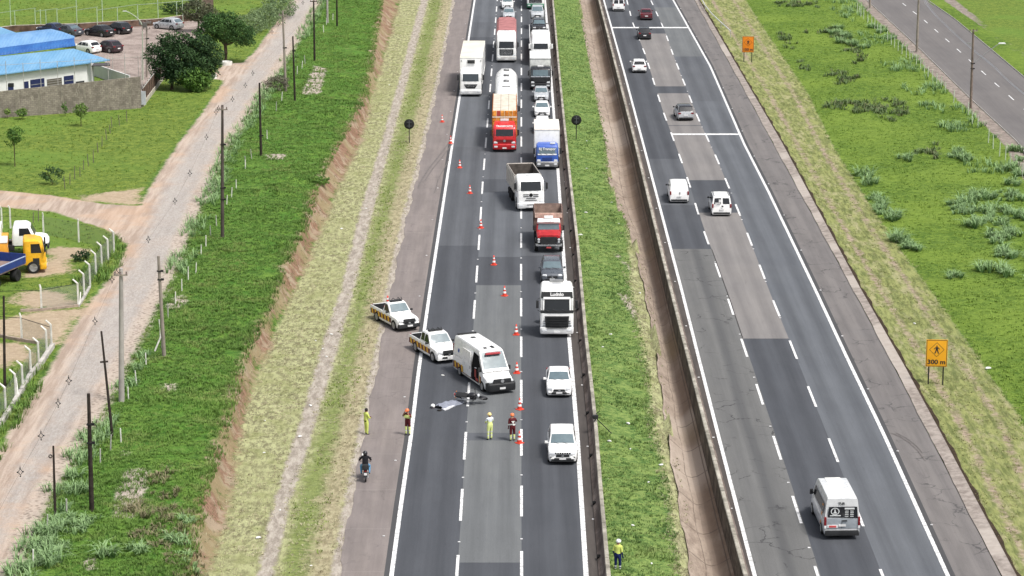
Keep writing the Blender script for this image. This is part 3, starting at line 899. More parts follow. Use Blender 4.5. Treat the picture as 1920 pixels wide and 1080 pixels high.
    for s in (-1, 1):
        m = MB()
        m.box((s * w * .68, Y(.022), fh * .80), (w * .40, .20, .13), taper=.8, rz=-s * .28)
        m.build('headlight', LAMP if lamps else LAMPD, root, bevel=.02)
        m = MB(); zt_ = {'van': 1.05, 'minivan': 1.0, 'pickup': .95, 'pickup1': .95}.get(kind, .88)
        m.box((s * w * (.90 if kind not in ('hatch', 'suv', 'sedan') else .78), Y(.985) - .0, zt_), (.14 if kind in ('van', 'minivan', 'pickup', 'pickup1') else .30, .16, .34 if kind in ('van', 'minivan', 'pickup', 'pickup1') else .16))
        m.build('tail_light', TAIL, root, bevel=.02)
        mirror_part(root, s * (w + .10), Y(a + .055), fb + .06, PLAST if kind in ('pickup', 'pickup1', 'van', 'minivan') else (roofp or paint), (.20, .10, .15) if kind != 'van' else (.20, .12, .30))
    if grille:
        m = MB(); m.box((0, Y(.010), gz + .02), (w * .95, .10, .17), taper=.92)
        m.box((0, Y(.004), gc + .20), (w * 1.25, .10, .16), taper=.9)
        m.build('grille', PLAST, root, bevel=.015)
        m = MB(); m.box((0, Y(0) + .05, gz + .03), (.16, .02, .10)); m.build('emblem', CHROME, root)
    if bumper:
        m = MB(); m.box((0, Y(.02), gc + .19), (W * .97, .26, .30), taper=.96); m.build('bumper', bumper, root, bevel=.04)
        m = MB(); m.box((0, Y(.985), gc + .20), (W * .96, .20, .20), taper=.96); m.build('bumper', bumper, root, bevel=.03)
    elif ref == 'rear':
        m = MB(); m.box((0, Y(.995), gc + .14), (W * .84, .08, .16)); m.build('bumper', PLAST, root, bevel=.03)
    if plate:
        m = MB(); m.box((0, Y(0) + (.16 if bumper else .04) , gc + .24), (.42, .02, .13)); m.build('license_plate', PLATE, root)
        m = MB(); m.box((0, Y(1) - .05, fd * .62), (.42, .02, .13)); m.build('license_plate', PLATE, root)
    if rails:
        for s in (-1, 1):
            m = MB(); m.tube([(s * w * tw * .92, Y(b + .08), zr - .02), (s * w * tw * .92, Y(b + .12), zr + .05), (s * w * tw * .92, Y(c - .10), zr + .05), (s * w * tw * .92, Y(c - .06), zr - .02)], .018, n=6)
            m.build('roof_rail', PLAST, root)
    # wipers
    m = MB()
    for s in (-.45, .15):
        m.tube([(s * w, Y(a) + .02, fb + .0), (s * w + .38, Y(a + .02) , fb + .07)], .012, n=4)
    m.build('wiper', PLAST, root)
    if fullend:
        # open cargo bed
        t0, t1 = d + .012, .995
        y0, y1 = Y(t0), Y(t1); zt, zb = 1.10, .60; th = .06
        m = MB()
        for s in (-1, 1): m.box((s * (w - th / 2 - .005), (y0 + y1) / 2, (zt + zb) / 2), (th, y0 - y1, zt - zb))
        m.box((0, y0 - th / 2, (zt + zb) / 2), (W - .02 - 2 * th, th, zt - zb))
        m.box((0, y1 + th / 2, (zt + zb) / 2), (W - .02 - 2 * th, th, zt - zb))
        m.build('cargo_bed', paint, root, bevel=.012)
        m = MB(); m.box((0, (y0 + y1) / 2, .66), (W - .2, y0 - y1 - .16, .06))
        for s in (-1, 1): m.box((s * (w - .085), (y0 + y1) / 2, .86), (.03, y0 - y1 - .16, .42))
        m.box((0, y1 + .09, .86), (W - .24, .03, .42)); m.build('bed_liner', PLAST, root)
    root['dims'] = (L, W, H)
    return root

PI = math.pi
def at_contact(px, py, rz, lx, ly, h=0.0):
    """centre of a vehicle whose local point (lx,ly) touches the road at the pixel"""
    g = P(px, py, h)
    return Vector((g.x - (lx * math.cos(rz) - ly * math.sin(rz)), g.y - (lx * math.sin(rz) + ly * math.cos(rz)), h))

# ---- cars in the queue, inner lane
jeep = car('suv', 'white SUV with black lower grille, last in the queue beside the barrier', 'car', WHITE, 1055, 873, PI, 'suv', 4.4, 1.84, 1.64, rails=False, group='vehicles queueing in the inner lane')
seven = MB()
for k in range(7): seven.box(((k - 3) * .145, 2.19, .80), (.11, .06, .085))
seven.build('grille_slot', PLAST, jeep)
m = MB(); m.box((0, 2.16, .33), (1.5, .12, .16), taper=.9); m.build('bumper', PLAST, jeep, bevel=.02)
for s in (-1, 1):
    m = MB(); m.box((s * .66, 2.12, .50), (.26, .12, .17)); m.build('fog_lamp', PLAST, jeep, bevel=.02)
car('sedan_car', 'white sedan with black oval grille between the white SUV and the white tractor unit', 'car', WHITE, 1048.5, 747, PI, 'sedan', 4.45, 1.75, 1.47, group='vehicles queueing in the inner lane')
car('suv', 'dark grey SUV between the red dump truck and the white tractor unit', 'car', GREYP, 1035.5, 534, PI, 'suv', 4.45, 1.82, 1.62, rails=True, group='vehicles queueing in the inner lane')
car('sedan_car', 'silver sedan just in front of the black truck, first of three pale cars', 'car', SILVER, 1015, 192, PI, 'sedan', 4.4, 1.74, 1.46, group='vehicles queueing in the inner lane')
car('sedan_car', 'white sedan with a black grille slot, middle of three pale cars', 'car', WHITE, 1016.5, 221, PI, 'sedan', 4.4, 1.74, 1.46, group='vehicles queueing in the inner lane')
car('hatchback_car', 'white hatchback half hidden behind the white box of the blue truck', 'car', WHITE, 1017, 252, PI, 'hatch', 4.0, 1.72, 1.48, group='vehicles queueing in the inner lane')
car('sedan_car', 'pale blue sedan with green tinted windscreen behind the red covered truck', 'car', SILVER, 954, 38, PI, 'sedan', 4.4, 1.74, 1.46, group='vehicles queueing in the middle lane')
car('hatchback_car', 'white hatchback at the top edge of the middle lane', 'car', WHITE, 951.5, 18, PI, 'hatch', 4.0, 1.72, 1.48, group='vehicles queueing in the middle lane')
# ---- right carriageway
GRPR = 'vehicles driving away on the right carriageway'
car('small_van', 'white panel van at the top edge of the right carriageway', 'van', WHITE, 1160, 22, 0, 'minivan', 4.2, 1.75, 1.85, ref='rear', group=GRPR, side='split')
car('sedan_car', 'dark wine red sedan driving away beyond the upper white bar', 'car', WINE, 1212, 38.5, 0, 'sedan', 4.4, 1.75, 1.46, ref='rear', group=GRPR, glass=GLASS_K)
car('hatchback_car', 'black hatchback driving away just past the upper white bar', 'car', BLACKP, 1209, 75, 0, 'hatch', 4.0, 1.74, 1.5, ref='rear', group=GRPR, glass=GLASS_K)
car('hatchback_car', 'white hatchback driving away in the leftmost lane', 'car', WHITE, 1199, 137.5, 0, 'hatch', 4.1, 1.76, 1.5, ref='rear', group=GRPR, glass=GLASS_K)
car('suv', 'silver SUV with black roof and rear spoiler driving away', 'car', SILVER, 1286, 227.5, .06, 'suv', 4.25, 1.80, 1.60, ref='rear', group=GRPR, glass=GLASS_K, roofp=BLACKP)
pv = car('small_van', 'plain white panel van without rear windows driving away', 'van', WHITE, 1273.5, 382, 0, 'minivan', 4.4, 1.80, 1.84, ref='rear', group=GRPR, side='panel')
m = MB(); m.box((.05, -2.21, 1.0), (.06, .03, .2)); m.build('handle', PLAST, pv)
pw = car('small_van', 'white van with two dark rear windows and a sticker driving away', 'van', WHITE, 1353, 406.5, 0, 'minivan', 4.3, 1.80, 1.84, ref='rear', group=GRPR, side='split')
m = MB(); m.box((-.16, -2.20, 1.48), (.26, .02, .26)); m.box((-.38, -2.215, 1.27), (.5, .02, .09)); m.build('sticker', PLATE, pw)
m = MB(); m.box((.05, -2.21, .98), (.16, .03, .12)); m.build('handle', PLAST, pw)
# roof rails on the two-window van
for s in (-1, 1):
    m = MB(); m.tube([(s * .66, .9, 1.83), (s * .66, .8, 1.90), (s * .66, -1.6, 1.90), (s * .66, -1.7, 1.83)], .02, n=6); m.build('roof_rail', PLAST, pw)

# grey passenger van in the foreground
mv = car('passenger_van', 'grey passenger van with stickers on its rear window driving away', 'van', M('grey_white_paint', (.60, .61, .62), .3, .5, coat=.4, var=.06), 1578, 1012, .035, 'van', 5.6, 2.05, 2.48, ref='rear', group=GRPR)
Lr = -2.8
m = MB(); m.box((0, Lr - .004, .98), (1.92, .03, .60), taper=.99); m.build('rear_panel', M('mid_grey_paint', (.30, .33, .36), .35, .5, coat=.3), mv, bevel=.02)
m = MB(); m.face([(-.84, Lr - .03, 1.38), (.90, Lr - .03, 1.30), (.84, Lr + .01, 1.98), (-.78, Lr + .01, 1.98)]); rw = m.build('rear_window', GLASS_K, mv)
m = MB(); m.box((-.02, Lr - .035, 1.66), (.02, .012, .64)); m.build('window_seal', PLAST, rw)
STK = M('sticker_white', (.66, .68, .68), .6, .3)
st_ = MB()
cx, cz = -.43, 1.72
ring = [(cx + .25 * math.cos(a), Lr - .045, cz + .22 * math.sin(a)) for a in np.linspace(0, 2 * PI, 25)[:-1]]
ring2 = [(cx + .20 * math.cos(a), Lr - .045, cz + .175 * math.sin(a)) for a in np.linspace(0, 2 * PI, 25)[:-1]]
i0, i1 = st_.vs(ring), st_.vs(ring2)
for k in range(24): st_.f.append((i0 + k, i0 + (k + 1) % 24, i1 + (k + 1) % 24, i1 + k)); st_.m.append(0)
st_.face([(cx - .12, Lr - .046, cz - .12), (cx + .12, Lr - .046, cz - .12), (cx + .03, Lr - .046, cz + .02), (cx + .02, Lr - .046, cz + .13), (cx - .04, Lr - .046, cz + .13), (cx - .04, Lr - .046, cz + .0)])
st_.build('sticker', STK, mv)
def flat(pts, name, m_, par):
    q = MB(); q.face(pts); return q.build(name, m_, par)
def rect(x0, x1, z0, z1, y=Lr - .047): return [(x0, y, z0), (x1, y, z0), (x1, y, z1), (x0, y, z1)]
flat(rect(-.72, -.10, 1.44, 1.50), 'sticker', STK, mv)
flat(rect(.12, .68, 1.84, 1.94), 'sticker', STK, mv)
for r_ in range(4):
    for c_ in range(2):
        z = 1.76 - r_ * .105; x = .14 + c_ * .30
        flat(rect(x, x + .2, z - .045, z), 'sticker', STK, mv)
m = MB(); m.box((-.55, Lr - .035, .82), (.60, .03, .17)); m.build('license_plate', PLATE, mv)
m = MB(); m.box((-.55, Lr - .055, .82), (.42, .02, .11)); m.build('plate_field', M('plate_red', (.55, .08, .08), .5), mv)
m = MB(); m.box((.15, Lr - .04, 1.16), (.26, .05, .05)); m.box((-.02, Lr - .028, .95), (.02, .02, .52)); m.build('handle', PLAST, mv)
m = MB(); m.box((0, Lr + .02, .42), (1.98, .24, .30), taper=.97); m.build('bumper', PLAST, mv, bevel=.04)
for s in (-1, 1):
    m = MB(); m.box((s * .97, Lr + .03, 1.12), (.13, .16, .5)); m.build('tail_light', TAIL, mv, bevel=.02)
    m = MB(); m.box((s * .97, Lr + .02, .78), (.13, .16, .16)); m.build('reversing_light', PLATE, mv, bevel=.02)
    m = MB(); m.face([(s * 1.026, 1.05, 1.42), (s * 1.026, -2.3, 1.42), (s * .955, -2.3, 2.02), (s * .955, 1.0, 2.02)]); m.build('side_window', GLASS_K, mv)
m = MB()
for y0_, y1_ in ((-1.55, -1.25),):
    m.face([(-1.034, y0_, .55), (-1.034, y1_, .55), (-.98, y1_ - .5, 1.9), (-.98, y0_ - .5, 1.9)])
m.build('side_stripe', M('orange_stripe', (.75, .30, .05), .5), mv)
m = MB(); m.box((0, .3, 2.485), (.9, 1.6, .03)); m.box((0, -1.2, 2.475), (1.1, .5, .03)); m.build('roof_panel', WHITE2, mv, bevel=.02)
text('TUR', .20, mv, Matrix.Translation((-.05, Lr + .075, 2.14)) @ Euler((math.radians(80), 0, 0)).to_matrix().to_4x4(), PLAST, bold=.006)

# ---- emergency vehicles
def livery(root, w, y0, y1, z0, z1, n, first=MAROON):
    """dark red band with slanted yellow blocks along both flanks"""
    for s in (-1, 1):
        x = s * (w + .009)
        q = MB(); q.face([(x, y0, z0), (x, y1, z0), (x, y1, z1), (x, y0, z1)]); q.build('side_stripe', MAROON, root)
        q = MB(); x = s * (w + .014); wd = (y1 - y0) / (n * 2 + 1)
        for k in range(n):
            a = y0 + wd * (2 * k + 1)
            q = MB(); q.face([(x, a, z0 + .02), (x, a + wd * .9, z0 + .02), (x, a + wd * .9 - .10, z1 + .05), (x, a - .10, z1 + .05)])
            q.build('stripe_block', YELB, root)
def lightbar(root, y, z, w, m1=MAROON):
    q = MB(); q.box((0, y, z + .06), (w, .26, .10), taper=.9)
    q.build('light_bar', m1, root, bevel=.03)
    for s in (-1, 1):
        q = MB(); q.tube([(s * w * .35, y, z - .04), (s * w * .35, y, z + .02)], .03, n=6); q.build('bar_mount', PLAST, root)

RZ = PI + math.radians(22)
amb = car('ambulance', 'white rescue ambulance with its side door slid open, beside the fallen motorcycle', 'ambulance', WHITE, 0, 600, RZ, 'van', 6.9, 2.02, 2.70, ref='mid', bumper=M('dark_bumper', (.035, .037, .042), .55, .3), hh=1.15)
wy = 6.9 / 2 - .175 * 6.9
amb.location = at_contact(929, 731, RZ, 0, wy)
LX = 1.01
livery(amb, LX, -3.30, .30, .42, .86, 5); livery(amb, LX, 1.75, 2.1, .50, .98, 1)
# open sliding door (right flank): dark interior and door leaf slid back
m = MB(); m.face([(LX + .018, .35, .42), (LX + .018, 1.68, .42), (LX + .022, 1.68, 1.40), (.985, 1.68, 1.75), (.93, 1.45, 2.32), (.925, .50, 2.40), (LX + .022, .35, 1.40)]); m.build('door_opening', M('dark_interior', (.012, .012, .013), .9, .1), amb)
m = MB(); m.box((LX + .06, -.45, 1.42), (.05, 1.45, 1.80)); sdv = m.build('sliding_door', WHITE, amb, bevel=.02)
m = MB(); m.box((LX + .10, .20, 1.2), (.02, .03, .22)); m.build('handle', PLAST, sdv)
m = MB()
for zz, rr in ((1.25, .30),):
    m.box((LX + .02, 1.05, 1.0), (.02, .30, .55)); m.box((LX + .022, 1.35, .62), (.02, .5, .2))
m.build('seat_interior', M('interior_red', (.35, .05, .04), .7), amb)
m = MB(); m.tube([(LX + .03, 1.0, 1.38), (LX + .03, 1.3, 1.42)], .035, n=6); m.build('grab_rail', PLATE, amb)
m = MB(); m.box((0, 1.75, 2.50), (1.15, .22, .12), taper=.9); m.build('light_bar', M('light_bar_red', (.40, .05, .06), .4), amb, bevel=.03)
m = MB(); m.box((-.28, .9, 2.735), (.20, .5, .03)); m.box((.28, 1.0, 2.73), (.22, .28, .03)); m.box((0, -2.0, 2.72), (.3, .3, .05)); m.build('roof_vent', PLAST, amb)
m = MB(); m.box((0, -3.22, 2.72), (1.4, .14, .12)); m.build('rear_light_bar', PLAST, amb, bevel=.02)
star = MB()
for k in range(3):
    a = k * PI / 3
    dx, dz = math.cos(a) * .16, math.sin(a) * .16; nx_, nz_ = -math.sin(a) * .04, math.cos(a) * .04
    yy, zz = -2.35, 1.78
    xs_ = lambda z: .965 + .01 - (z - 1.42) * .085
    pts = [(yy - dx - nx_, zz - dz - nz_), (yy + dx - nx_, zz + dz - nz_), (yy + dx + nx_, zz + dz + nz_), (yy - dx + nx_, zz - dz + nz_)]
    star.face([(xs_(b_) + .022, a_, b_) for a_, b_ in pts])
star.build('star_mark', M('star_blue', (.03, .10, .42), .5), amb)
m = MB(); m.loft([rrect(1.0, 2.9, 3.50, .24, .12), rrect(1.03, 2.8, 3.56, .34, .2), rrect(1.03, 2.8, 3.56, .74, .2), rrect(1.0, 3.1, 3.47, .84, .2)]); m.build('bumper', PLAST, amb, 40)
m = MB(); m.box((0, 3.50, 1.0), (1.35, .06, .26), taper=.95); m.build('grille', PLAST, amb, bevel=.03)
m = MB(); m.lathe([(.11, 0), (.13, .01), (.13, .03), (.11, .03)], (0, 3.53, .98), axis='y', n=18); m.build('emblem', CHROME, amb, 40)
for s in (-1, 1):
    m = MB(); m.box((s * .90, -3.43, 1.75), (.14, .12, .6)); m.build('marker_light', TAIL, amb)

RZ2 = PI + math.radians(25)
pk2 = car('pickup_truck', 'white double cab rescue pickup touching the edge line behind the ambulance', 'pickup', WHITE, 0, 600, RZ2, 'pickup', 5.3, 1.88, 1.84, ref='mid', bumper=WHITE, glass=GLASS_B)
pk2.location = at_contact(812, 679, RZ2, .90, 5.3 / 2 - .165 * 5.3)
livery(pk2, .94, -2.55, 1.35, .48, .86, 6); lightbar(pk2, .15, 1.86, 1.1, PLAST)
RZ3 = PI + math.radians(27)
pk1 = car('pickup_truck', 'white single cab rescue pickup carrying a cone, parked on the shoulder', 'pickup', WHITE, 0, 600, RZ3, 'pickup1', 5.2, 1.84, 1.80, ref='mid', bumper=PLAST, glass=GLASS_B)
pk1.location = at_contact(739, 619.5, RZ3, .88, 5.2 / 2 - .165 * 5.2)
livery(pk1, .92, -2.5, 1.3, .48, .86, 6); lightbar(pk1, .15, 1.82, 1.0, PLAST)
for r_, L_ in ((pk2, 5.3), (pk1, 5.2)):
    m = MB(); m.box((0, L_ / 2 - .02, .86), (1.05, .12, .26), taper=.9); m.build('grille', PLAST, r_, bevel=.03)
    m = MB()
    for s in (-1, 1):
        m.tube([(s * .42, .15, 1.88), (s * .2, .1, 2.08), (s * .05, .22, 1.96)], .03, n=5); m.tube([(s * .55, .1, 1.9), (s * .5, .0, 2.06)], .03, n=5)
    m.build('roof_gear', PLAST, r_)
# ---- parked cars in the yard on the high ground
GY = 'cars parked in the walled yard'
car('sedan_car', 'black sedan parked against the yard wall left of the black hatchback', 'car', BLACKP, 187, 67, math.radians(52), 'sedan', 4.4, 1.75, 1.45, ref='mid', h=HL, group=GY, glass=GLASS_K)
car('hatchback_car', 'black hatchback with grey roof glare parked right of the black sedan', 'car', BLACKP, 222, 62, math.radians(48), 'hatch', 4.0, 1.74, 1.5, ref='mid', h=HL, group=GY, glass=GLASS_K)
car('hatchback_car', 'silver hatchback parked by the yard wall beyond the bushy tree', 'car', SILVER, 316, 54, math.radians(58), 'hatch', 4.1, 1.76, 1.5, ref='mid', h=HL, group=GY)
car('hatchback_car', 'white hatchback parked beside the end of the blue roof', 'car', WHITE, 162, 98, math.radians(52), 'hatch', 4.0, 1.72, 1.5, ref='mid', h=HL, group=GY, glass=GLASS_K)
car('hatchback_car', 'dark red and black hatchback parked right of the white hatchback', 'car', M('near_black_wine', (.035, .018, .024), .3, .5, coat=.4), 203, 97, math.radians(50), 'hatch', 4.0, 1.74, 1.5, ref='mid', h=HL, group=GY, glass=GLASS_K)
car('sedan_car', 'dark blue sedan mostly hidden behind the curved blue roof', 'car', NAVYP, 98, 63, math.radians(55), 'sedan', 4.4, 1.75, 1.45, ref='mid', h=HL, group=GY, glass=GLASS_K)
car('sedan_car', 'dark grey sedan with pale windscreen behind the curved blue roof', 'car', GREYP, 128, 66, math.radians(52), 'sedan', 4.4, 1.75, 1.45, ref='mid', h=HL, group=GY)
# ---------------------------------------------------------------- trucks
def truck_base(name, label, px, py, rz, L, group, h=0.0, cat='truck'):
    front = Vector((-math.sin(rz), math.cos(rz), 0))
    loc = P(px, py, h) - front * (L / 2)
    return empty(name, loc, rz, label, cat, group)

def cab(root, yf, paint, W=2.45, H=3.3, L=2.0, roof=.35, grille='wide', visor=None, glass=GLASS_K, bump=None, sleeper=None, z0=.55, wsb=.50, wst=.80, lampz=.72, mirrors=PLAST, hatch=True):
    """cab over engine; yf = y of the front face"""
    w = W / 2; z1 = H - roof
    zb = z0 + (H - z0) * wsb * .92; zt = z0 + (H - z0) * wst
    yb = yf - L
    mb = MB()
    rings = [rrect(w * .96, yb, yf - .10, z0, .10), rrect(w * .985, yb, yf - .02, z0 + .15, .14), rrect(w, yb, yf, z0 + .45, .20), rrect(w, yb, yf - .02, zb, .22), rrect(w * .985, yb, yf - .22, zt, .22),
             rrect(w * .97, yb, yf - .36, z1 + .08, .22), rrect(w * .93, yb + .02, yf - .55, H - .10, .20), rrect(w * .84, yb + .08, yf - .80, H, .18)]
    mb.loft(rings, 0)
    body = mb.build('cab', paint, root, 40)
    # windshield
    def fy(z):
        zs = [z0, z0 + .15, z0 + .45, zb, zt, z1 + .08, H - .1]; ys_ = [yf - .10, yf - .02, yf, yf - .02, yf - .22, yf - .36, yf - .55]
        return float(np.interp(z, zs, ys_))
    def panel(x0, x1, za, zc, name, m, o=.015, xt=1.0, par=root, n=6, curve_=.05):
        q = MB(); rr = []
        for k in range(5):
            z = za + (zc - za) * k / 4; f = 1 + (xt - 1) * k / 4
            rr.append([((x0 + (x1 - x0) * i / n) * f, fy(z) + o - curve_ * ((x0 + (x1 - x0) * i / n) / w) ** 4, z) for i in range(n + 1)])
        ns = [q.vs(r) for r in rr]
        for a, b in zip(ns[:-1], ns[1:]):
            for i in range(n): q.f.append((a + i, a + i + 1, b + i + 1, b + i)); q.m.append(0)
        return q.build(name, m, par, 50)
    panel(-w * .88, w * .88, zb + .06, zt - .02, 'windshield', glass, .02, .97)
    q = MB()
    for sx in (-.55, 0, .5): q.tube([(sx * w, fy(zb + .05) + .05, zb + .07), (sx * w + .35, fy(zb + .2) + .05, zb + .22)], .015, n=4)
    q.build('wiper', PLAST, root)
    for s in (-1, 1):
        q = MB(); xw = s * (w * .992 + .012)
        q.face([(xw, yf - .30, zb + .02), (xw, yf - 1.15, zb + .02), (s * (w * .985 + .012), yf - 1.15, zt - .05), (s * (w * .985 + .012), yf - .46, zt - .05)]); q.build('side_window', GLASS_K, root)
        q = MB(); q.box((s * (w + .20), yf - .05, (zb + zt) / 2 + .05), (.20, .14, .58)); q.tube([(s * (w - .02), yf - .15, zt), (s * (w + .2), yf - .06, zt - .1)], .025, n=5)
        q.tube([(s * (w - .02), yf - .15, zb), (s * (w + .2), yf - .06, zb + .15)], .025, n=5)
        q.build('side_mirror', mirrors, root, bevel=.015)
        q = MB(); q.box((s * w * .76, yf - .035, lampz), (w * .34, .12, .20), taper=.85); q.build('headlight', LAMP, root, bevel=.03)
        q = MB(); q.box((s * (w - .0), yf - .75, 1.0), (.06, .5, .5)); q.build('step', PLAST, root)
    if bump:
        q = MB(); q.loft([rrect(w * .97, yf - .5, yf + .00, .32, .12), rrect(w, yf - .5, yf + .06, .42, .16), rrect(w, yf - .5, yf + .06, .80, .16), rrect(w * .97, yf - .5, yf + .0, .86, .14)]); q.build('bumper', bump, root, 40)
        for s in (-1, 1):
            q = MB(); q.box((s * w * .74, yf + .04, .62), (w * .30, .08, .17)); q.build('headlight', LAMP, root, bevel=.02)
    q = MB(); q.box((0, yf + .07, .48), (.42, .03, .14)); q.build('license_plate', PLATE, root)
    if hatch:
        q = MB(); q.box((0, (yb + yf) / 2 - .15, H + .01), (.7, .55, .05), taper=.9); q.build('roof_hatch', M('hatch_grey', (.42, .43, .44), .5, .4), root, bevel=.02)
    if visor:
        q = MB(); q.loft([[(-w * .9, fy(zt) + .02, zt), (w * .9, fy(zt) + .02, zt), (w * .86, fy(zt) + .03, zt + .05), (-w * .86, fy(zt) + .03, zt + .05)],
                          [(-w * .9, fy(zt) + .30, zt - .16), (w * .9, fy(zt) + .30, zt - .16), (w * .86, fy(zt) + .31, zt - .13), (-w * .86, fy(zt) + .31, zt - .13)]]); q.build('sun_visor', visor, root)
    return fy, w, zb, zt, panel

def chassis(root, y0, y1, wheels, W=2.45, z=.95, tank=True, single=()):
    q = MB()
    for s in (-1, 1): q.box((s * .42, (y0 + y1) / 2, z - .12), (.09, y1 - y0, .24))
    for yy in np.linspace(y0 + .3, y1 - .3, 5): q.box((0, yy, z - .12), (.75, .12, .18))
    for wy_ in wheels: q.tube([(-W / 2 + .2, wy_, .5), (W / 2 - .2, wy_, .5)], .08)
    q.build('chassis', CHASSIS, root)
    for i, wy_ in enumerate(wheels):
        for s in (-1, 1):
            sgl = (i in single)
            wheel(root, s * (W / 2 - (.16 if sgl else .28)), wy_, .50, .30 if sgl else .52, STEEL if sgl else CHASSIS)
    if tank:
        mid_ = (wheels[0] + wheels[1]) / 2
        q = MB(); q.box((-W / 2 + .35, mid_, .75), (.55, 1.2, .55)); q.build('fuel_tank', STEEL, root, bevel=.08)
        q = MB(); q.box((W / 2 - .35, mid_, .72), (.5, .8, .45)); q.build('battery_box', CHASSIS, root, bevel=.04)

def mudflaps(root, y, W):
    for s in (-1, 1):
        q = MB(); q.box((s * (W / 2 - .3), y, .6), (.55, .02, .6)); q.build('mudflap', RUB, root)

GI, GM_, = 'vehicles queueing in the inner lane', 'vehicles queueing in the middle lane'
# 1. white tractor unit with black grille (the lettering on the visor reads Ludnlo in the photograph)
L = 6.2
t1 = truck_base('semi_truck', 'white tractor unit with big black grille and black lettered visor band behind the white sedan', 1044, 634, PI, L, GI)
yf = L / 2
fy, w_, zb, zt, panel = cab(t1, yf, WHITE, 2.5, 3.85, 2.3, .45, bump=WHITE, wsb=.48, wst=.76, lampz=.95)
panel(-w_ * .66, w_ * .66, .60, 1.70, 'grille', PLAST, .085, 1.10)
q = MB()
for k in range(5): q.box((0, yf + .10, .78 + k * .19), (1.5, .03, .04))
q.build('grille_slat', CHASSIS, t1)
panel(-w_ * .98, w_ * .98, zb - .10, zb + .12, 'lower_band', PLAST, .03, 1.0)
panel(-w_ * .95, w_ * .95, zt - .04, zt + .42, 'visor_band', PLAST, .05, .97)
panel(-w_ * .80, w_ * .80, zt - .10, zt + .06, 'visor_strip', WHITE, .09, 1.0)
text('Ludnlo', .36, t1, Matrix.Translation((0, fy(zt + .25) + .10, zt + .24)) @ Euler((math.radians(70), 0, PI)).to_matrix().to_4x4(), PLATE, bold=.012)
q = MB(); q.box((0, yf - 1.9, 3.92), (1.0, .4, .22)); q.build('roof_horn', STEEL, t1, bevel=.06)
chassis(t1, -L / 2, L / 2 - 1.4, [L / 2 - 1.4, -1.6], single=(0,))
q = MB(); q.lathe([(.5, 0), (.55, .05), (.5, .1)], (0, -1.6, 1.12)); q.build('fifth_wheel', CHASSIS, t1, 40)
for s in (-1, 1):
    q = MB()
    q.box((s * .93, yf + .035, 1.30), (.16, .04, .10)); q.box((s * .95, yf + .035, 1.12), (.16, .04, .08)); q.box((s * .95, yf + .04, .95), (.22, .04, .10)); q.build('lamp_cluster', LAMPD, t1)

# 2. dump truck with red bonnet
def dump_bed(root, y0, y1, W, z0, z1, m_out, m_in, ribs=6, load=None, th=.08, board=None):
    q = MB(); w = W / 2
    for s in (-1, 1): q.box((s * (w - th / 2), (y0 + y1) / 2, (z0 + z1) / 2), (th, y1 - y0, z1 - z0))
    q.box((0, y1 - th / 2, (z0 + z1) / 2), (W - 2 * th, th, z1 - z0)); q.box((0, y0 + th / 2, (z0 + z1) / 2), (W - 2 * th, th, z1 - z0))
    for k in range(ribs):
        yy = y0 + .2 + (y1 - y0 - .4) * k / (ribs - 1)
        for s in (-1, 1): q.box((s * (w + .03), yy, (z0 + z1) / 2), (.06, .09, z1 - z0 - .06))
    b = q.build('dump_bed', m_out, root)
    q = MB(); q.box((0, (y0 + y1) / 2, z0 + .08), (W - 2 * th, y1 - y0 - 2 * th, .06)); q.build('bed_floor', m_in, root)
    q = MB()
    for s in (-1, 1): q.face([(s * (w - th - .005), y0 + th, z0 + .1), (s * (w - th - .005), y1 - th, z0 + .1), (s * (w - th - .005), y1 - th, z1 - .02), (s * (w - th - .005), y0 + th, z1 - .02)])
    q.face([(-w + th, y0 + th + .005, z0 + .1), (w - th, y0 + th + .005, z0 + .1), (w - th, y0 + th + .005, z1 - .02), (-w + th, y0 + th + .005, z1 - .02)])
    q.build('bed_lining', m_in, root)
    q = MB(); q.tube([(-w + .04, y0, z1 + .01), (-w + .04, y1, z1 + .01), (w - .04, y1, z1 + .01), (w - .04, y0, z1 + .01), (-w + .04, y0, z1 + .01)], .045, n=6); q.build('bed_rim', board or m_out, root)
    return b
L = 7.6
t2 = truck_base('dump_truck', 'old dump truck with red bonnet and rusty ribbed bed next to the dark grey SUV', 1029, 475, PI, L, GI)
yf = L / 2
q = MB(); q.loft([rrect(1.0, yf - 3.0, yf - 1.25, 1.0, .1), rrect(1.08, yf - 3.0, yf - 1.2, 1.7, .14), rrect(1.02, yf - 2.95, yf - 1.45, 2.30, .16), rrect(.94, yf - 2.9, yf - 1.6, 2.48, .18)], 0)
q.build('cab', REDP, t2, 40)
q = MB(); q.loft([[(x * 1.0, yf - .10, z) for x, z in ((-.92, .95), (.92, .95), (.95, 1.45), (.75, 1.55), (-.75, 1.55), (-.95, 1.45))], [(x, yf - .7, z) for x, z in ((-.98, .95), (.98, .95), (1.0, 1.52), (.8, 1.66), (-.8, 1.66), (-1.0, 1.52))], [(x, yf - 1.3, z) for x, z in ((-1.02, .95), (1.02, .95), (1.04, 1.60), (.85, 1.78), (-.85, 1.78), (-1.04, 1.60))]])
q.build('bonnet', REDP, t2, 30)
q = MB(); q.face([(-.92, yf - 1.235, 1.80), (.92, yf - 1.235, 1.80), (.86, yf - 1.43, 2.30), (-.86, yf - 1.43, 2.30)]); q.build('windshield', GLASS_B, t2)
q = MB(); q.loft([[(-1.0, yf - 1.35, 2.30), (1.0, yf - 1.35, 2.30), (1.0, yf - 2.2, 2.42), (-1.0, yf - 2.2, 2.42)], [(-.96, yf - 1.25, 2.46), (.96, yf - 1.25, 2.46), (.92, yf - 2.2, 2.60), (-.92, yf - 2.2, 2.60)]]); q.build('sun_visor', WHITE, t2, bevel=.03)
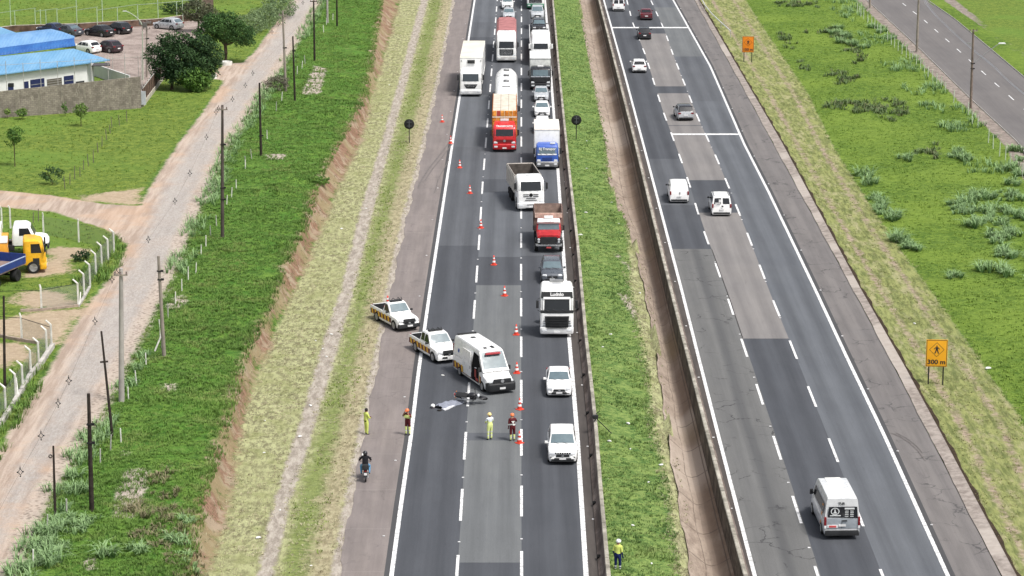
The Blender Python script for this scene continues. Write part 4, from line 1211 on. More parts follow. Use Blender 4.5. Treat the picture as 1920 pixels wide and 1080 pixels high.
text('TRANSPOR', .18, t2, Matrix.Translation((0, yf - 1.20, 2.48)) @ Euler((math.radians(55), 0, PI)).to_matrix().to_4x4(), PLAST)
q = MB(); q.box((0, yf - 2.1, 2.72), (.75, .3, .20)); q.build('roof_sign', WHITE, t2, bevel=.03)
q = MB(); q.box((0, yf - .07, 1.10), (1.35, .10, .62)); q.box((0, yf - .02, 1.10), (.10, .03, .10)); q.build('grille', PLAST, t2, bevel=.02)
for s in (-1, 1):
    q = MB(); q.box((s * .86, yf - .05, 1.12), (.34, .12, .40)); q.build('headlight_panel', PLAST, t2)
    q = MB(); q.lathe([(.02, 0), (.10, .01), (.11, .04), (.09, .05)], (s * .86, yf + .0, 1.20), axis='y', n=14); q.build('headlight', LAMP, t2, 40)
    q = MB(); q.box((s * .86, yf + .01, 1.0), (.18, .03, .10)); q.build('indicator', LAMP, t2)
    q = MB(); q.box((s * 1.28, yf - 1.3, 1.95), (.16, .1, .42)); q.tube([(s * 1.0, yf - 1.4, 1.7), (s * 1.28, yf - 1.3, 1.8)], .02, n=5); q.tube([(s * 1.0, yf - 1.4, 2.2), (s * 1.28, yf - 1.3, 2.1)], .02, n=5); q.build('side_mirror', PLAST, t2)
    q = MB(); q.loft([[(s * x, y, z) for x, y, z in ((.80, yf - .15, .95), (1.16, yf - .2, .95), (1.16, yf - .2, 1.0), (.80, yf - .15, 1.02))], [(s * x, y, z) for x, y, z in ((.85, yf - .6, 1.25), (1.18, yf - .6, 1.2), (1.18, yf - .6, 1.24), (.85, yf - .6, 1.3))], [(s * x, y, z) for x, y, z in ((.9, yf - 1.4, 1.0), (1.18, yf - 1.5, .95), (1.18, yf - 1.5, 1.0), (.9, yf - 1.4, 1.05))]]); q.build('fender', PLAST, t2)
    q = MB(); q.face([(s * 1.085, yf - 1.45, 1.75), (s * 1.085, yf - 2.4, 1.75), (s * 1.03, yf - 2.4, 2.25), (s * 1.03, yf - 1.6, 2.25)]); q.build('side_window', GLASS_K, t2)
q = MB(); q.box((0, yf + .02, .70), (2.2, .14, .13)); 
for s in (-1, 1): q.box((s * 1.02, yf - .02, .78), (.22, .14, .13), rz=-s * .3)
q.build('bumper', CHROME, t2, bevel=.02)
q = MB(); q.box((0, yf + .04, .52), (.4, .03, .14)); q.build('license_plate', M('plate_red', (.55, .08, .08)), t2)
chassis(t2, -L / 2, yf - .3, [yf - .85, -1.3, -2.5], single=(0,))
dump_bed(t2, -L / 2 + .1, yf - 3.15, 2.45, 1.25, 2.75, M('rusty_brown_steel', (.20, .135, .115), .8, .3, var=.4, sc=2), M('dusty_inner_steel', (.30, .22, .185), .9, .2, var=.3, sc=2))
q = MB(); q.box((0, yf - 3.12, 2.65), (2.35, .05, .42), rz=0)
for k in range(17): q.box((-1.12 + k * .14, yf - 3.08, 2.65), (.05, .04, .40))
q.build('slatted_headboard', M('faded_pink_boards', (.66, .50, .42), .8, .2, var=.25), t2)
mudflaps(t2, -3.2, 2.45)

# 3. white dump truck, open bed
L = 8.2
t3 = truck_base('dump_truck', 'white dump truck with tall slatted front and empty open bed, beside the blue box truck', 995.5, 397, PI + .12, L, GM_)
yf = L / 2
fy, w_, zb, zt, panel = cab(t3, yf, WHITE, 2.5, 3.15, 2.2, .30, bump=WHITE, wsb=.56, wst=.86, lampz=.90)
for k, (z, ww) in enumerate(((1.62, .55), (1.44, .55), (1.26, .58), (1.08, .72))):
    q = MB(); q.box((-.45 if k < 2 else 0, yf + .02, z), (.50 if k < 2 else ww * 1.5, .03, .055));
    if k < 2: q.box((.45, yf + .02, z), (.50, .03, .055))
    q.build('grille_slot', PLAST, t3)
q = MB(); q.lathe([(.02, 0), (.15, .01), (.17, .03), (.13, .03), (.12, .02)], (0, yf + .01, 1.56), axis='y', n=18); q.build('emblem', CHASSIS, t3, 40)
q = MB(); q.box((0, yf + .07, .66), (.75, .03, .06)); q.box((0, yf + .07, .36), (.95, .03, .06)); q.build('lower_vent', PLAST, t3)
chassis(t3, -L / 2, yf - .4, [yf - 1.4, -1.2, -2.5], single=(0,))
BEDG = M('dusty_grey_bed', (.42, .38, .345), .8, .25, var=.25, sc=1.5)
dump_bed(t3, -L / 2, yf - 2.5, 2.5, 1.3, 2.95, M('off_white_bed', (.58, .55, .51), .7, .3, var=.2), M('dark_dusty_lining', (.105, .092, .082), .95, .1, var=.35, sc=2), board=BEDG)
q = MB(); q.tube([(1.05, yf - 2.3, 1.0), (1.05, yf - 2.3, 2.9), (1.05, yf - 2.0, 3.0)], .07); q.tube([(.8, yf - 2.4, 1.2), (1.2, yf - 2.4, 1.9)], .06); q.build('exhaust_stack', CHASSIS, t3)
q = MB(); q.box((1.0, yf - 2.35, 1.5), (.4, .25, .5)); q.build('air_filter', PLAST, t3, bevel=.03)
mudflaps(t3, -3.3, 2.5)

# 4. blue box truck
L = 7.8
t4 = truck_base('box_truck', 'white box truck with a blue lettered cab and lit headlights beside the barrier', 1026, 319, PI, L, GI)
yf = L / 2
fy, w_, zb, zt, panel = cab(t4, yf, BLUEP, 2.2, 2.55, 1.7, .22, bump=STEEL, wsb=.52, wst=.84, lampz=.98, glass=GLASS_B, hatch=False)
panel(-w_ * .45, w_ * .45, .95, 1.28, 'grille', M('dark_blue_grille', (.02, .05, .20), .4), .03)
panel(-w_ * .85, w_ * .85, zb + .02, zb + .14, 'visor_strip', PLATE, .05)
text('RJ Transpor', .34, t4, Matrix.Translation((0, fy(zt - .1) + .09, zt - .12)) @ Euler((math.radians(76), 0, PI)).to_matrix().to_4x4(), PLATE, bold=.006)
q = MB(); q.box((-.55, yf - .75, 2.56), (.5, .3, .12)); q.build('roof_lamp', PLATE, t4, bevel=.03)
def cargo_box(root, y0, y1, W, z0, z1, m_side, m_roof, trim=STEEL):
    q = MB(); q.box((0, (y0 + y1) / 2, (z0 + z1) / 2), (W, y1 - y0, z1 - z0)); b = q.build('cargo_box', m_side, root, bevel=.04)
    q = MB(); q.box((0, (y0 + y1) / 2, z1 + .012), (W - .06, y1 - y0 - .06, .03)); q.build('box_roof', m_roof, root, bevel=.01)
    q = MB()
    for s in (-1, 1):
        q.box((s * (W / 2 - .02), (y0 + y1) / 2, z0 - .02), (.08, y1 - y0, .12)); q.box((s * (W / 2 - .012), (y0 + y1) / 2, z1 - .03), (.05, y1 - y0, .09))
        for yy in (y0 + .02, y1 - .02): q.box((s * (W / 2 - .02), yy, (z0 + z1) / 2), (.07, .07, z1 - z0 + .02))
    q.box((0, y1, z1 - .03), (W, .05, .09)); q.build('box_trim', trim, root)
    return b
cargo_box(t4, -L / 2, yf - 1.85, 2.5, 1.05, 3.75, WHITE, M('cream_white_roof', (.78, .70, .62), .7, .2), WHITE2)
chassis(t4, -L / 2, yf - .3, [yf - 1.1, -1.9], single=(0,))
# 5. red truck with orange crates
L = 13.6
t5 = truck_base('crate_truck', 'red truck with orange crate body and pale slatted cover in the middle lane', 946, 286, PI, L, GM_)
yf = L / 2
REDB = M('bright_red_cab', (.55, .02, .025), .3, .5, coat=.4, var=.1)
fy, w_, zb, zt, panel = cab(t5, yf, REDB, 2.4, 2.75, 1.8, .25, bump=REDB, wsb=.54, wst=.84, lampz=1.05, hatch=False)
panel(-w_ * .72, w_ * .72, 1.08, 1.34, 'grille', M('dark_red_grille', (.16, .012, .012), .5), .03)
q = MB(); q.lathe([(.02, 0), (.11, .01), (.13, .03), (.10, .03)], (0, yf + .02, 1.22), axis='y', n=16); q.build('emblem', CHROME, t5, 40)
q = MB(); q.loft([[(-1.15, yf - .35, 2.45), (1.15, yf - .35, 2.45), (1.1, yf - 1.7, 2.74), (-1.1, yf - 1.7, 2.74)], [(-1.1, yf - .50, 2.75), (1.1, yf - .50, 2.75), (1.0, yf - 1.6, 3.05), (-1.0, yf - 1.6, 3.05)]]); q.build('wind_deflector', REDB, t5, bevel=.05)
text('TRANSPORTES', .26, t5, Matrix.Translation((0, yf - .41, 2.66)) @ Euler((math.radians(62), 0, PI)).to_matrix().to_4x4(), PLATE, bold=.008)
q = MB(); q.box((0, yf - 1.5, 3.14), (.85, .2, .24)); q.build('roof_sign', PLATE, t5, bevel=.04)
chassis(t5, -L / 2, yf - .3, [yf - 1.3, -2.6, -3.9], single=(0,))
y0, y1 = -L / 2, yf - 2.0
q = MB(); q.box((0, (y0 + y1) / 2, 1.14), (2.5, y1 - y0, .16)); q.build('flatbed', WOODC, t5)
q = MB()
for s in (-1, 1):
    for k in range(6): q.box((s * 1.24, (y0 + y1) / 2, 1.45 + k * .47), (.04, y1 - y0, .22))
for k in range(11):
    yy = y0 + .1 + (y1 - y0 - .2) * k / 10
    for s in (-1, 1): q.box((s * 1.275, yy, 2.45), (.05, .10, 2.5))
q.build('side_stakes', M('orange_boards', (.50, .17, .04), .7, .2, var=.3), t5)
for zz in range(5):
    for xx in range(6):
        q = MB(); q.box((-1.03 + xx * .412, y1 - .18, 1.47 + zz * .56), (.37, .35, .50)); q.build('crate', [ORANGE, M('orange_crates_light', (.70, .30, .06), .7, .2, var=.4), M('red_crate', (.38, .05, .03), .7)][(xx * 3 + zz * 5 + (zz == 3 and xx == 4) * 2) % 3 if (xx * 7 + zz * 3) % 5 == 0 else (xx + zz) % 2], t5)
q = MB(); q.box((0, y1 - .0, 3.35), (2.5, .06, .12)); q.build('crossbar', M('pale_board', (.78, .66, .52), .7), t5)
tt = NT('cream_slatted_cover', .8, .2)
oc = tt.obj(); yy_ = tt.sep(oc, 1); xx_ = tt.sep(oc, 0)
ly = tt.rng(tt.math('ABSOLUTE', tt.math('SUBTRACT', tt.math('FRACT', tt.math('MULTIPLY', yy_, 1 / .55)), .5)), .03, .07, 1, 0)
lx = tt.rng(tt.math('ABSOLUTE', tt.math('SUBTRACT', tt.math('FRACT', tt.math('ADD', tt.math('MULTIPLY', xx_, 1 / .82), .0)), .5)), .02, .05, 1, 0)
tt.color(tt.mix(tt.math('MULTIPLY', tt.math('MAXIMUM', ly, lx), .65), tt.mix(tt.rng(tt.noise(1.5, 4, .6, oc), .3, .7), (.50, .44, .36), (.66, .61, .52)), (.14, .11, .08)))
q = MB(); q.box((0, (y0 + y1) / 2 - .45, 3.86), (2.44, y1 - y0 - .9, .10), taper=.98); q.box((0, (y0 + y1) / 2 - .4, 2.5), (2.3, y1 - y0 - .9, 2.64))
q.build('load_cover', tt.mat, t5, bevel=.02)

# 6. tanker in front lane, behind the crate truck
L = 22.0
t6 = truck_base('tanker_truck', 'white tanker truck with a row of roof hatches behind the crate truck', 949, 235, PI, L, GM_)
yf = L / 2
fy, w_, zb, zt, panel = cab(t6, yf, WHITE, 2.4, 2.5, 1.6, .2, bump=WHITE, hatch=False)
chassis(t6, -L / 2, yf - .3, [yf - 1.2, 4.0, -7.6, -8.9], single=(0,))
q = MB(); tk = []
for yy, f in ((-L / 2, .30), (-L / 2 + .8, .50), (-L / 2 + 2.5, .80), (-L / 2 + 5.0, 1), (yf - 2.4, 1), (yf - 2.0, .93), (yf - 1.85, .72)):
    tk.append([(1.27 * f * (abs(math.cos(a)) ** .75) * math.copysign(1, math.cos(a)), yy, 2.30 + 1.22 * f * (abs(math.sin(a)) ** .8) * math.copysign(1, math.sin(a))) for a in np.linspace(0, 2 * PI, 29)[:-1]])
q.loft(tk); q.build('tank', WHITE, t6, 50)
for k, yy in enumerate((-5.5, -1.5, 2.5)):
    q = MB(); q.lathe([(.30, 0), (.30, .12), (.26, .16), (.05, .17)], (0, yy, 3.50), n=16); q.build('hatch', STEEL, t6, 40)
    q = MB(); q.box((0, yy - .42, 3.55), (.62, .10, .08)); q.box((0, yy + .42, 3.55), (.62, .10, .08)); q.build('hatch_frame', PLAST, t6)
q = MB(); q.box((0, 6.4, 3.53), (.85, .22, .07)); q.build('roof_slot', PLAST, t6)
q = MB()
for s in (-1, 1): q.box((s * .52, -.5, 3.44), (.06, 13, .06))
q.build('catwalk_rail', WHITE2, t6)
q = MB(); q.box((0, yf - 1.75, 1.2), (2.3, .1, .3)); q.build('tank_frame', CHASSIS, t6)

# 7. white cab with reddish covered trailer
L = 15.0
t7 = truck_base('semi_truck', 'white truck with black grille slats pulling a trailer under a faded red cover', 949.5, 118, PI, L, GM_)
yf = L / 2
fy, w_, zb, zt, panel = cab(t7, yf, WHITE, 2.5, 3.8, 2.4, .4, bump=WHITE2, wsb=.42, wst=.66, lampz=.95)
panel(-w_ * .70, w_ * .70, .95, 1.75, 'grille', PLAST, .03)
q = MB()
for k in range(5): q.box((0, yf + .05, 1.02 + k * .16), (1.5, .03, .06))
q.build('grille_slat', CHROME, t7)
chassis(t7, -L / 2, yf - .3, [yf - 1.4, yf - 4.6, -4.2, -5.5], single=(0,))
FRED = M('faded_red_tarp', (.36, .155, .155), .85, .15, var=.25, sc=1.2)
q = MB(); tk = []
for yy in np.linspace(-L / 2, yf - 2.7, 12):
    f = .03 * math.sin(yy * 2.1)
    tk.append([(-1.27, yy, 1.2), (1.27, yy, 1.2), (1.27, yy, 3.45 + f), (1.0, yy, 3.75 + f), (0, yy, 3.85 + f), (-1.0, yy, 3.75 + f), (-1.27, yy, 3.45 + f)])
q.loft(tk); q.build('tarpaulin', FRED, t7, 40)
# 8. white box truck straddling the edge line
L = 16.5
t8 = truck_base('semi_truck', 'white truck with cream roofed box and small roof window driving along the left edge line', 882.5, 182, PI - .012, L, None)
yf = L / 2
fy, w_, zb, zt, panel = cab(t8, yf, WHITE, 2.5, 3.1, 2.1, .3, bump=WHITE, wsb=.52, wst=.84, glass=GLASS, hatch=False)
q = MB(); q.face([(-.80, yf + .03, 1.50), (.80, yf + .03, 1.50), (.50, yf + .03, 1.02), (-.50, yf + .03, 1.02)]); q.build('grille', PLAST, t8)
q = MB()
for k in range(2): q.box((0, yf + .045, 1.38 - k * .16), (1.25 - k * .3, .03, .03))
q.build('grille_slat', CHROME, t8)
cargo_box(t8, -L / 2, yf - 2.6, 2.6, 1.2, 4.2, WHITE, CREAM, WHITE2)
chassis(t8, -L / 2, yf - .3, [yf - 1.35, yf - 5.2, -5.0, -6.3], single=(0,))
q = MB(); q.box((0, yf - 2.52, 3.74), (.85, .12, .40)); q.build('roof_window', PLAST, t8, bevel=.02)
q = MB()
for s in (-1, 1): q.box((s * 1.13, yf - 2.57, 3.85), (.08, .06, .2))
q.build('corner_lamp', STEEL, t8)
# 9. black truck carrying a pale load, white cab behind it with cars aboard
L = 10.5
t9 = truck_base('truck', 'black truck with lit headlights and a pale silver covered load behind the silver sedan', 1013.5, 170, PI, L, GI)
yf = L / 2
fy, w_, zb, zt, panel = cab(t9, yf, BLACKP, 2.4, 2.75, 1.8, .25, bump=PLAST, wsb=.52, wst=.86, glass=GLASS_B, hatch=False, lampz=1.0)
panel(-w_ * .75, w_ * .75, 1.0, 1.5, 'grille', PLAST, .03)
panel(-w_ * .95, w_ * .95, 1.62, 1.70, 'chrome_strip', CHROME, .03)
q = MB(); q.box((0, yf - .9, 2.78), (.7, .3, .14)); q.build('roof_sign', PLATE, t9, bevel=.03)
cargo_box(t9, -L / 2 + 2.2, yf - 2.0, 2.5, 1.2, 3.5, M('silver_white_cover', (.60, .61, .59), .5, .4, var=.15), M('silver_white_top', (.66, .67, .65), .5, .4, var=.15), STEEL)
chassis(t9, -L / 2 + 1.5, yf - .3, [yf - 1.2, -2.2], single=(0,))
L = 24.0
tA = truck_base('car_transporter', 'white truck carrying two cars on its railed deck behind the black truck', 1014, 124, PI, L, GI, cat='truck')
yf = L / 2
fy, w_, zb, zt, panel = cab(tA, yf, WHITE, 2.4, 4.0, 4.2, .9, bump=WHITE, wsb=.48, wst=.66, mirrors=WHITE, glass=GLASS_K, hatch=False)
chassis(tA, -L / 2, yf - .3, [yf - 1.3, yf - 5.6, -7.6, -8.9], single=(0,))
q = MB(); q.box((0, -2.4, 1.35), (2.5, 19, .14)); q.build('deck', CHASSIS, tA)
for s in (-1, 1):
    q = MB(); q.box((s * 1.27, -2.4, 1.9), (.08, 19, .10)); q.box((s * 1.27, -2.4, 1.5), (.08, 19, .16))
    for k in range(14): q.box((s * 1.27, -11.6 + k * 1.4, 1.7), (.07, .08, .5))
    q.build('deck_rail', WHITE, tA)
q = MB(); q.box((0, yf - 4.45, 2.4), (2.4, .10, 2.6)); q.box((-.75, yf - 4.4, 3.8), (.5, .12, .1)); q.box((.75, yf - 4.4, 3.8), (.5, .12, .1)); q.build('headboard', WHITE2, tA)
pA = tA.location
for dy, kk, pt, lb in ((60, 'suv', BLACKP, 'black SUV with chrome front on the transporter deck, nearer of the two'), (34, 'hatch', SILVER, 'silver grey car on the transporter deck, farther of the two')):
    cc_ = car('suv' if kk == 'suv' else 'hatchback_car', lb, 'car', pt, 1014, 100, PI, kk, 4.6 if kk == 'suv' else 4.1, 1.85, 1.65, group='cars on the transporter deck')
    gg = P(1014 if dy == 60 else 1011, dy, 1.62); cc_.location = (pA.x + (0 if dy == 60 else -.1), gg.y + (2.3 if dy == 60 else 2.05), 1.42)
L = 12.0
tB = truck_base('truck', 'white truck with green bumper cut by the top edge of the picture', 1004, 18, PI, L, GI)
yf = L / 2
fy, w_, zb, zt, panel = cab(tB, yf, WHITE, 2.5, 3.4, 2.2, .35, bump=M('green_bumper', (.05, .22, .12), .5), hatch=False)
panel(-w_ * .75, w_ * .75, .98, 1.8, 'grille', PLAST, .03)
q = MB()
for k in range(4): q.box((0, yf + .05, 1.05 + k * .18), (1.6, .03, .05))
q.build('grille_slat', CHROME, tB)
chassis(tB, -L / 2, yf - .3, [yf - 1.3, -2.6], single=(0,))
cargo_box(tB, -L / 2, yf - 2.5, 2.55, 1.2, 3.9, WHITE, WHITE2)

# ---- trucks parked in the lower yard, left edge (high ground)
def parked_truck(name, label, px, py, rz, L, h=HL): 
    t = truck_base(name, label, px, py, rz, L, 'trucks parked in the fenced lot', h); return t
L = 7.0; rzp = math.radians(-78)
ty = parked_truck('truck', 'yellow cab truck with orange and white bin body parked beside the blue flatbed', 87, 506, math.radians(-80), L)
yf = L / 2
fy, w_, zb, zt, panel = cab(ty, yf, YELP, 2.3, 2.75, 1.75, .22, bump=YELP, wsb=.50, wst=.86, glass=GLASS_B, hatch=False, z0=.7)
chassis(ty, -L / 2, yf - .3, [yf - 1.0, -1.8], single=(0,))
q = MB(); q.box((0, -1.4, 1.85), (2.3, 4.0, 1.4), taper=.95); q.build('bin_body', M('orange_bin', (.75, .33, .03), .5), ty, bevel=.05)
q = MB(); q.box((0, -1.4, 2.63), (2.25, 3.9, .12)); q.build('bin_lid', WHITE, ty, bevel=.03)
q = MB(); q.box((1.165, -1.6, 1.95), (.03, 2.6, .5)); q.build('side_opening', GLASS_K, ty)
L = 7.5
tw_ = parked_truck('truck', 'white truck with rounded white bonnet parked behind the yellow cab truck', 94, 474, math.radians(-82), L)
yf = L / 2
q = MB(); q.loft([rrect(1.0, yf - 3.0, yf - 1.15, .9, .15), rrect(1.08, yf - 3.0, yf - 1.1, 1.6, .18), rrect(1.0, yf - 2.9, yf - 1.5, 2.45, .2), rrect(.88, yf - 2.8, yf - 1.75, 2.62, .2)]); q.build('cab', WHITE, tw_, 40)
q = MB(); rr_ = []
for yy, f, zz in ((yf - 1.3, 1.0, 1.75), (yf - .6, .98, 1.72), (yf - .2, .85, 1.6), (yf - .02, .55, 1.35)):
    rr_.append([(math.cos(a) * 1.0 * f, yy, 1.0 + (zz - 1.0) * math.sin(a)) for a in np.linspace(0, PI, 11)])
q.loft(rr_); q.build('bonnet', WHITE, tw_, 50)
q = MB(); q.face([(-.9, yf - 1.11, 1.75), (.9, yf - 1.11, 1.75), (.82, yf - 1.47, 2.40), (-.82, yf - 1.47, 2.40)]); q.build('windshield', GLASS, tw_)
for s in (-1, 1):
    q = MB(); q.face([(s * 1.09, yf - 1.4, 1.75), (s * 1.09, yf - 2.4, 1.75), (s * 1.02, yf - 2.4, 2.35), (s * 1.02, yf - 1.65, 2.35)]); q.build('side_window', GLASS_K, tw_)
    q = MB(); q.lathe([(.02, 0), (.12, .02), (.12, .06)], (s * .8, yf - .15, 1.0), axis='y'); q.build('headlight', LAMP, tw_, 40)
q = MB(); q.box((0, yf - .1, .72), (2.2, .16, .2)); q.build('bumper', PLAST, tw_, bevel=.03)
chassis(tw_, -L / 2, yf - .2, [yf - .8, -1.9], single=(0,))
q = MB(); q.box((0, -1.9, 1.8), (2.4, 3.6, 1.5)); q.build('cargo_box', WHITE, tw_, bevel=.05)
q = MB(); q.box((0, .15, 1.3), (1.6, .5, .7)); q.build('equipment', M('orange_bin', (.75, .33, .03), .5), tw_, bevel=.05)
L = 5.6
BLU2 = M('deep_blue_steel', (.018, .045, .20), .5, .4, var=.2)
tf = parked_truck('flatbed_truck', 'dark blue flatbed body with a brown deck at the left edge of the lot', -44, 549, math.radians(161), L)
yf = L / 2
q = MB(); q.box((0, 0, 1.2), (2.4, L, .12)); q.build('flatbed', M('brown_deck', (.24, .175, .15), .85, .15, var=.3), tf)
for s in (-1, 1):
    q = MB(); q.box((s * 1.2, 0, 1.5), (.06, L, .50)); q.build('side_board', BLU2, tf)
    q = MB(); q.box((s * 1.2, 0, 1.79), (.09, L, .06)); q.build('board_rim', M('pale_blue_rim', (.35, .42, .60), .5), tf)
q = MB(); q.box((0, yf, 1.5), (2.4, .07, .5)); q.build('tailboard', BLU2, tf)
q = MB(); q.box((0, -yf, 1.6), (2.4, .08, .75)); q.build('headboard', BLU2, tf)
chassis(tf, -L / 2, yf, [yf - 1.2, -1.6], W=2.4, tank=False)
q = MB(); q.box((1.0, yf - .8, .75), (.06, 1.8, .9)); q.build('mudguard', CHASSIS, tf)
# ---------------------------------------------------------------- grass and plants
def leafmat(name, dark, light, tip=None, rough=.7, trans=.15, patch=None, pscale=.5):
    t = NT(name, rough, .25)
    tone = t.attr('tone')
    c = t.mix(tone, dark, light)
    if patch:
        c = t.mix(t.rng(t.noise(pscale, 4, .6), .50, .66, 0, .8), c, patch)
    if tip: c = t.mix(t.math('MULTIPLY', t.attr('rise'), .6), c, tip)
    t.color(c)
    t.p.inputs['Transmission Weight'].default_value = 0
    return t.mat

def blades(name, x, y, z, hgt, wid, nb, mat, lean=.6, tone=None, spread=.12, label=None):
    """many bent blades gathered in tufts, one mesh"""
    n = len(x)
    if n == 0: return None
    X = np.repeat(x, nb); Yv = np.repeat(y, nb); Z = np.repeat(z, nb); H = np.repeat(hgt, nb) * RNG.uniform(.55, 1.15, n * nb)
    N = n * nb
    az = RNG.uniform(0, 2 * np.pi, N); ln = RNG.uniform(.15, 1, N) * lean
    sp = np.repeat(np.broadcast_to(spread, (n,)), nb)
    bx = X + np.cos(az) * sp * RNG.uniform(0, 1, N); by = Yv + np.sin(az) * sp * RNG.uniform(0, 1, N)
    dx, dy = np.cos(az), np.sin(az)
    pa = az + np.pi / 2 + RNG.uniform(-.6, .6, N); wx, wy = np.cos(pa), np.sin(pa)
    W = np.repeat(np.broadcast_to(wid, (n,)), nb) * RNG.uniform(.6, 1.2, N) / 2
    v = np.empty((N, 5, 3), np.float32)
    v[:, 0] = np.stack([bx - wx * W, by - wy * W, Z - .03], 1); v[:, 1] = np.stack([bx + wx * W, by + wy * W, Z - .03], 1)
    mx, my, mz = bx + dx * H * ln * .35, by + dy * H * ln * .35, Z + H * .62
    v[:, 2] = np.stack([mx + wx * W * .8, my + wy * W * .8, mz], 1); v[:, 3] = np.stack([mx - wx * W * .8, my - wy * W * .8, mz], 1)
    v[:, 4] = np.stack([bx + dx * H * ln, by + dy * H * ln, Z + H * (1 - .35 * ln)], 1)
    me = bpy.data.meshes.new(name)
    me.vertices.add(N * 5); me.vertices.foreach_set('co', v.ravel())
    base = (np.arange(N) * 5)[:, None]
    q = (base + np.array([0, 1, 2, 3])).ravel(); t = (base + np.array([3, 2, 4])).ravel()
    idx = np.empty((N, 7), np.int32); idx[:, :4] = q.reshape(N, 4); idx[:, 4:] = t.reshape(N, 3)
    me.loops.add(N * 7); me.loops.foreach_set('vertex_index', idx.ravel())
    st = np.empty((N, 2), np.int32); st[:, 0] = np.arange(N) * 7; st[:, 1] = st[:, 0] + 4
    me.polygons.add(N * 2); me.polygons.foreach_set('loop_start', st.ravel())
    me.update(calc_edges=True)
    tn = RNG.uniform(0, 1, n) if tone is None else tone
    tn = np.clip(np.repeat(tn, nb) + RNG.uniform(-.25, .25, N), 0, 1)
    a = me.attributes.new('tone', 'FLOAT', 'POINT'); a.data.foreach_set('value', np.repeat(tn, 5).astype(np.float32))
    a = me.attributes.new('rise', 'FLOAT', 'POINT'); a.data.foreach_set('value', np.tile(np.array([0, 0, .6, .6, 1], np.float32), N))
    me.materials.append(mat)
    o = bpy.data.objects.new(name, me); COL.objects.link(o)
    tag(o, label, 'grass', kind='stuff')
    return o

def scatter(fa, fb, y0, y1, dens, thin=True, jit=.6):
    """points between two lines, thinner with distance"""
    area = 0; xs, ys = [], []
    for y in np.arange(y0, y1, 4.0):
        a, b = float(fa(y)), float(fb(y))
        if b - a < .1: continue
        d = dens * (1 if not thin else (150 / max(150, y)) ** 1.3)
        n = RNG.poisson((b - a) * 4 * d)
        xs.append(RNG.uniform(a - jit * .5, b + jit * .3, n)); ys.append(RNG.uniform(y, y + 4, n))
    return np.concatenate(xs), np.concatenate(ys)

def in_view(x, y, m=6):
    """keep what the photographed stretch can show, plus a margin"""
    zc = y * CT + CH * ST
    return np.abs(x * F / zc) < 960 + m * F / zc

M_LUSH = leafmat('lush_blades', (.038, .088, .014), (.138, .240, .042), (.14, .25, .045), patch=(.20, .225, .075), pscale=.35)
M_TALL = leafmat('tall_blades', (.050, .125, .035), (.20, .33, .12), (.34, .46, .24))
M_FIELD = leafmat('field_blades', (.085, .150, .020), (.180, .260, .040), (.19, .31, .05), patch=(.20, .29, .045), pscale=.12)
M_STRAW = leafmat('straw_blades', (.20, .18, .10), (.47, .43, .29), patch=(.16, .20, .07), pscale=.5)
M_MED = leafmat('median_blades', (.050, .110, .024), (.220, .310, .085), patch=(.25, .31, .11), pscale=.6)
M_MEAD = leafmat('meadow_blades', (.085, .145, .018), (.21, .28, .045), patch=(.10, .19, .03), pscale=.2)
# left bank
x, y = scatter(off(c_D, .5), off(c_G, .1), 122, 396, 26)
k = in_view(x, y) & (vnoise(x, y, 5, 9) + vnoise(x, y, 1.3, 4) * .5 > .36)
x, y = x[k], y[k]
dens_t = np.clip(vnoise(x, y, 6.0, 20) * .55 + vnoise(x, y, 2.2, 21) * .45 + vnoise(x, y, .8, 22) * .35 - .22, 0, 1)
hh_ = .12 + .20 * vnoise(x, y, 2.4, 5) ** 1.5 + .10 * smooth01((x - (c_G(y) - 1.5)) / 1.5)
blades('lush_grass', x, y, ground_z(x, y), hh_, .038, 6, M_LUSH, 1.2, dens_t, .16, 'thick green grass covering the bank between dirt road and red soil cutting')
# tall clumps along the fence line and at the bottom left
x, y = scatter(off(c_D, -.1), off(c_D, 1.3), 122, 396, 5.5)
k = vnoise(x, y, 7, 31) + .3 * vnoise(x, y, 1.5, 32) + (y > 240) * .18 + (y < 145) * .35 > .62
x, y = x[k], y[k]
blades('tall_grass', x, y, ground_z(x, y), .55 + .35 * vnoise(x, y, 3, 33), .06, 9, M_TALL, 1.3, None, .22, 'tall blue green grass along the wire fence beside the dirt road')
def clumps(pts, name, label, h=HL, hg=.8, nb=90, mat=M_TALL, r=.55, wid=.06, lean=1.4):
    xs, ys, hs_, zs = [], [], [], []
    for q in pts:
        p = P(q[0], q[1], h); rr = r * (q[2] if len(q) > 2 else 1)
        n = max(3, int(9 * rr / r)); vs_ = random.uniform(.55, 1.3)
        for _ in range(n):
            a, d = random.uniform(0, 2 * PI), rr * math.sqrt(random.random())
            xs.append(p.x + math.cos(a) * d); ys.append(p.y + math.sin(a) * d * 1.3); hs_.append(hg * vs_ * (.7 + .5 * random.random())); zs.append(p.z)
    xs, ys = np.array(xs), np.array(ys)
    blades(name, xs, ys, ground_z(xs, ys) , np.array(hs_), wid, nb // 6, mat, lean, None, .12, label)
clumps([(120,985,1.6),(95,1000,1.4),(150,1000,1.3),(75,1030,1.4),(110,1030),(60,1060),(100,1065),(170,985),(340,1010,1.2),(350,1040,1.1),(345,975),(135,900),(150,925),(200,1050),(260,1040),(30,1075)], 'tall_grass', 'arching tall grass clumps at the bottom left of the bank')
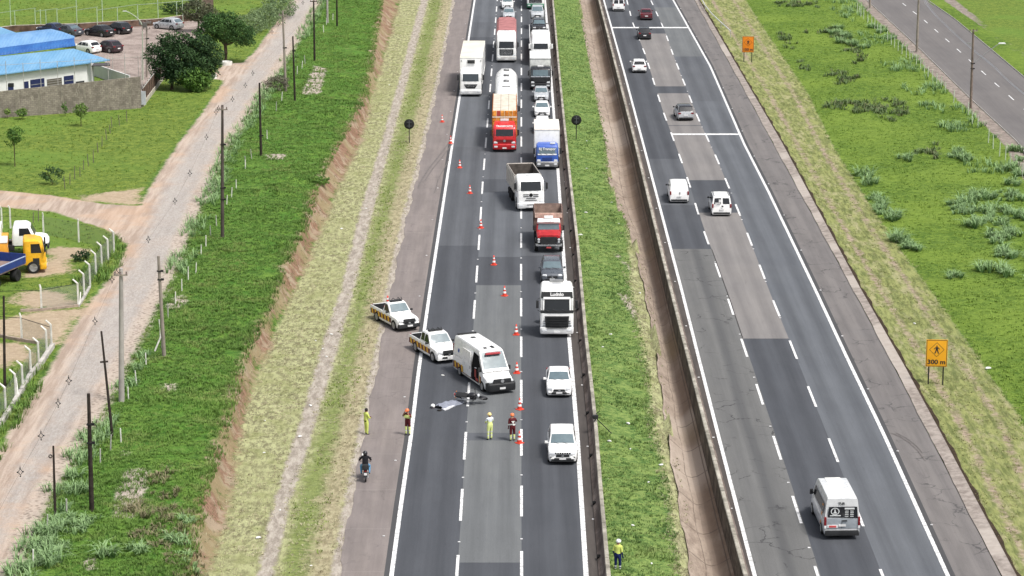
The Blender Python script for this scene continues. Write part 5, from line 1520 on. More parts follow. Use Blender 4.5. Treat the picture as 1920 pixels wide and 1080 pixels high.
R2 = [(1655,385),(1662,402),(1650,395),(1672,410),(1640,372),(1620,330),(1630,345),(1700,462),(1708,470),(1692,455),(1690,450),(1815,380,1.3),(1835,372,1.3),(1800,392,1.2),(1790,385),(1850,400,1.2),(1870,372,1.4),(1890,365,1.2),(1905,375,1.2),(1880,420,1.3),(1840,415,1.2),(1825,425),(1860,440),(1880,445,1.2),(1900,440,1.2),(1915,410),(1895,398),(1805,402),(1820,395),(1880,470),(1895,480),(1870,455),(1875,478),
      (1700,300),(1810,300),(1800,287),(1790,295),(1900,285),(1910,300),(1895,320),(1915,330),(1900,345),(1790,520),(1850,505),(1880,515),(1560,62,1.2),(1575,55,1.2),(1590,70),(1600,85),(1620,90),(1580,80),(1570,65),(1640,52),(1655,60),(1670,72)]
clumps(R2, 'tall_grass', 'pale blue green grass clumps dotted over the right field', h=0, hg=.95, nb=130, r=.85, wid=.075)
clumps([(270,960,1.3),(300,975,1.2),(315,995,1.3),(285,1000),(330,960),(255,1010),(300,1030),(325,1050),(290,905),(300,890),(310,925),(345,1065),(375,1050),(360,1020)], 'brown_weeds', 'brownish seeding weeds low on the green bank beside the red soil', hg=.5, nb=80, mat=leafmat('brown_weed', (.075, .085, .03), (.21, .19, .10), (.26, .22, .14)), r=.8)
# right field
x, y = scatter(off(c_rV, .2), off(c_q1, -2.0), 125, 392, 6)
k = in_view(x, y); x, y = x[k], y[k]
tn = np.clip(vnoise(x, y, 6, 41) * .6 + vnoise(x, y, 1.6, 42) * .5 - .05, 0, 1)
blades('field_grass', x, y, ground_z(x, y), .09 + .12 * vnoise(x, y, 3.5, 43), .05, 6, M_FIELD, 1.1, tn, .22, 'short lush grass filling the field between the right verge and the service road')
x, y = scatter(off(c_q1, -6.5), off(c_q1, -1.9), 125, 392, 2.4)
k = in_view(x, y) & (vnoise(x, y, 6, 51) + vnoise(x, y, 2, 52) * .4 > .6); x, y = x[k], y[k]
blades('tall_grass', x, y, ground_z(x, y), .5 + .5 * vnoise(x, y, 4, 53), .07, 10, M_TALL, 1.3, None, .35, 'overgrown tall grass along the post fence of the service road')
# darker weeds in the field near the verge
x, y = scatter(off(c_rV, 1.5), off(c_rV, 10.5), 255, 380, 3.6)
k = (vnoise(x, y * .45, 4.5, 61) + vnoise(x, y, 1.6, 62) * .35 > .84); x, y = x[k], y[k]
M_WEED = leafmat('weed_leaves', (.055, .090, .030), (.13, .19, .075), patch=(.17, .15, .09), pscale=1.2)
blades('weeds', x, y, ground_z(x, y), .45 + .2 * vnoise(x, y, 2, 63), .10, 12, M_WEED, 1.3, None, .4, 'patches of dull green weeds in the upper right field')
# median
x, y = scatter(off(c_b1, .7), off(c_m1, .1), 122, 396, 22)
k = vnoise(x, y, 1.1, 73) > .22; x, y = x[k], y[k]
tn = np.clip(vnoise(x, y, 2.2, 71) * .6 + vnoise(x, y, .7, 72) * .6 - .1, 0, 1)
blades('median_grass', x, y, ground_z(x, y), .07 + .12 * vnoise(x, y, .8, 74) + .10 * (vnoise(x, y, 2.2, 75) > .72), .04, 5, M_MED, 1.1, tn, .12, 'mown green grass on the median between barrier and drain')
# straw on both verges and along the drain
OLIVE_S = leafmat('olive_straw', (.11, .125, .04), (.30, .31, .12), patch=(.38, .34, .20), pscale=.6)
for fa, fb, dn, wh in ((off(c_R, -.2), c_tL, 9, 'left of the rut track'), (c_tR, off(c_sh, -.35), 9, 'between the rut track and the left shoulder'), (off(c_rK, .35), off(c_rV, .2), 7, 'right of the concrete gutter kerb'), (off(c_m1, -.1), off(c_m2, .12), 16, 'along the edge of the median drain')):
    x, y = scatter(fa, fb, 122, 396, dn)
    k = in_view(x, y) & (vnoise(x, y * .5, 1.2, 83) > .28); x, y = x[k], y[k]
    tn = np.clip(vnoise(x, y * .6, 1.6, 81) * .8 + .1, 0, 1)
    blades('dry_grass', x, y, ground_z(x, y), .05 + .09 * vnoise(x, y, 1.1, 82), .045, 5, OLIVE_S if 'kerb' in wh else M_STRAW, 1.6, tn, .16, 'pale cut grass lying ' + wh)
# green regrowth streak between rut track and shoulder
mid1 = lambda v: c_tR(v) + (c_sh(v) - c_tR(v)) * .12
mid2 = lambda v: c_tR(v) + (c_sh(v) - c_tR(v)) * .62
x, y = scatter(mid1, mid2, 122, 396, 9)
k = vnoise(x, y * .4, 2.0, 84) > .4; x, y = x[k], y[k]
blades('verge_grass', x, y, ground_z(x, y), .07 + .1 * vnoise(x, y, 1.5, 85), .045, 5, leafmat('olive_blades', (.075, .125, .015), (.22, .30, .06)), 1.1, None, .14, 'olive green grass streak between the rut and the shoulder')
# meadow on the left
x, y = scatter(lambda v: c_DL(v) - 55, off(c_DL, -.5), 150, 392, 2.6)
bad = np.maximum.reduce([poly_sdf(x, y, YARD, HL), poly_sdf(x, y, SIDE, HL), poly_sdf(x, y, ENTR, HL)] + [poly_sdf(x, y, p, HL) for p in BARE]) > -.3
k = in_view(x, y) & ~bad; x, y = x[k], y[k]
tn = np.clip(vnoise(x, y, 6, 91) * .5 + vnoise(x, y, 1.8, 92) * .5, 0, 1)
blades('meadow_grass', x, y, ground_z(x, y), .10 + .15 * vnoise(x, y, 3, 93), .05, 6, M_MEAD, 1.2, tn, .22, 'yellow green meadow grass left of the dirt road')
x, y = scatter(lambda v: c_DL(v) - 2.2, off(c_DL, .1), 150, 235, 5)
bad = np.maximum.reduce([poly_sdf(x, y, SIDE, HL), poly_sdf(x, y, ENTR, HL)]) > -.1
k = (vnoise(x, y, 5, 95) > .35) & ~bad & (((y > 196) & (y < 214)) | (y < 172)); x, y = x[k], y[k]
blades('tall_grass', x, y, ground_z(x, y), .35 + .4 * vnoise(x, y, 3, 96), .06, 9, M_LUSH, 1.2, None, .3, 'green tufts along the lot fence beside the dirt road')

# ---------------------------------------------------------------- trees and shrubs
BARK = M('bark', (.10, .075, .055), .95, .1, var=.4, sc=4)
def leaf_cloud(lobes, n, size, seed=0, flat=.9):
    rng = np.random.default_rng(seed)
    C = []; 
    wts = np.array([l[3] * l[4] * l[5] for l in lobes]); wts = wts / wts.sum()
    for i, l in enumerate(lobes):
        m = int(n * wts[i])
        d = rng.normal(size=(m, 3)); d /= np.linalg.norm(d, axis=1)[:, None]
        r = rng.uniform(.25, 1, m) ** .45
        r *= 1 + .22 * np.sin(d[:, 0] * 5 + i) * np.cos(d[:, 1] * 4 + d[:, 2] * 6)
        C.append(np.array(l[:3]) + d * r[:, None] * np.array(l[3:6]))
    C = np.concatenate(C)
    # open gaps: drop leaves where a coarse noise is low
    g = vnoise(C[:, 0] + C[:, 2] * 1.7, C[:, 1] - C[:, 2], .75, seed + 3)
    C = C[g > .27]
    m = len(C)
    a = rng.normal(size=(m, 3)); a /= np.linalg.norm(a, axis=1)[:, None]
    b = np.cross(a, rng.normal(size=(m, 3))); b /= np.linalg.norm(b, axis=1)[:, None]
    s = size * rng.uniform(.6, 1.3, m)[:, None]
    v = np.stack([C - a * s, C - b * s * .45, C + a * s, C + b * s * .45], 1).astype(np.float32)
    tone = np.clip(vnoise(C[:, 0] * 1.3 + C[:, 2], C[:, 1] * 1.3 + C[:, 2] * .6, .8, seed + 7) * .8 + rng.uniform(-.15, .35, m), 0, 1)
    return v, tone
def leaf_mesh(name, v, tone, mat, parent):
    m = len(v)
    me = bpy.data.meshes.new(name)
    me.vertices.add(m * 4); me.vertices.foreach_set('co', v.ravel())
    me.loops.add(m * 4); me.loops.foreach_set('vertex_index', np.arange(m * 4, dtype=np.int32))
    me.polygons.add(m); me.polygons.foreach_set('loop_start', np.arange(0, m * 4, 4, dtype=np.int32))
    me.update(calc_edges=True)
    a = me.attributes.new('tone', 'FLOAT', 'POINT'); a.data.foreach_set('value', np.repeat(tone, 4).astype(np.float32))
    me.materials.append(mat)
    o = bpy.data.objects.new(name, me); COL.objects.link(o); o.parent = parent
    return o
LEAF_D = leafmat('dark_leaves', (.008, .028, .010), (.055, .110, .035))
LEAF_M = leafmat('mid_leaves', (.020, .065, .012), (.15, .27, .05))
LEAF_Y = leafmat('young_leaves', (.06, .13, .03), (.24, .33, .08))
def tree(name, label, px, py, hgt, lobes, n, size, mat, trunk_r=.16, seed=1, cat='tree', group=None, h=HL, clear=.35):
    p = P(px, py, h); p.z = float(ground_z(np.array([p.x]), np.array([p.y]))[0]) if h else 0
    root = empty(name, p, 0, label, cat, group)
    q = MB(); rnd = random.Random(seed)
    zt = hgt * clear
    q.tube([(0, 0, -.1), (trunk_r * .3, 0, zt * .5), (0, trunk_r * .4, zt)], [trunk_r * 1.25, trunk_r, trunk_r * .85], n=8)
    for l in lobes:
        q.tube([(0, trunk_r * .3, zt * .85), (l[0] * .45, l[1] * .45, (zt + l[2]) / 2), (l[0] * .9, l[1] * .9, l[2])], [trunk_r * .6, trunk_r * .38, trunk_r * .12], n=6)
        for _ in range(3):
            e = (l[0] + rnd.uniform(-.8, .8) * l[3], l[1] + rnd.uniform(-.8, .8) * l[4], l[2] + rnd.uniform(-.3, .8) * l[5])
            q.tube([(l[0] * .6, l[1] * .6, (zt + l[2]) / 2 + .1), e], [trunk_r * .22, trunk_r * .05], n=4)
    q.build('trunk', BARK, root, 60)
    v, tn = leaf_cloud(lobes, n, size, seed)
    leaf_mesh('crown', v, tn, mat, root)
    return root
tree('leafy_tree', 'large dark bushy tree leaning over the end of the grey block wall', 322, 168, 6.8,
     [(1.3, 0, 3.6, 2.6, 2.2, 2.2), (-1.2, .2, 3.9, 1.9, 1.8, 1.6), (2.9, .4, 3.4, 2.1, 2.0, 2.0), (.6, .5, 5.2, 2.2, 1.9, 1.5), (3.4, .6, 5.0, 1.6, 1.6, 1.4), (1.8, -.8, 2.0, 2.9, 1.7, 1.5), (4.0, 0, 2.4, 1.5, 1.4, 1.4), (-1.0, -.4, 2.3, 1.6, 1.4, 1.2), (4.6, .8, 3.8, 1.4, 1.5, 1.6)], 24000, .15, LEAF_D, .2, 3, clear=.22)
tree('leafy_tree', 'broad dark green tree standing in a white concrete planter by the dirt road', 423, 118, 6.2,
     [(-.2, 0, 4.2, 2.4, 2.3, 1.7), (-1.9, .3, 3.7, 1.9, 1.8, 1.4), (1.8, .2, 3.6, 1.9, 1.9, 1.4), (.5, .3, 5.2, 1.8, 1.7, 1.2), (-1.3, .2, 5.0, 1.6, 1.6, 1.1), (2.7, -.2, 2.9, 1.2, 1.2, .9)], 13500, .15, leafmat('dark_green_leaves', (.010, .040, .010), (.070, .145, .035)), .22, 5, clear=.4)
tree('leafy_tree', 'thin dull tree top behind the two dark trees', 372, 60, 4.6, [(-.3, 0, 2.8, 2.1, 1.6, 1.5), (1.4, 0, 2.2, 1.5, 1.3, 1.3)], 3800, .15, leafmat('dull_leaves', (.05, .06, .035), (.14, .15, .08)), .1, 8)
tree('round_bush', 'rounded glossy green bush in front of the dark tree', 365, 172, 2.9, [(0, 0, 1.3, 1.65, 1.4, 1.25), (-.7, 0, 2.0, 1.1, 1.0, .75), (.9, 0, 1.5, 1.1, 1.0, .9), (.2, 0, 2.3, 1.0, .9, .6)], 5200, .16, LEAF_M, .09, 11, 'bush', clear=.15)
tree('young_tree', 'young round topped tree in front of the grey block wall', 152, 237, 2.4, [(0, 0, 1.7, .72, .7, .75)], 900, .11, LEAF_Y, .04, 13, group='saplings on the meadow')
tree('young_tree', 'dark young tree with bare double trunk at the left edge of the meadow', 28, 312, 3.9, [(.1, 0, 3.1, .9, .8, .75), (-.3, 0, 2.5, .6, .6, .5)], 1200, .12, LEAF_M, .05, 15, group='saplings on the meadow', clear=.6)
tree('low_shrub', 'low yellow green shrub at the foot of the block wall, right of its neighbour', 41, 224, 1.2, [(0, 0, .75, .65, .6, .45)], 500, .11, LEAF_Y, .03, 17, 'shrub', 'shrubs at the block wall', clear=.2)
tree('low_shrub', 'small sparse plant at the foot of the block wall near the left edge', 14, 222, 1.2, [(0, 0, .75, .38, .38, .38)], 220, .10, LEAF_Y, .03, 18, 'shrub', 'shrubs at the block wall', clear=.2)
tree('low_shrub', 'thin brown green plant against the middle of the block wall', 122, 218, 1.6, [(0, 0, .9, .35, .35, .6)], 260, .10, LEAF_M, .03, 19, 'shrub', 'shrubs at the block wall', clear=.2)
tree('round_bush', 'open dark twiggy bush alone on the meadow above the side track', 98, 346, 1.7, [(0, 0, .9, 1.1, .9, .75), (-.4, 0, 1.2, .6, .6, .5)], 900, .11, LEAF_D, .04, 21, 'bush', clear=.15)
tree('round_bush', 'dark bush beyond the yard wall left of the pole', 325, 27, 1.8, [(0, 0, .9, 1.9, 1.2, .8)], 1500, .13, LEAF_D, .05, 22, 'bush', clear=.1)
tree('round_bush', 'dark bush beyond the yard wall near the corner post', 372, 12, 2.2, [(0, 0, 1.1, 1.9, 1.2, 1.0)], 1600, .13, LEAF_D, .05, 23, 'bush', clear=.1)
tree('scrub_bush', 'pale green scrub beside the top end of the dirt road', 470, 60, 3.2, [(0, 0, 1.2, 2.6, 4, 1.3), (1.5, 6, 1.3, 2.6, 4, 1.4), (2.5, 15, 1.3, 2.5, 5, 1.5)], 9000, .13, leafmat('grey_green_leaves', (.06, .11, .045), (.22, .29, .14)), .06, 25, 'bush', clear=.1)
tree('small_shrub', 'dark shrub at the top edge of the red cutting', 602, 338, 1.1, [(0, 0, .4, .8, .7, .42)], 700, .11, LEAF_M, .04, 26, 'shrub', clear=.15)
tree('small_shrub', 'brownish thorny shrub by the fence beside the dirt road', 520, 172, 2.0, [(0, 0, 1.0, 1.5, 1.6, .8)], 1500, .11, leafmat('brown_leaves', (.07, .06, .045), (.19, .18, .13)), .05, 27, 'shrub', clear=.15)
tree('small_shrub', 'low dark weed bush beside the bent white posts', 153, 490, 1.0, [(0, 0, .45, .75, .6, .45)], 650, .11, LEAF_D, .03, 28, 'shrub', clear=.1)
q = MB(); q.lathe([(.72, 0), (.72, .42), (.62, .45), (.60, .3), (.05, .3)], n=20)
p = P(424, 122, HL); o = q.build('tree_planter', M('whitewash', (.62, .61, .57), .8, .2, var=.2), None, 40, (p.x, p.y + .2, HL)); tag(o, 'white round concrete planter under the broad tree', 'planter')
q = MB(); q.lathe([(.55, 0), (.55, .5), (.45, .5), (.45, .3), (.02, .3)], n=20)
p = P(398, 147, HL); o = q.build('tree_planter', M('whitewash', (.62, .61, .57), .8, .2, var=.2), None, 40, (p.x, p.y, HL)); tag(o, 'small white planter at the yard entrance right of the round bush', 'planter')
# ---------------------------------------------------------------- cones, signs
CONE_R = M('cone_red', (.62, .055, .03), .5, .4, var=.15)
CONE_W = M('cone_white', (.80, .80, .80), .4, .4)
def make_cone():
    r = empty('traffic_cone', (0, 0, 0), 0, 'x', 'traffic cone', 'traffic cones fencing off the crash')
    q = MB(); q.loft([rrect(.21, -.21, .21, 0, .05), rrect(.21, -.21, .21, .035, .05), rrect(.17, -.17, .17, .05, .05)]); q.build('base', CONE_R, r, 40)
    q = MB(); prof = [(.150, .045), (.125, .22), (.102, .36), (.082, .48), (.060, .60), (.036, .74), (.030, .76)]
    for i in range(len(prof) - 1):
        rings = []
        for rr, z in (prof[i], prof[i + 1]): rings.append([(rr * math.cos(a), rr * math.sin(a), z) for a in np.linspace(0, 2 * PI, 17)[:-1]])
        q.loft(rings, 1 if i in (1, 3) else 0, True, i == len(prof) - 2)
    q.build('cone_body', [CONE_R, CONE_W], r, 40)
    return r
cone0 = make_cone()
CONES = [(829, 231, 'farthest orange and white cone, on the shoulder beyond the white box truck'), (845, 271, 'cone just outside the edge line beside the curved skid marks'), (862, 317, 'cone standing inside the edge line level with the white dump truck bed'),
         (881, 365, 'cone in the outer lane level with the tall front of the white dump truck'), (901.5, 430, 'cone on the dashed line level with the red bonnet dump truck'), (926, 499, 'cone on the dark square asphalt patch in the middle lane'),
         (946, 557, 'cone in the middle lane left of the white tractor unit windscreen'), (968, 630, 'cone touching the dashed line level with the bumper of the white tractor unit'), (969, 702, 'cone right of the ambulance bonnet'),
         (974.5, 770, 'cone just below the ambulance, above the worker in dark red'), (974, 833, 'nearest cone, at the feet of the worker in dark red')]
for i, (px, py, lb) in enumerate(CONES):
    c = cone0 if i == 0 else copy_tree(cone0)
    c.location = P(px, py - 2, 0) + Vector((0, 0, .012)); c['label'] = lb; c.rotation_euler.z = random.uniform(0, 1.5)
    c.scale = (1.12, 1.12, 1.08)
c = copy_tree(cone0); mw = Matrix.Translation(pk1.location) @ Matrix.Rotation(RZ3, 4, 'Z')
g_ = mw.inverted() @ P(727, 574, 1.12); g_.x = max(-.55, min(.55, g_.x)); g_.y = max(-2.2, min(-.65, g_.y)); c.location = mw @ Vector((g_.x, g_.y, 1.12)); c.scale = (1.15, 1.15, 1.1); c['label'] = 'topmost cone of the stack in the bed of the single cab pickup'; c['group'] = 'cones carried on vehicles'
for k_, lb_ in ((.69, 'bottom cone of the stack in the bed of the single cab pickup'), (.90, 'middle cone of the stack in the bed of the single cab pickup')):
    c2 = copy_tree(c); c2.location = mw @ Vector((g_.x, g_.y, k_)); c2['label'] = lb_

SIGN_BK = M('sign_back_black', (.012, .013, .014), .6, .3)
def round_sign(px, py, hh_, lb):
    p = P(px, py, 0); p.z = float(ground_z(np.array([p.x]), np.array([p.y]))[0])
    r = empty('road_sign', p, 0, lb, 'road sign', 'round signs seen from behind')
    q = MB(); q.tube([(0, .05, -.1), (0, .05, hh_)], .045, n=8); q.build('post', SIGN_BK, r, 40)
    q = MB(); q.lathe([(.02, -.015), (.52, -.015), (.54, 0), (.52, .015), (.02, .015)], (0, 0, hh_ - .45), axis='y', n=32); q.build('disc', SIGN_BK, r, 40)
    q = MB(); q.box((0, -.03, hh_ - .45), (.06, .03, .8)); q.box((0, -.03, hh_ - .25), (.5, .02, .04)); q.box((0, -.03, hh_ - .65), (.5, .02, .04)); q.build('bracket', M('sign_grey', (.10, .11, .12), .5), r)
round_sign(767.5, 268, 2.45, 'black back of a round sign standing on the left grass verge')
round_sign(1080.5, 262, 2.5, 'black back of a round sign standing on the green median')
SIGN_O = M('sign_orange', (.78, .37, .02), .5, .3, var=.06)
SIGN_O2 = M('sign_deep_orange', (.72, .22, .015), .5, .3, var=.08)
def ped_sign(px, py, w, h, leg, txt, mt, lb, rz=0.0, fade=False):
    p = P(px, py, 0); p.z = float(ground_z(np.array([p.x]), np.array([p.y]))[0])
    r = empty('warning_sign', p, rz, lb, 'warning sign', 'orange pedestrian crossing signs')
    for s in (-1, 1):
        q = MB(); q.box((s * w * .34, .04, (leg + h) / 2 - .05), (.09, .06, leg + h + .0)); q.build('leg', SIGN_BK, r)
    q = MB(); q.box((0, 0, leg + h / 2), (w, .03, h)); pn = q.build('panel', mt, r, bevel=.01)
    y = -.02
    q = MB(); b = .035
    for x0, x1, z0, z1 in ((-w / 2 + .03, w / 2 - .03, leg + .03, leg + .03 + b), (-w / 2 + .03, w / 2 - .03, leg + h - .03 - b, leg + h - .03), (-w / 2 + .03, -w / 2 + .03 + b, leg + .03, leg + h - .03), (w / 2 - .03 - b, w / 2 - .03, leg + .03, leg + h - .03)):
        q.face([(x0, y, z0), (x1, y, z0), (x1, y, z1), (x0, y, z1)])
    q.build('border', PLAST, pn)
    cz = leg + h * .63; R_ = w * .355
    q = MB()
    for k in range(4):
        a0, a1 = k * PI / 2, (k + 1) * PI / 2
        o1 = [(R_ * math.sin(a), R_ * math.cos(a)) for a in (a0, a1)]; i1_ = [(x * .93, z * .93) for x, z in o1]
        q.face([(o1[0][0], y - .002, cz + o1[0][1]), (o1[1][0], y - .002, cz + o1[1][1]), (i1_[1][0], y - .002, cz + i1_[1][1]), (i1_[0][0], y - .002, cz + i1_[0][1])])
    q.build('diamond', PLAST, pn)
    q = MB(); s_ = w * .42; yy = y - .004
    f = lambda pts: q.face([(x * s_, yy, cz + z * s_) for x, z in pts])
    f([(.08 * math.cos(a), .40 + .08 * math.sin(a)) for a in np.linspace(0, 2 * PI, 13)[:-1]])
    f([(-.13, .30), (.13, .30), (.12, -.02), (-.12, -.02)])
    f([(-.13, .30), (-.10, .20), (-.30, .02), (-.36, .07)]); f([(.13, .30), (.10, .20), (.30, .02), (.36, .07)])
    f([(-.12, -.02), (.01, -.02), (-.14, -.45), (-.27, -.45)]); f([(-.01, -.02), (.12, -.02), (.27, -.45), (.14, -.45)])
    q.build('pictogram', PLAST, pn)
    text(txt, w * .30, pn, Matrix.Translation((0, y - .004, leg + h * .17)) @ Euler((PI / 2, 0, 0)).to_matrix().to_4x4(), PLAST, bold=.012, xs=1.12)
    return r
ped_sign(1754, 719, 1.48, 1.95, 1.32, '300 m', SIGN_O, 'bright orange walking figure sign reading 300 m on two black legs', -.06)
ped_sign(1402, 115, 1.45, 2.0, 1.25, '150 m', SIGN_O2, 'deep orange walking figure sign reading 150 m, farther up the verge', -.05)

# ---------------------------------------------------------------- poles and wires
CONCR = M('pole_concrete', (.27, .235, .20), .9, .2, var=.25, sc=1)
DARKW = M('dark_wood_pole', (.040, .032, .028), .95, .1, var=.4)
def gz(p): return float(ground_z(np.array([p.x]), np.array([p.y]))[0])
def pole(bx, by, tx, ty, r, mat, lb, name='utility_pole', arm=None, extra=None, base_mat=None, h=HL):
    """pole whose foot is at pixel (bx,by); the top is where (tx,ty) meets the plane through the foot"""
    b = P(bx, by, h); b.z = gz(b) if h else 0.0
    x = (tx - 960.0) / F; y = -(ty - 540.0) / F
    d = Vector((x, CT + y * ST, -ST + y * CT)); t = b.y / d.y
    top = Vector((d.x * t, b.y, CH + d.z * t)) - b
    rt = empty(name, b, 0, lb, 'utility pole' if name == 'utility_pole' else 'pole', 'poles along the dirt road' if h else 'poles along the service road')
    r *= .85
    q = MB(); n = 6; q.tube([top * (i / n) + (Vector((0, 0, -.3)) if i == 0 else Vector()) for i in range(n + 1)], [r * 1.25 - r * .45 * i / n for i in range(n + 1)], n=10)
    q.build('shaft', mat, rt, 50)
    if arm:
        for z in arm:
            q = MB(); c_ = top * ((top.z - z) / top.z); q.box((c_.x, c_.y - r - .05, c_.z), (.9, .09, .10)); ar = q.build('crossarm', DARKW if mat is DARKW else CONCR, rt)
            q = MB()
            for sx in (-.38, 0, .38): q.lathe([(.05, 0), (.07, .05), (.04, .09), (.06, .14), (.02, .18)], (c_.x + sx, c_.y - r - .05, c_.z + .05), n=8)
            q.build('insulator', M('brown_insulator', (.10, .06, .045), .35), ar)
    if extra: extra(rt, top, r)
    return rt, b + top
def clamps(*zs):
    def f(rt, top, r):
        for z in zs:
            c_ = top * (z / top.z); q = MB(); q.box((c_.x + r + .06, c_.y, c_.z), (.22, .10, .14)); q.box((c_.x, c_.y, c_.z), (r * 2.5, r * 2.5, .07)); q.build('clamp', CHASSIS, rt)
    return f
tops = []
PL = [(417,448,417,197,.15,'tall dark lower pole with small clamps beside the wire fence',(.35,),clamps(3.3,4.3,8)),
      (489.5,293,486.5,155,.13,'grey and black pole beyond the tall clamped pole',None,clamps(2)),
      (536,172,530,20,.15,'grey concrete pole carrying a dark cable bracket near the fence bend',(.5,),clamps(5)),
      (553,190,549,68,.12,'short black pole with a knob at its head',None,clamps(5.6)),
      (590,116,588,-4,.13,'dark pole in front of the pale pole near the top edge',(.4,),None),
      (614,45,613,-70,.15,'pale concrete pole at the top edge beside the black one',(.4,),None),
      (632,50,631,-60,.12,'black pole at the top edge right of the pale one',None,None),
      (308,672,297,480,.14,'leaning grey pole with a broken white post at its side',None,clamps(5.6,6.2)),
      (228,756,227,503,.19,'thick pale concrete pole standing between dirt road and grass',(.4,),None),
      (211,820,190,621,.09,'slender dark pole leaning left over the dirt road',None,None),
      (172,957,166,738,.14,'short thick black pole with clamps on the green bank',None,clamps(5.2,4.1)),
      (104,978,100,836,.08,'thin brown pole with an insulator ring at its top, bottom left',None,None)]
CONC2 = M('pole_pale_concrete', (.36, .335, .31), .9, .2, var=.2, sc=1)
for i, (bx, by, tx, ty, r, lb, arm, ex) in enumerate(PL):
    mt = DARKW if i in (1, 3, 4, 6, 9, 10, 11) else (CONC2 if i in (5, 8) else CONCR)
    if i == 0: mt = M('weathered_dark_pole', (.085, .07, .062), .9, .15, var=.4, sc=.8)
    rt, tp_ = pole(bx, by, tx, ty, r, mt, lb, arm=arm, extra=ex)
    tops.append((rt, tp_))
q = MB(); q.box((-.35, 0, 4.9), (.5, .07, .10), rz=.3); q.build('broken_arm', DARKW, tops[9][0])
q = MB(); q.lathe([(.08, 0), (.11, .05), (.11, .12), (.08, .17)], (-.14, 0, 3.75), axis='y', n=12, cap=False); q.build('insulator_ring', CHASSIS, tops[11][0])
pole(9, 735, 7, 555, .10, DARKW, 'thin dark pole at the left edge inside the lower lot')
# yard poles
rt, tp_ = pole(275, 145, 275, 38, .12, CONCR, 'concrete power pole with a cluster of fittings in front of the bushy tree', arm=(.3, 1.0), extra=clamps(3.4, 4.6))
q = MB(); q.box((0, 0, 6.2), (.5, .5, .6)); q.box((.5, 0, 6.5), (.5, .3, .3)); q.box((-.5, 0, 6.4), (.4, .3, .4)); q.build('transformer', M('fitting_grey', (.12, .11, .10), .7), rt, bevel=.05)
def street_lamp(bx, by, pts, lb, h=HL, mat=M('lamp_pole_paint', (.42, .46, .36), .6, .3), group=None):
    b = P(bx, by, h); b.z = gz(b) if h else 0
    rt = empty('street_lamp', b, 0, lb, 'street lamp', group)
    q = MB(); w3 = []
    for (tx, ty) in pts:
        x = (tx - 960.0) / F; y = -(ty - 540.0) / F
        d = Vector((x, CT + y * ST, -ST + y * CT)); t = b.y / d.y
        w3.append(Vector((d.x * t, b.y, CH + d.z * t)) - b)
    q.tube([(0, 0, -.2)] + w3, [.08] + [.06] * (len(w3) - 3) + [.045] * 3, n=8); q.build('curved_pole', mat, rt, 50)
    e = w3[-1]; q = MB(); q.box((e.x - .2, e.y, e.z + .02), (.55, .22, .10), taper=.7); q.build('lamp_head', M('lamp_head_grey', (.45, .46, .44), .4), rt, bevel=.03)
street_lamp(268, 150, [(267, 60), (266, 46), (261, 37), (253, 30), (245, 25), (237, 21)], 'curved arm street lamp rising in front of the yard')

# bundled line with spacers running over the dirt road
SP = [(474,137),(460,160),(436,186),(410,203),(405,210),(387,257),(356,325),(328,377),(278,449),(219,511),(210,524),(178,602),(129,714),(109,756),(77,817),(38,885)]
HW = 8.6
ln_ = empty('power_line', (0, 0, 0), 0, 'thin aerial line with small black spacers hanging above the dirt road', 'power line')
pts = [P(a, b, HW) for a, b in SP]; ext0 = pts[0] + (pts[0] - pts[3]) * 3.2; ext1 = pts[-1] + (pts[-1] - pts[-3]) * .8
path = [ext0] + [pts[i] for i in (0, 1, 2, 3, 5, 6, 7, 8, 9, 11, 12, 13, 14, 15)] + [ext1]
q = MB()
q.tube(path, .006, n=4); q.build('cable', CHASSIS, ln_)
sp0 = None
for p in pts + [P(510, 60, HW), P(522, 45, HW), P(540, 24, HW), P(553, 17, HW), P(568, 5, HW)]:
    if sp0 is None:
        q = MB()
        for a in range(4):
            a0, a1 = a * PI / 2, (a + 1) * PI / 2
            q.tube([(.15 * math.sin(a0), 0, .20 * math.cos(a0)), (.15 * math.sin(a1), 0, .20 * math.cos(a1))], .022, n=5)
        for sx, sz in ((0, .26), (.18, 0), (-.18, 0), (0, -.28)): q.ball((sx, 0, sz), .055, n=6, k=4)
        q.tube([(0, 0, .2), (0, 0, .42)], .015, n=4)
        sp0 = q.build('spacer', PLAST, ln_); o = sp0
    else:
        o = sp0.copy(); COL.objects.link(o); o.parent = ln_
    o.location = p; o.rotation_euler = (0, 0, random.uniform(-.5, .5)); o.scale = (.8, .8, .8)

# poles and lamp of the service road
rtA, tA_ = pole(1719, 98, 1724, -40, .16, CONCR, 'concrete pole standing on the kerb of the service road near the top', h=.001)
rtB, tB_ = pole(1820, 205, 1825, 55, .15, M('brown_concrete', (.20, .155, .13), .9, .2, var=.3), 'brown concrete pole with a long street lamp arm beside the service road', h=.001, arm=(.15,), extra=clamps(4.6, 5.2))
rtC, tC_ = pole(1631, 16, 1633, -110, .15, CONCR, 'concrete pole at the top edge beside the service road fence', h=.001)
b = rtB.location; zz_ = lambda py: CH + b.y * ((-ST - (py - 540) / F * CT) / (CT - (py - 540) / F * ST))
def at_depth(px, py, Yw):
    x = (px - 960.0) / F; y = -(py - 540.0) / F
    d = Vector((x, CT + y * ST, -ST + y * CT)); t = Yw / d.y
    return Vector((d.x * t, Yw, CH + d.z * t))
q = MB(); a1 = at_depth(1828, 117, b.y) - b; a2 = at_depth(1853, 96, b.y) - b; a3 = at_depth(1873, 82, b.y) - b
q.tube([a1, a2, a3], .04, n=6); arm_ = q.build('lamp_arm', STEEL, rtB)
q = MB(); q.box((a3.x + .35, a3.y, a3.z + .06), (.85, .28, .14), taper=.75); q.build('lamp_head', M('lamp_head_pale', (.60, .62, .63), .4), arm_, bevel=.04)
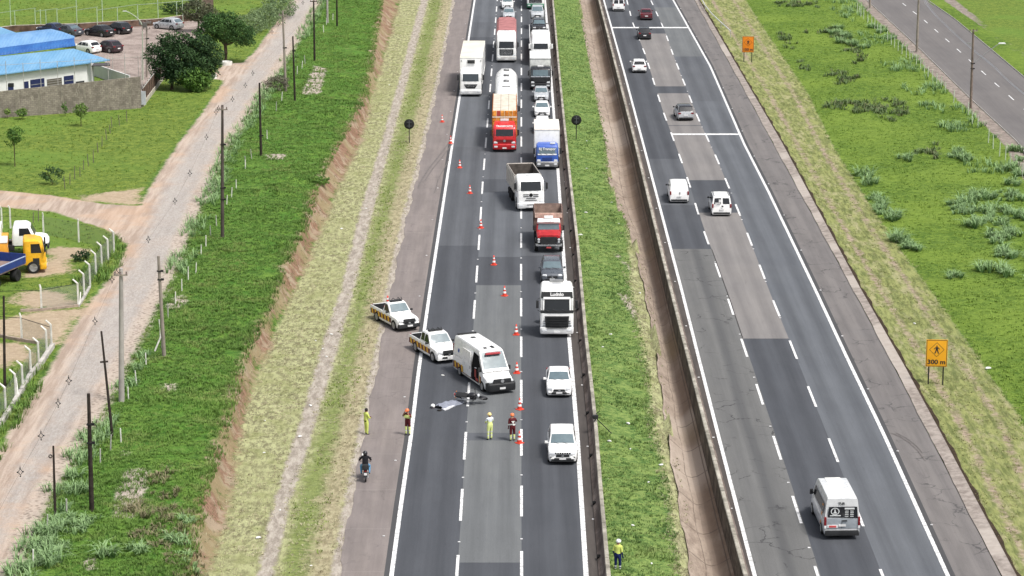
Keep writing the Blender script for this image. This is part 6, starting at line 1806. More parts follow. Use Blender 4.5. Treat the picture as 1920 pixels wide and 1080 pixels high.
q = MB(); a4 = at_depth(1817, 81, b.y) - b; q.box((a4.x, a4.y, a4.z), (.5, .12, .10)); q.build('bracket', STEEL, rtB)
wl = empty('power_line', (0, 0, 0), 0, 'pale sagging cables strung above the service road', 'power line')
for k, (z0_, dx) in enumerate(((7.2, -.35), (7.0, 0), (6.8, .4), (7.4, .2))):
    pts = []
    for (px, py) in ((1728, -14), (1738, 9), (1755, 30), (1778, 52), (1803, 75), (1826, 95), (1848, 112), (1865, 126), (1880, 142), (1900, 160), (1925, 180), (1990, 232)):
        p = at_depth(px, py, 1); 
        p = P(px + dx * 9, py + k * 1.6 - 2, 6.5); pts.append(p)
    q = MB(); q.tube(pts, .022, n=4); q.build('cable', M('pale_cable', (.32, .32, .34), .6), wl)

# ---------------------------------------------------------------- fences
POSTW = M('white_concrete_post', (.66, .65, .60), .85, .2, var=.2)
POSTG = M('grey_post', (.40, .39, .36), .9, .2, var=.3)
def wire_mat():
    t = NT('chain_link', .6, .4, .3); t.color((.30, .32, .31))
    co_ = t.obj()
    vm = t.n.new('ShaderNodeUVMap').outputs[0]
    a = t.math('ADD', t.sep(vm, 0), t.sep(vm, 1)); b = t.math('SUBTRACT', t.sep(vm, 0), t.sep(vm, 1))
    def ln(v): return t.math('GREATER_THAN', t.math('ABSOLUTE', t.math('SUBTRACT', t.math('FRACT', t.math('MULTIPLY', v, 8.0)), .5)), .43)
    m_ = t.math('MAXIMUM', ln(a), ln(b))
    tr = t.n.new('ShaderNodeBsdfTransparent'); mx = t.n.new('ShaderNodeMixShader')
    t.L(m_, mx.inputs[0]); t.L(tr.outputs[0], mx.inputs[1]); t.L(t.p.outputs[0], mx.inputs[2]); t.L(mx.outputs[0], t.out.inputs[0])
    return t.mat
WIRE = wire_mat()
def mesh_panel(parent, a, b, z0, z1, name='wire_mesh'):
    me = bpy.data.meshes.new(name)
    me.from_pydata([(a.x, a.y, a.z + z0), (b.x, b.y, b.z + z0), (b.x, b.y, b.z + z1), (a.x, a.y, a.z + z1)], [], [(0, 1, 2, 3)])
    L_ = (b - a).length; uv = me.uv_layers.new(name='UVMap')
    for i, c_ in enumerate(((0, 0), (L_, 0), (L_, z1 - z0), (0, z1 - z0))): uv.data[i].uv = c_
    me.materials.append(WIRE); o = bpy.data.objects.new(name, me); COL.objects.link(o); o.parent = parent
def bent_post(parent, p, hgt, dirx, diry, mat=POSTW, r=.065, k=.42):
    q = MB(); q.box((p.x, p.y, p.z + hgt / 2 - .05), (r * 2, r * 2, hgt + .1), taper=.9)
    q.tube([(p.x, p.y, p.z + hgt - .02), (p.x + dirx * k, p.y + diry * k, p.z + hgt + k * .62)], [r * 1.05, r * .9], n=6)
    return q.build('post', mat, parent, 30)
def straight_post(parent, p, hgt, mat, r=.05, lean=(0, 0)):
    q = MB(); q.tube([(p.x, p.y, p.z - .1), (p.x + lean[0], p.y + lean[1], p.z + hgt)], [r, r * .85], n=6)
    return q.build('post', mat, parent, 30)
# fence of the lower lot: white posts with bent tops
f1 = empty('lot_fence', P(150, 560, HL), 0, 'white bent top post fence with wire mesh on the near corner of the truck lot', 'fence'); f1o = f1.location.copy()
def rel(px, py, o, h=HL):
    p = P(px, py, h); p.z = gz(p); return p - o
def rels(lst, o): return [rel(a, b, o) for a, b in lst]
RUN = [(82,442),(148,454),(214,474),(203,488),(191,500),(180,516),(169,537),(158,555),(147,573),(78,582)]
prs = rels(RUN, f1o)
for i, p in enumerate(prs):
    dx, dy = ((0, -.2) if i < 2 else (-.9, .35)) if i < 9 else (-.2, .1)
    bent_post(f1, p, 1.75, dx, dy)
for a, b in zip(prs[:-1], prs[1:]): mesh_panel(f1, a, b, .1, 1.7)
q = MB(); q.tube([prs[0] + Vector((-6, .6, 0)) + Vector((0, 0, 1.6)), prs[0] + Vector((0, 0, 1.6))], .01, n=4)
q.tube([prs[8] + Vector((0, 0, 1.72)), prs[9] + Vector((0, 0, 1.55)), prs[9] + Vector((-6, .5, 1.3))], .02, n=4); q.build('rail_wire', CHASSIS, f1)
q = MB(); q.tube([prs[8] + Vector((.1, .6, .9)), prs[8] + Vector((.1, 0, .1))], .05, n=5); q.build('brace', POSTW, f1)
extra = rels([(4,428),(20,428)], f1o)
for p in extra: bent_post(f1, p, 1.75, -.3, -.1)
f2 = empty('lot_fence', P(80, 670, HL), 0, 'white bent top post fence on a pale kerb around the sandy lot', 'fence'); f2o = f2.location.copy()
RUN2 = [(41,637),(97,652),(88,663),(73,686),(58,702),(43,731),(30,748),(11,774),(-12,800),(-35,830)]
prs = rels(RUN2, f2o)
for i, p in enumerate(prs):
    bent_post(f2, p, 1.72, -.25 if i == 0 else -.9, .2 if i == 0 else .35)
for a, b in zip(prs[:-1], prs[1:]): mesh_panel(f2, a, b, .12, 1.65)
q = MB(); q.tube([prs[1] + Vector((0, 0, 1.5)), prs[0] + Vector((0, 0, 1.62)), prs[0] + Vector((-4, .6, 1.7))], .022, n=4); q.build('rail_wire', CHASSIS, f2)
q = MB(); q.tube([prs[6] + Vector((-.1, .9, 1.2)), prs[6] + Vector((.15, 0, .2))], .05, n=5); q.build('brace', POSTW, f2)
q = MB(); a, b = prs[3] + Vector((-.15, 0, .3)), prs[4] + Vector((-.15, .0, .3)); q.face([a, b, b + Vector((0, 0, .75)), a + Vector((0, 0, .75))]); q.build('banner', M('old_yellow_banner', (.42, .38, .20), .8, .2, var=.4, sc=6), f2)
KB = M('whitewashed_kerb', (.42, .40, .37), .85, .2, var=.3, sc=.8)
def low_wall(name, run, w, hg, mat, lb, cat='kerb', h=HL):
    o = P(run[0][0], run[0][1], h); q = MB()
    ps = [P(a, b, h) - o for a, b in run]
    for a, b in zip(ps[:-1], ps[1:]):
        d = b - a; L_ = d.length; m_ = (a + b) / 2
        q.box((m_.x, m_.y, hg / 2 - .05), (w, L_ + w * .5, hg + .1), rz=math.atan2(-d.x, d.y))
    ob = q.build(name, mat, None, None, o); return tag(ob, lb, cat)
low_wall('boundary_kerb', [(99,652),(75,688),(57,708),(40,738),(22,768),(0,800),(-40,850)], .28, .34, KB, 'pale low kerb under the bent post fence of the sandy lot')
low_wall('boundary_kerb', [(-30,630),(0,632),(40,640),(72,645)], .22, .22, M('brown_kerb', (.34, .27, .22), .9, .2, var=.3), 'brown low kerb at the back of the sandy lot')
low_wall('boundary_kerb', [(40,584),(78,583),(145,575)], .22, .18, M('brown_kerb', (.34, .27, .22), .9, .2, var=.3), 'brown low kerb under the near side of the truck lot fence')
low_wall('boundary_kerb', [(147,575),(158,558),(168,540)], .2, .14, KB, 'short pale kerb below the corner posts of the truck lot')
# wire fence between dirt road and bank
f3 = empty('wire_fence', P(300, 600, HL), 0, 'row of short grey white posts between dirt road and green bank', 'fence'); o3 = f3.location.copy()
for (px, py) in [(227,830),(207,845),(241,752),(256,722),(274,688),(303,655),(315,598),(329,575),(341,548),(353,528),(367,513),(377,478),(386,463),(395,443),(406,425),(425,385),(434,370),(443,357),(460,318),(461,312),(472,298),(501,262),(518,210),(528,190),(557,143),(566,130),(572,122),(607,62),(612,48),(624,38),(125,965),(88,1000),(62,1068),(188,870)]:
    p = rel(px, py, o3); straight_post(f3, p, random.uniform(.8, 1.1), POSTW if random.random() < .5 else POSTG, .05, (random.uniform(-.1, .1), 0))
p = rel(291, 660, o3); q = MB(); q.tube([p + Vector((0, -.2, .05)), p + Vector((.4, 0, 1.0)), p + Vector((.35, 0, 2.3))], .06, n=6); q.build('broken_post', POSTW, f3)
# meadow fence of old sticks
f4 = empty('stick_fence', P(160, 300, HL), 0, 'old fence of thin dark sticks crossing the left meadow', 'fence'); o4 = f4.location.copy()
for (px, py) in [(122,354),(131,346),(140,336),(150,331),(157,318),(166,312),(175,305),(184,286),(191,275),(200,262),(207,250),(210,240),(224,235),(238,228),(62,418),(72,415)]:
    p = rel(px, py, o4); straight_post(f4, p, random.uniform(.9, 1.3), M('stick_wood', (.15, .13, .11), .95, .1), .04, (random.uniform(-.1, .1), 0))
# posts of the service road
f5 = empty('post_fence', P(1700, 200, 0), 0, 'long row of pale green white posts along the service road', 'fence'); o5 = f5.location.copy()
ys_ = [(1607,24),(1611,28),(1614,31),(1619,35),(1627,42),(1634,48),(1640,53),(1645,58),(1651,63),(1664,78),(1671,84),(1677,89),(1684,95),(1691,101),(1699,108),(1706,112),(1711,116),(1718,121),(1726,129),(1733,136),(1740,145),(1748,152),(1756,159),(1764,166),(1772,174),(1788,192),(1815,216),(1823,233),(1833,240),(1853,268),(1862,278),(1874,292),(1885,300),(1894,312),(1906,318),(1917,332),(1930,345),(1943,358)]
for (px, py) in ys_:
    p = P(px, py, 0) - o5; straight_post(f5, p, 1.35 + random.uniform(-.12, .15), M('pale_green_post', (.50, .56, .44), .85, .2, var=.15), .055, (random.uniform(-.05, .05), 0))

gr = empty('guard_pipe', P(1345, 38, 0), 0, 'thin pale curved pipe rail beside the top of the right shoulder', 'rail')
go = gr.location.copy(); q = MB(); pts = [P(a, b, .75) - go for a, b in ((1305, -22), (1314, -6), (1322, 10), (1335, 26), (1352, 42), (1370, 58))]
q.tube(pts, .07, n=6); q.build('pipe', M('pale_pipe', (.55, .56, .55), .5, .4), gr, 50)
for p in pts[::2] + [pts[-1]]:
    q = MB(); q.tube([(p.x, p.y, -.1), (p.x, p.y, .75)], .05, n=6); q.build('support', POSTG, gr)
# ---------------------------------------------------------------- buildings and walls on the high ground
def wall_mat():
    t = NT('block_wall', .95, .15)
    br = t.n.new('ShaderNodeTexBrick'); t.L(t.comb(t.sep(t.co(), 0), t.sep(t.co(), 2)), br.inputs[0])
    br.inputs['Scale'].default_value = 1.0; br.inputs['Brick Width'].default_value = .4; br.inputs['Row Height'].default_value = .2; br.inputs['Mortar Size'].default_value = .016
    br.inputs['Color1'].default_value = (.225, .200, .165, 1); br.inputs['Color2'].default_value = (.30, .265, .22, 1); br.inputs['Mortar'].default_value = (.15, .135, .115, 1)
    n_ = t.noise(.9, 5, .75)
    c = t.mix(t.rng(n_, .42, .62, 0, .65), br.outputs[0], (.115, .10, .085))
    c = t.mix(t.rng(t.noise(2.5, 4, .7, t.mapping((1, 1, .3))), .58, .70, 0, .6), c, (.42, .38, .31))
    t.color(c); t.bump(br.outputs[1], .3, -.02)
    return t.mat
BW = wall_mat()
def wall_run(name, run, th, z0, z1, mat, lb, cat='wall', par=None):
    o = Vector((run[0].x, run[0].y, 0)); q = MB()
    for a, b in zip(run[:-1], run[1:]):
        d = b - a; L_ = d.length; m_ = (a + b) / 2 - o
        q.box((m_.x, m_.y, (z0 + z1) / 2), (th, L_ + (th if False else 0), z1 - z0), rz=math.atan2(-d.x, d.y))
    ob = q.build(name, mat, par, None, o)
    return tag(ob, lb, cat)
wa, wb_, wc_ = P(-120, 229, HL), P(265, 203, HL), P(268, 201, HL)
q = MB(); d_ = wb_ - wa; th_ = Vector((0, .2, 0)); Z = lambda v, z: Vector((v.x, v.y, z))
q.loft([[Z(Vector(), HL - .2), Z(th_, HL - .2), Z(th_, HL + 2.55), Z(Vector(), HL + 2.55)], [Z(d_, HL - .2), Z(d_ + th_, HL - .2), Z(d_ + th_, HL + 3.5), Z(d_, HL + 3.5)]])
bwl = tag(q.build('block_wall', BW, None, None, Vector((wa.x, wa.y, 0))), 'tall unplastered grey block wall in front of the white building', 'wall')
q = MB()
for k in range(9):
    p = wa.lerp(wb_, (k + .5) / 9) - Vector((wa.x, wa.y, 0)); q = MB(); q.box((p.x, p.y - .03, HL + 1.2 + .04 * k), (.28, .08, 2.7 + .08 * k)); q.build('pilaster', M('pilaster_grey', (.27, .24, .20), .9, .1, var=.3), bwl)
pa, pb, pc_ = P(268, 200, HL), P(303, 153, HL), P(330, 122, HL)
sw = wall_run('side_wall', [pa, pb], .18, HL - .1, HL + .5, M('whitewashed_low_wall', (.48, .44, .38), .9, .2, var=.3), 'low pale wall running back from the end of the block wall')
q = MB()
rel0 = Vector((pa.x, pa.y, 0))
for k in range(12):
    p = pa.lerp(pb, k / 11) - rel0; q = MB(); q.box((p.x, p.y, HL + 1.3), (.06, .06, 1.7)); q.build('fence_post', CHASSIS, sw)
q = MB(); a, b = pa - rel0, pb - rel0; q.face([Vector((a.x, a.y, HL + .5)), Vector((b.x, b.y, HL + .5)), Vector((b.x, b.y, HL + 1.9)), Vector((a.x, a.y, HL + 1.9))]); q.build('reddish_screen', M('rusty_screen', (.16, .105, .085), .9, .1, var=.5, sc=3), sw)
q = MB(); q.box((.1, -.2, HL + 1.0), (.55, .1, 1.5)); q.build('meter_box', M('meter_white', (.5, .52, .56), .5), sw)
q = MB(); q.tube([rel0 * 0 + Vector((a.x, a.y, HL + 2.0)), Vector((b.x, b.y, HL + 2.05))], .05, n=5); q.build('top_rail', POSTG, sw)
# thin fence on top of the block wall
tf_ = empty('top_fence', wa, 0, 'thin grey mast fence standing behind the block wall', 'fence')
for k in range(13):
    p = wa.lerp(wb_, k / 12) - wa + Vector((0, 1.2, 0)); straight_post(tf_, p, 5.6 if k % 2 else 5.9, POSTG, .035)
for z in (5.5,):
    q = MB(); q.tube([Vector((0, 1.2, z)), wb_ - wa + Vector((0, 1.2, z))], .02, n=4); q.build('top_wire', POSTG, tf_)
# white building with blue roofs
hw = HL + 3.3
WB = M('white_render', (.68, .68, .68), .8, .2, var=.1, sc=.5)
def roofblue(name, c1, c2, per=.35):
    t = NT(name, .5, .35)
    oc = t.co(); s_ = t.math('FRACT', t.math('MULTIPLY', t.sep(oc, 0), 1 / per))
    rib = t.rng(t.math('ABSOLUTE', t.math('SUBTRACT', s_, .5)), .15, .45)
    t.color(t.mix(t.rng(t.noise(.6, 5, .7, t.mapping((1, .3, 1))), .3, .7), c1, c2)); t.bump(rib, .6, .04)
    return t.mat
RB1 = roofblue('light_blue_roof', (.10, .255, .43), (.165, .33, .50)); RB2 = roofblue('blue_corrugated_roof', (.10, .24, .46), (.18, .33, .54)); RB3 = roofblue('bright_blue_eave', (.012, .070, .26), (.028, .12, .34), .3)
bo = P(60, 195, HL); bd = empty('white_building', bo, 0, 'white building with light blue sheet roofs behind the grey block wall', 'building')
def R3(px, py, h): return P(px, py, h) - bo
# lower roof (sloping sheet)
f0, f1_ = R3(-160, 160, hw), R3(206, 112, hw); k0, k1 = R3(-160, 123, hw + .9), R3(138, 91, hw + .9)
q = MB(); th = Vector((0, 0, -.12)); q.loft([[f0, f1_, f1_ + th, f0 + th], [k0, k1, k1 + th, k0 + th]]); q.build('lower_roof', RB1, bd)
# front wall under the eave
e0 = R3(-160, 160, hw); e1 = R3(160, 118, hw)
q = MB(); a = Vector((e0.x, e0.y + .8, -0.1)); b = Vector((e1.x, e1.y + .8, -.1)); zt_ = hw - HL - .02
q.loft([[a, b, b + Vector((0, 5, 0)), a + Vector((0, 5, 0))], [a + Vector((0, 0, zt_)), b + Vector((0, 0, zt_)), b + Vector((0, 5, zt_)), a + Vector((0, 5, zt_))]]); q.build('wall', WB, bd)
def on_wall(px0, px1, z0, z1, name, m_, par=bd, o_=.03):
    def X_at(px):
        # intersect pixel column with the wall line (near mid height)
        best = None
        for i in range(400):
            t_ = i / 399; p = a.lerp(b, t_) + bo; p = Vector((p.x, p.y, HL + 1.8)); v = p - Vector((0, 0, CH)); zc = v.y * CT - v.z * ST
            sx = 960 + v.x / zc * F
            if best is None or abs(sx - px) < best[0]: best = (abs(sx - px), t_)
        return best[1]
    p0, p1 = a.lerp(b, X_at(px0)), a.lerp(b, X_at(px1)); n_ = Vector((0, -o_, 0))
    q = MB(); q.loft([[p0 + n_ + Vector((0, 0, z0)), p1 + n_ + Vector((0, 0, z0)), p1 + Vector((0, 0, z0)), p0 + Vector((0, 0, z0))], [p0 + n_ + Vector((0, 0, z1)), p1 + n_ + Vector((0, 0, z1)), p1 + Vector((0, 0, z1)), p0 + Vector((0, 0, z1))]])
    return q.build(name, m_, par)
NV = M('navy_shutter', (.018, .025, .085), .5, .3)
for x0, x1, z0, z1, nm, m_ in ((15,25,.6,2.0,'door',NV),(45,54,1.0,2.1,'window',NV),(57,83,1.0,2.2,'window',NV),(88,116,.95,2.0,'window',M('grille_brown',(.10,.085,.07),.6)),(120,138,.95,2.1,'window',NV),(142,158,.6,1.3,'window',PLAST)):
    o = on_wall(x0, x1, z0, z1, nm, m_)
    if nm == 'window' and x1 - x0 > 15:
        for zz in ((.3, .55, .8) if x0 == 88 else (.5,)):
            on_wall(x0 + 1, x1 - 1, z0 + (z1 - z0) * zz, z0 + (z1 - z0) * zz + .05, 'window_bar', M('bar_grey', (.32, .31, .29), .6), o, .06)
q = MB(); pp = R3(20, 160, HL + 2.3); q.box((pp.x, pp.y + .2, pp.z), (.6, .4, .4)); q.build('wall_lamp', PLAST, bd, bevel=.05)
# upper roof with rounded blue eave
hu = hw + 1.5
g0, g1 = R3(-160, 125, hw + .75), R3(142, 86, hw + .75)
u0, u1 = R3(-160, 108, hu), R3(140, 68, hu)
r0, r1 = R3(-160, 82, hu + .7), R3(96, 54, hu + .7)
prof_ = lambda s0, s1, s2: [s0.lerp(s1, t_) + Vector((0, -.55 * math.sin(t_ * PI) , .12 * math.sin(t_ * PI))) for t_ in np.linspace(0, 1, 6)] + [s1.lerp(s2, .5) + Vector((0, 0, .08)), s2]
q = MB(); A0, A1 = prof_(g0, u0, r0), prof_(g1, u1, r1)
i0, i1 = q.vs(A0), q.vs(A1)
for k in range(len(A0) - 1): q.f.append((i0 + k, i1 + k, i1 + k + 1, i0 + k + 1)); q.m.append(1 if k < 4 else 0)
q.face([A1[0], A1[-1], A1[-1] + Vector((0, .3, -2.2)), A1[0] + Vector((0, .3, -.4))], 2)
q.build('upper_roof', [RB2, RB3, WB], bd, 60)
q = MB(); s0, s1, s2 = R3(-60, 28, hu + .9), R3(2, 51, hu + .9), R3(40, 64, hu + .4); q.face([R3(-60, 70, hu + .6), R3(38, 64, hu + .5), s1, s0]); q.build('rear_roof', RB1, bd)
q = MB(); aa = R3(172, 122, HL + 2.4); q.box((aa.x + .6, aa.y + 1, aa.z - .1), (2.6, 2.0, .1), rz=.2); q.build('porch_canopy', M('dark_canopy', (.06, .055, .06), .8), bd)
ywl = wall_run('yard_wall', [P(162, 137, HL), P(244, 165, HL)], .15, HL - .1, HL + 1.45, WB, 'low white rendered wall between the building and the grey block wall')
# far yard wall, dark brown with light coping
fw = wall_run('yard_wall', [P(-60, 72, HL), P(25, 60, HL), P(150, 56, HL), P(300, 47, HL), P(375, 36, HL)], .2, HL - .1, HL + .85, M('brown_wall', (.13, .085, .065), .95, .1, var=.5, sc=1.2), 'low dark brown wall along the far side of the parking yard')
fo = P(-60, 72, HL); ps = [P(-60, 72, HL), P(25, 60, HL), P(150, 56, HL), P(300, 47, HL), P(375, 36, HL)]
q = MB()
for a_, b_ in zip(ps[:-1], ps[1:]):
    d = b_ - a_; m_ = (a_ + b_) / 2 - Vector((fo.x, fo.y, 0)); q.box((m_.x, m_.y, HL + .87), (.26, d.length, .06), rz=math.atan2(-d.x, d.y))
q.build('coping', M('pale_coping', (.42, .37, .32), .9, .1, var=.3), fw)
# tall mast fence of the yard
f6 = empty('mast_fence', P(150, 50, HL), 0, 'tall pale green mast fence with a top rail behind the parked cars', 'fence'); o6 = f6.location.copy()
MG = M('pale_green_mast', (.42, .52, .40), .7, .3)
for px, pyb, pyt in ((21,60,-10),(29,59,20),(67,57,16),(77,57,17),(87,56,18),(108,56,17),(145,60,-4),(183,55,14),(193,53,-10),(221,50,13),(259,48,10),(297,46,-8),(332,42,3),(343,41,-14),(368,36,-10),(373,35,-12)):
    b_ = P(px, pyb, HL); top = at_depth(px, pyt, b_.y); straight_post(f6, b_ - o6, top.z - b_.z, MG, .05)
for (x0, y0_), (x1, y1_) in (((0, 24), (67, 15)), ((67, 21), (108, 16)), ((108, 18), (145, 12)), ((145, 19), (183, 13)), ((183, 19), (259, 8)), ((259, 9), (332, 3)), ((332, 3), (373, -2))):
    pa_ = at_depth(x0, y0_, o6.y + (150 - x0) * .05) - o6; pb_ = at_depth(x1, y1_, o6.y + (150 - x1) * .05) - o6
    q = MB(); q.tube([pa_, pb_], .035, n=5); q.build('top_rail', MG, f6)
# near-yard posts
f7 = empty('mast_fence', P(200, 140, HL), 0, 'thin dark posts standing on the yard floor behind the white low wall', 'fence'); o7 = f7.location.copy()
for px, pyb, pyt in ((160,130,92),(185,133,96),(170,150,118),(212,140,100),(235,142,98),(260,143,106)):
    b_ = P(px, pyb, HL); top = at_depth(px, pyt, b_.y); straight_post(f7, b_ - o7, max(.6, top.z - b_.z), POSTG, .035)
# reddish screen wall by the far corner
rs = wall_run('brick_wall', [P(380, 40, HL), P(400, 33, HL)], .15, HL, HL + 2.9, M('red_brown_wall', (.15, .11, .09), .95, .1, var=.4, sc=2), 'short brown screen wall at the far corner of the yard')
# ---------------------------------------------------------------- people
SKIN = M('skin_brown', (.20, .105, .065), .6, .3); HAIR = M('dark_hair', (.015, .012, .010), .8)
SKINL = M('skin_tan', (.36, .20, .13), .6, .3)
HV = M('hi_vis_yellow', (.58, .66, .16), .7, .2, var=.1); HVP = M('hi_vis_pale', (.72, .80, .30), .7, .2, var=.1)
REFL = M('reflective_band', (.70, .72, .68), .4, .5); DRED = M('dark_red_uniform', (.10, .016, .020), .8, .2)
NAVY = M('navy_uniform', (.012, .022, .10), .8, .2); WHT = M('white_shirt', (.62, .66, .70), .8, .2)
BLK = M('black_cloth', (.012, .012, .015), .85, .2); JEANS = M('blue_jeans', (.12, .30, .50), .85, .2)
BOOT = M('boot_leather', (.015, .012, .011), .7)
def person(label, px, py, rz, height=1.75, z=None, pose='stand', arms='down', mats=None, zones=None, hat=None, hatmat=None, seat=None, h=0.0, loc=None):
    """one continuous skinned body; zones(z_rel, part) -> material index"""
    s = height / 1.75
    V, R_, E = [], [], []
    def add(p, r, par=None):
        V.append(Vector(p) * s); R_.append(r * s); i = len(V) - 1
        if par is not None: E.append((par, i))
        return i
    pel = add((0, 0, .96), .145)
    tl = {'stand': 0, 'look': .04, 'ride': .16}[pose] if pose in ('stand', 'look', 'ride') else 0
    sp = add((0, tl * .4, 1.12), .135, pel); ch = add((0, tl * .8, 1.30), .150, sp); up = add((0, tl, 1.42), .11, ch); nk = add((0, tl + .01, 1.50), .055, up)
    hd = add((0, tl + .04, 1.59), .085, nk); ht = add((0, tl + .03, 1.69), .078, hd)
    ns = add((0, tl + .135, 1.60), .016, hd)
    for sx in (-1, 1):
        sh = add((sx * .19, tl, 1.40), .068, up)
        if arms == 'phone' and sx == 1: el, wr, hn = (sx * .30, .12, 1.20), (sx * .16, .22, 1.40), (sx * .11, .18, 1.50)
        elif arms == 'front' : el, wr, hn = (sx * .27, .08, 1.14), (sx * .14, .26, 1.12), (sx * .05, .32, 1.12)
        elif arms == 'up': el, wr, hn = (sx * .32, .10, 1.24), (sx * .18, .22, 1.45), (sx * .12, .20, 1.54)
        elif arms == 'hips': el, wr, hn = (sx * .38, -.06, 1.16), (sx * .24, .06, 1.02), (sx * .18, .10, .98)
        elif arms == 'bars': el, wr, hn = (sx * .36, .30, 1.18), (sx * .33, .55, 1.05), (sx * .30, .64, 1.04)
        elif arms == 'back': el, wr, hn = (sx * .26, -.10, 1.14), (sx * .12, -.18, .98), (sx * .05, -.20, .94)
        else: el, wr, hn = (sx * .25, -.02, 1.13), (sx * .25, .06, .90), (sx * .245, .09, .82)
        e = add(el, .047, sh); w_ = add(wr, .031, e); h_ = add(hn, .034, w_)
        hv = (Vector(hn) - Vector(wr)).normalized(); sd = hv.cross(Vector((0, 1, .2))).normalized()
        for k in range(4):
            b_ = Vector(hn) + sd * (k - 1.5) * .020 + hv * .035; f_ = add(b_, .010, h_); add(b_ + hv * (.045 + .008 * (1.5 - abs(k - 1.5))) + Vector((0, .012, 0)), .008, f_)
        tb = add(Vector(wr).lerp(Vector(hn), .6) + sd * .035 + Vector((0, .02, 0)), .011, h_); add(Vector(hn) + sd * .055 + Vector((0, .03, 0)), .009, tb)
        if pose == 'ride':
            hp = add((sx * .10, .02, .93), .105, pel); kn = add((sx * .26, .42, .80), .072, hp); an = add((sx * .24, .26, .38), .050, kn); fo_ = add((sx * .24, .38, .30), .045, an); add((sx * .24, .48, .29), .035, fo_)
        else:
            st_ = .03 * sx if pose == 'look' else 0
            hp = add((sx * .10, 0, .90), .108, pel); kn = add((sx * .115, .02 + st_, .50), .070, hp); an = add((sx * .12, st_, .10), .048, kn); fo_ = add((sx * .125, .06 + st_, .045), .045, an); add((sx * .13, .17 + st_, .035), .036, fo_)
    me = bpy.data.meshes.new('person'); me.from_pydata(V, E, []); ob = bpy.data.objects.new('tmp', me); COL.objects.link(ob)
    md = ob.modifiers.new('skin', 'SKIN'); md.use_smooth_shade = True
    for i, sv in enumerate(me.skin_vertices[0].data): sv.radius = (R_[i] * (1.34 if i in (0, 1, 2, 3) else (1.14 if R_[i] > .036 * s else 1)), R_[i] * (.92 if i in (0, 1, 2, 3) else (1.14 if R_[i] > .036 * s else 1))); sv.use_root = (i == 0)
    sb = ob.modifiers.new('sub', 'SUBSURF'); sb.levels = 1; sb.render_levels = 1
    bpy.context.view_layer.update()
    m2 = bpy.data.meshes.new_from_object(ob.evaluated_get(bpy.context.evaluated_depsgraph_get()))
    bpy.data.objects.remove(ob)
    m2.name = 'person'; m2.materials.clear()
    for m_ in mats: m2.materials.append(m_)
    segs = [(Vector(V[a]), Vector(V[b]), a, b) for a, b in E]
    handv = {i for i in range(len(V)) if R_[i] < .036 * s and V[i].z < 1.57 * s and V[i].z > .6 * s}
    headv = {hd, ht, ns, nk}
    armv = set()
    for pl in m2.polygons:
        c_ = pl.center; best = (9, 0)
        for a_, b_, ia, ib in segs:
            ab = b_ - a_; t_ = max(0, min(1, (c_ - a_).dot(ab) / max(1e-9, ab.dot(ab)))); d = (c_ - a_ - ab * t_).length
            if d < best[0]: best = (d, ib if t_ > .5 else ia)
        i = best[1]; zz = c_.z / s
        part = 'head' if i in headv and zz > 1.47 else ('hand' if i in handv else ('arm' if (abs(c_.x) / s > .20 and zz > .95) or (arms in ('front', 'up', 'phone') and c_.y / s > .14 and 1.0 < zz < 1.5) else ('torso' if zz > .93 else 'leg')))
        pl.material_index = zones(zz, part); pl.use_smooth = True
    if loc is None:
        loc = P(px, py, h); loc.z = gz(loc) if h or abs(loc.x) > 8 else .01
        if z is not None: loc.z = z
    o = bpy.data.objects.new('person', m2); COL.objects.link(o); o.location = loc; o.rotation_euler = (0, 0, rz)
    tag(o, label, 'person')
    hz_ = 1.63 * s; cy = (tl + .035) * s
    for sx in (-1, 1):
        q = MB(); q.ball((sx * .032 * s, cy + .082 * s, 1.61 * s), .012 * s, n=6, k=4); q.build('eye', BLK, o, 40)
    if hat == 'helmet':
        q = MB(); q.lathe([(.135 * s, 0), (.132 * s, .05 * s), (.11 * s, .11 * s), (.06 * s, .145 * s), (.01 * s, .15 * s)], (0, cy, hz_), n=16); q.box((0, cy + .13 * s, hz_ + .01), (.17 * s, .12 * s, .015)); q.build('helmet', hatmat, o, 50)
    elif hat == 'hair':
        q = MB(); q.lathe([(.092 * s, -.04 * s), (.105 * s, .02 * s), (.098 * s, .09 * s), (.06 * s, .125 * s), (.01, .132 * s)], (0, cy - .02 * s, hz_), n=14); q.build('hair', HAIR, o, 50)
    elif hat == 'full':
        q = MB(); q.ball((0, cy, 1.62 * s), (.150 * s, .165 * s, .165 * s), n=18, k=10); hm = q.build('helmet', hatmat, o, 60)
        q = MB(); q.box((0, cy + .13 * s, 1.63 * s), (.20 * s, .09 * s, .08 * s)); q.build('visor', GLASS_K, hm, bevel=.02)
    return o
FACE = lambda wx, wy, tx, ty: math.atan2(-(tx - wx), (ty - wy))
def zyellow(z, p): return 0 if p == 'head' or p == 'hand' else (3 if z < .10 else (2 if (.92 < z < .95) else 1))
person('person in a plain bright yellow suit with dark hair standing at the shoulder edge', 687, 814, -1.0, 1.78, arms='front', mats=[SKIN, HV, BLK, BOOT], zones=zyellow, hat='hair')
def zred(z, p):
    if p in ('head', 'hand'): return 0
    if z < .12: return 3
    if p == 'leg': return 2 if z < .62 and not .30 < z < .36 else (4 if z < .62 else 1)
    if 1.22 < z < 1.34 and p == 'torso': return 2
    if 1.08 < z < 1.13 and p == 'torso': return 4
    return 1
ORH = M('orange_helmet', (.78, .20, .07), .35, .5)
w1_ = person('person in dark red and yellow uniform with orange helmet standing on the edge line', 765, 816, 2.6, 1.78, arms='up', pose='look', mats=[SKINL, DRED, HVP, BOOT, REFL], zones=zred, hat='helmet', hatmat=ORH)
q = MB(); q.box((0, -.0, 1.26), (.44, .34, .16), taper=.95); q.build('reflective_vest', HVP, w1_, bevel=.05)
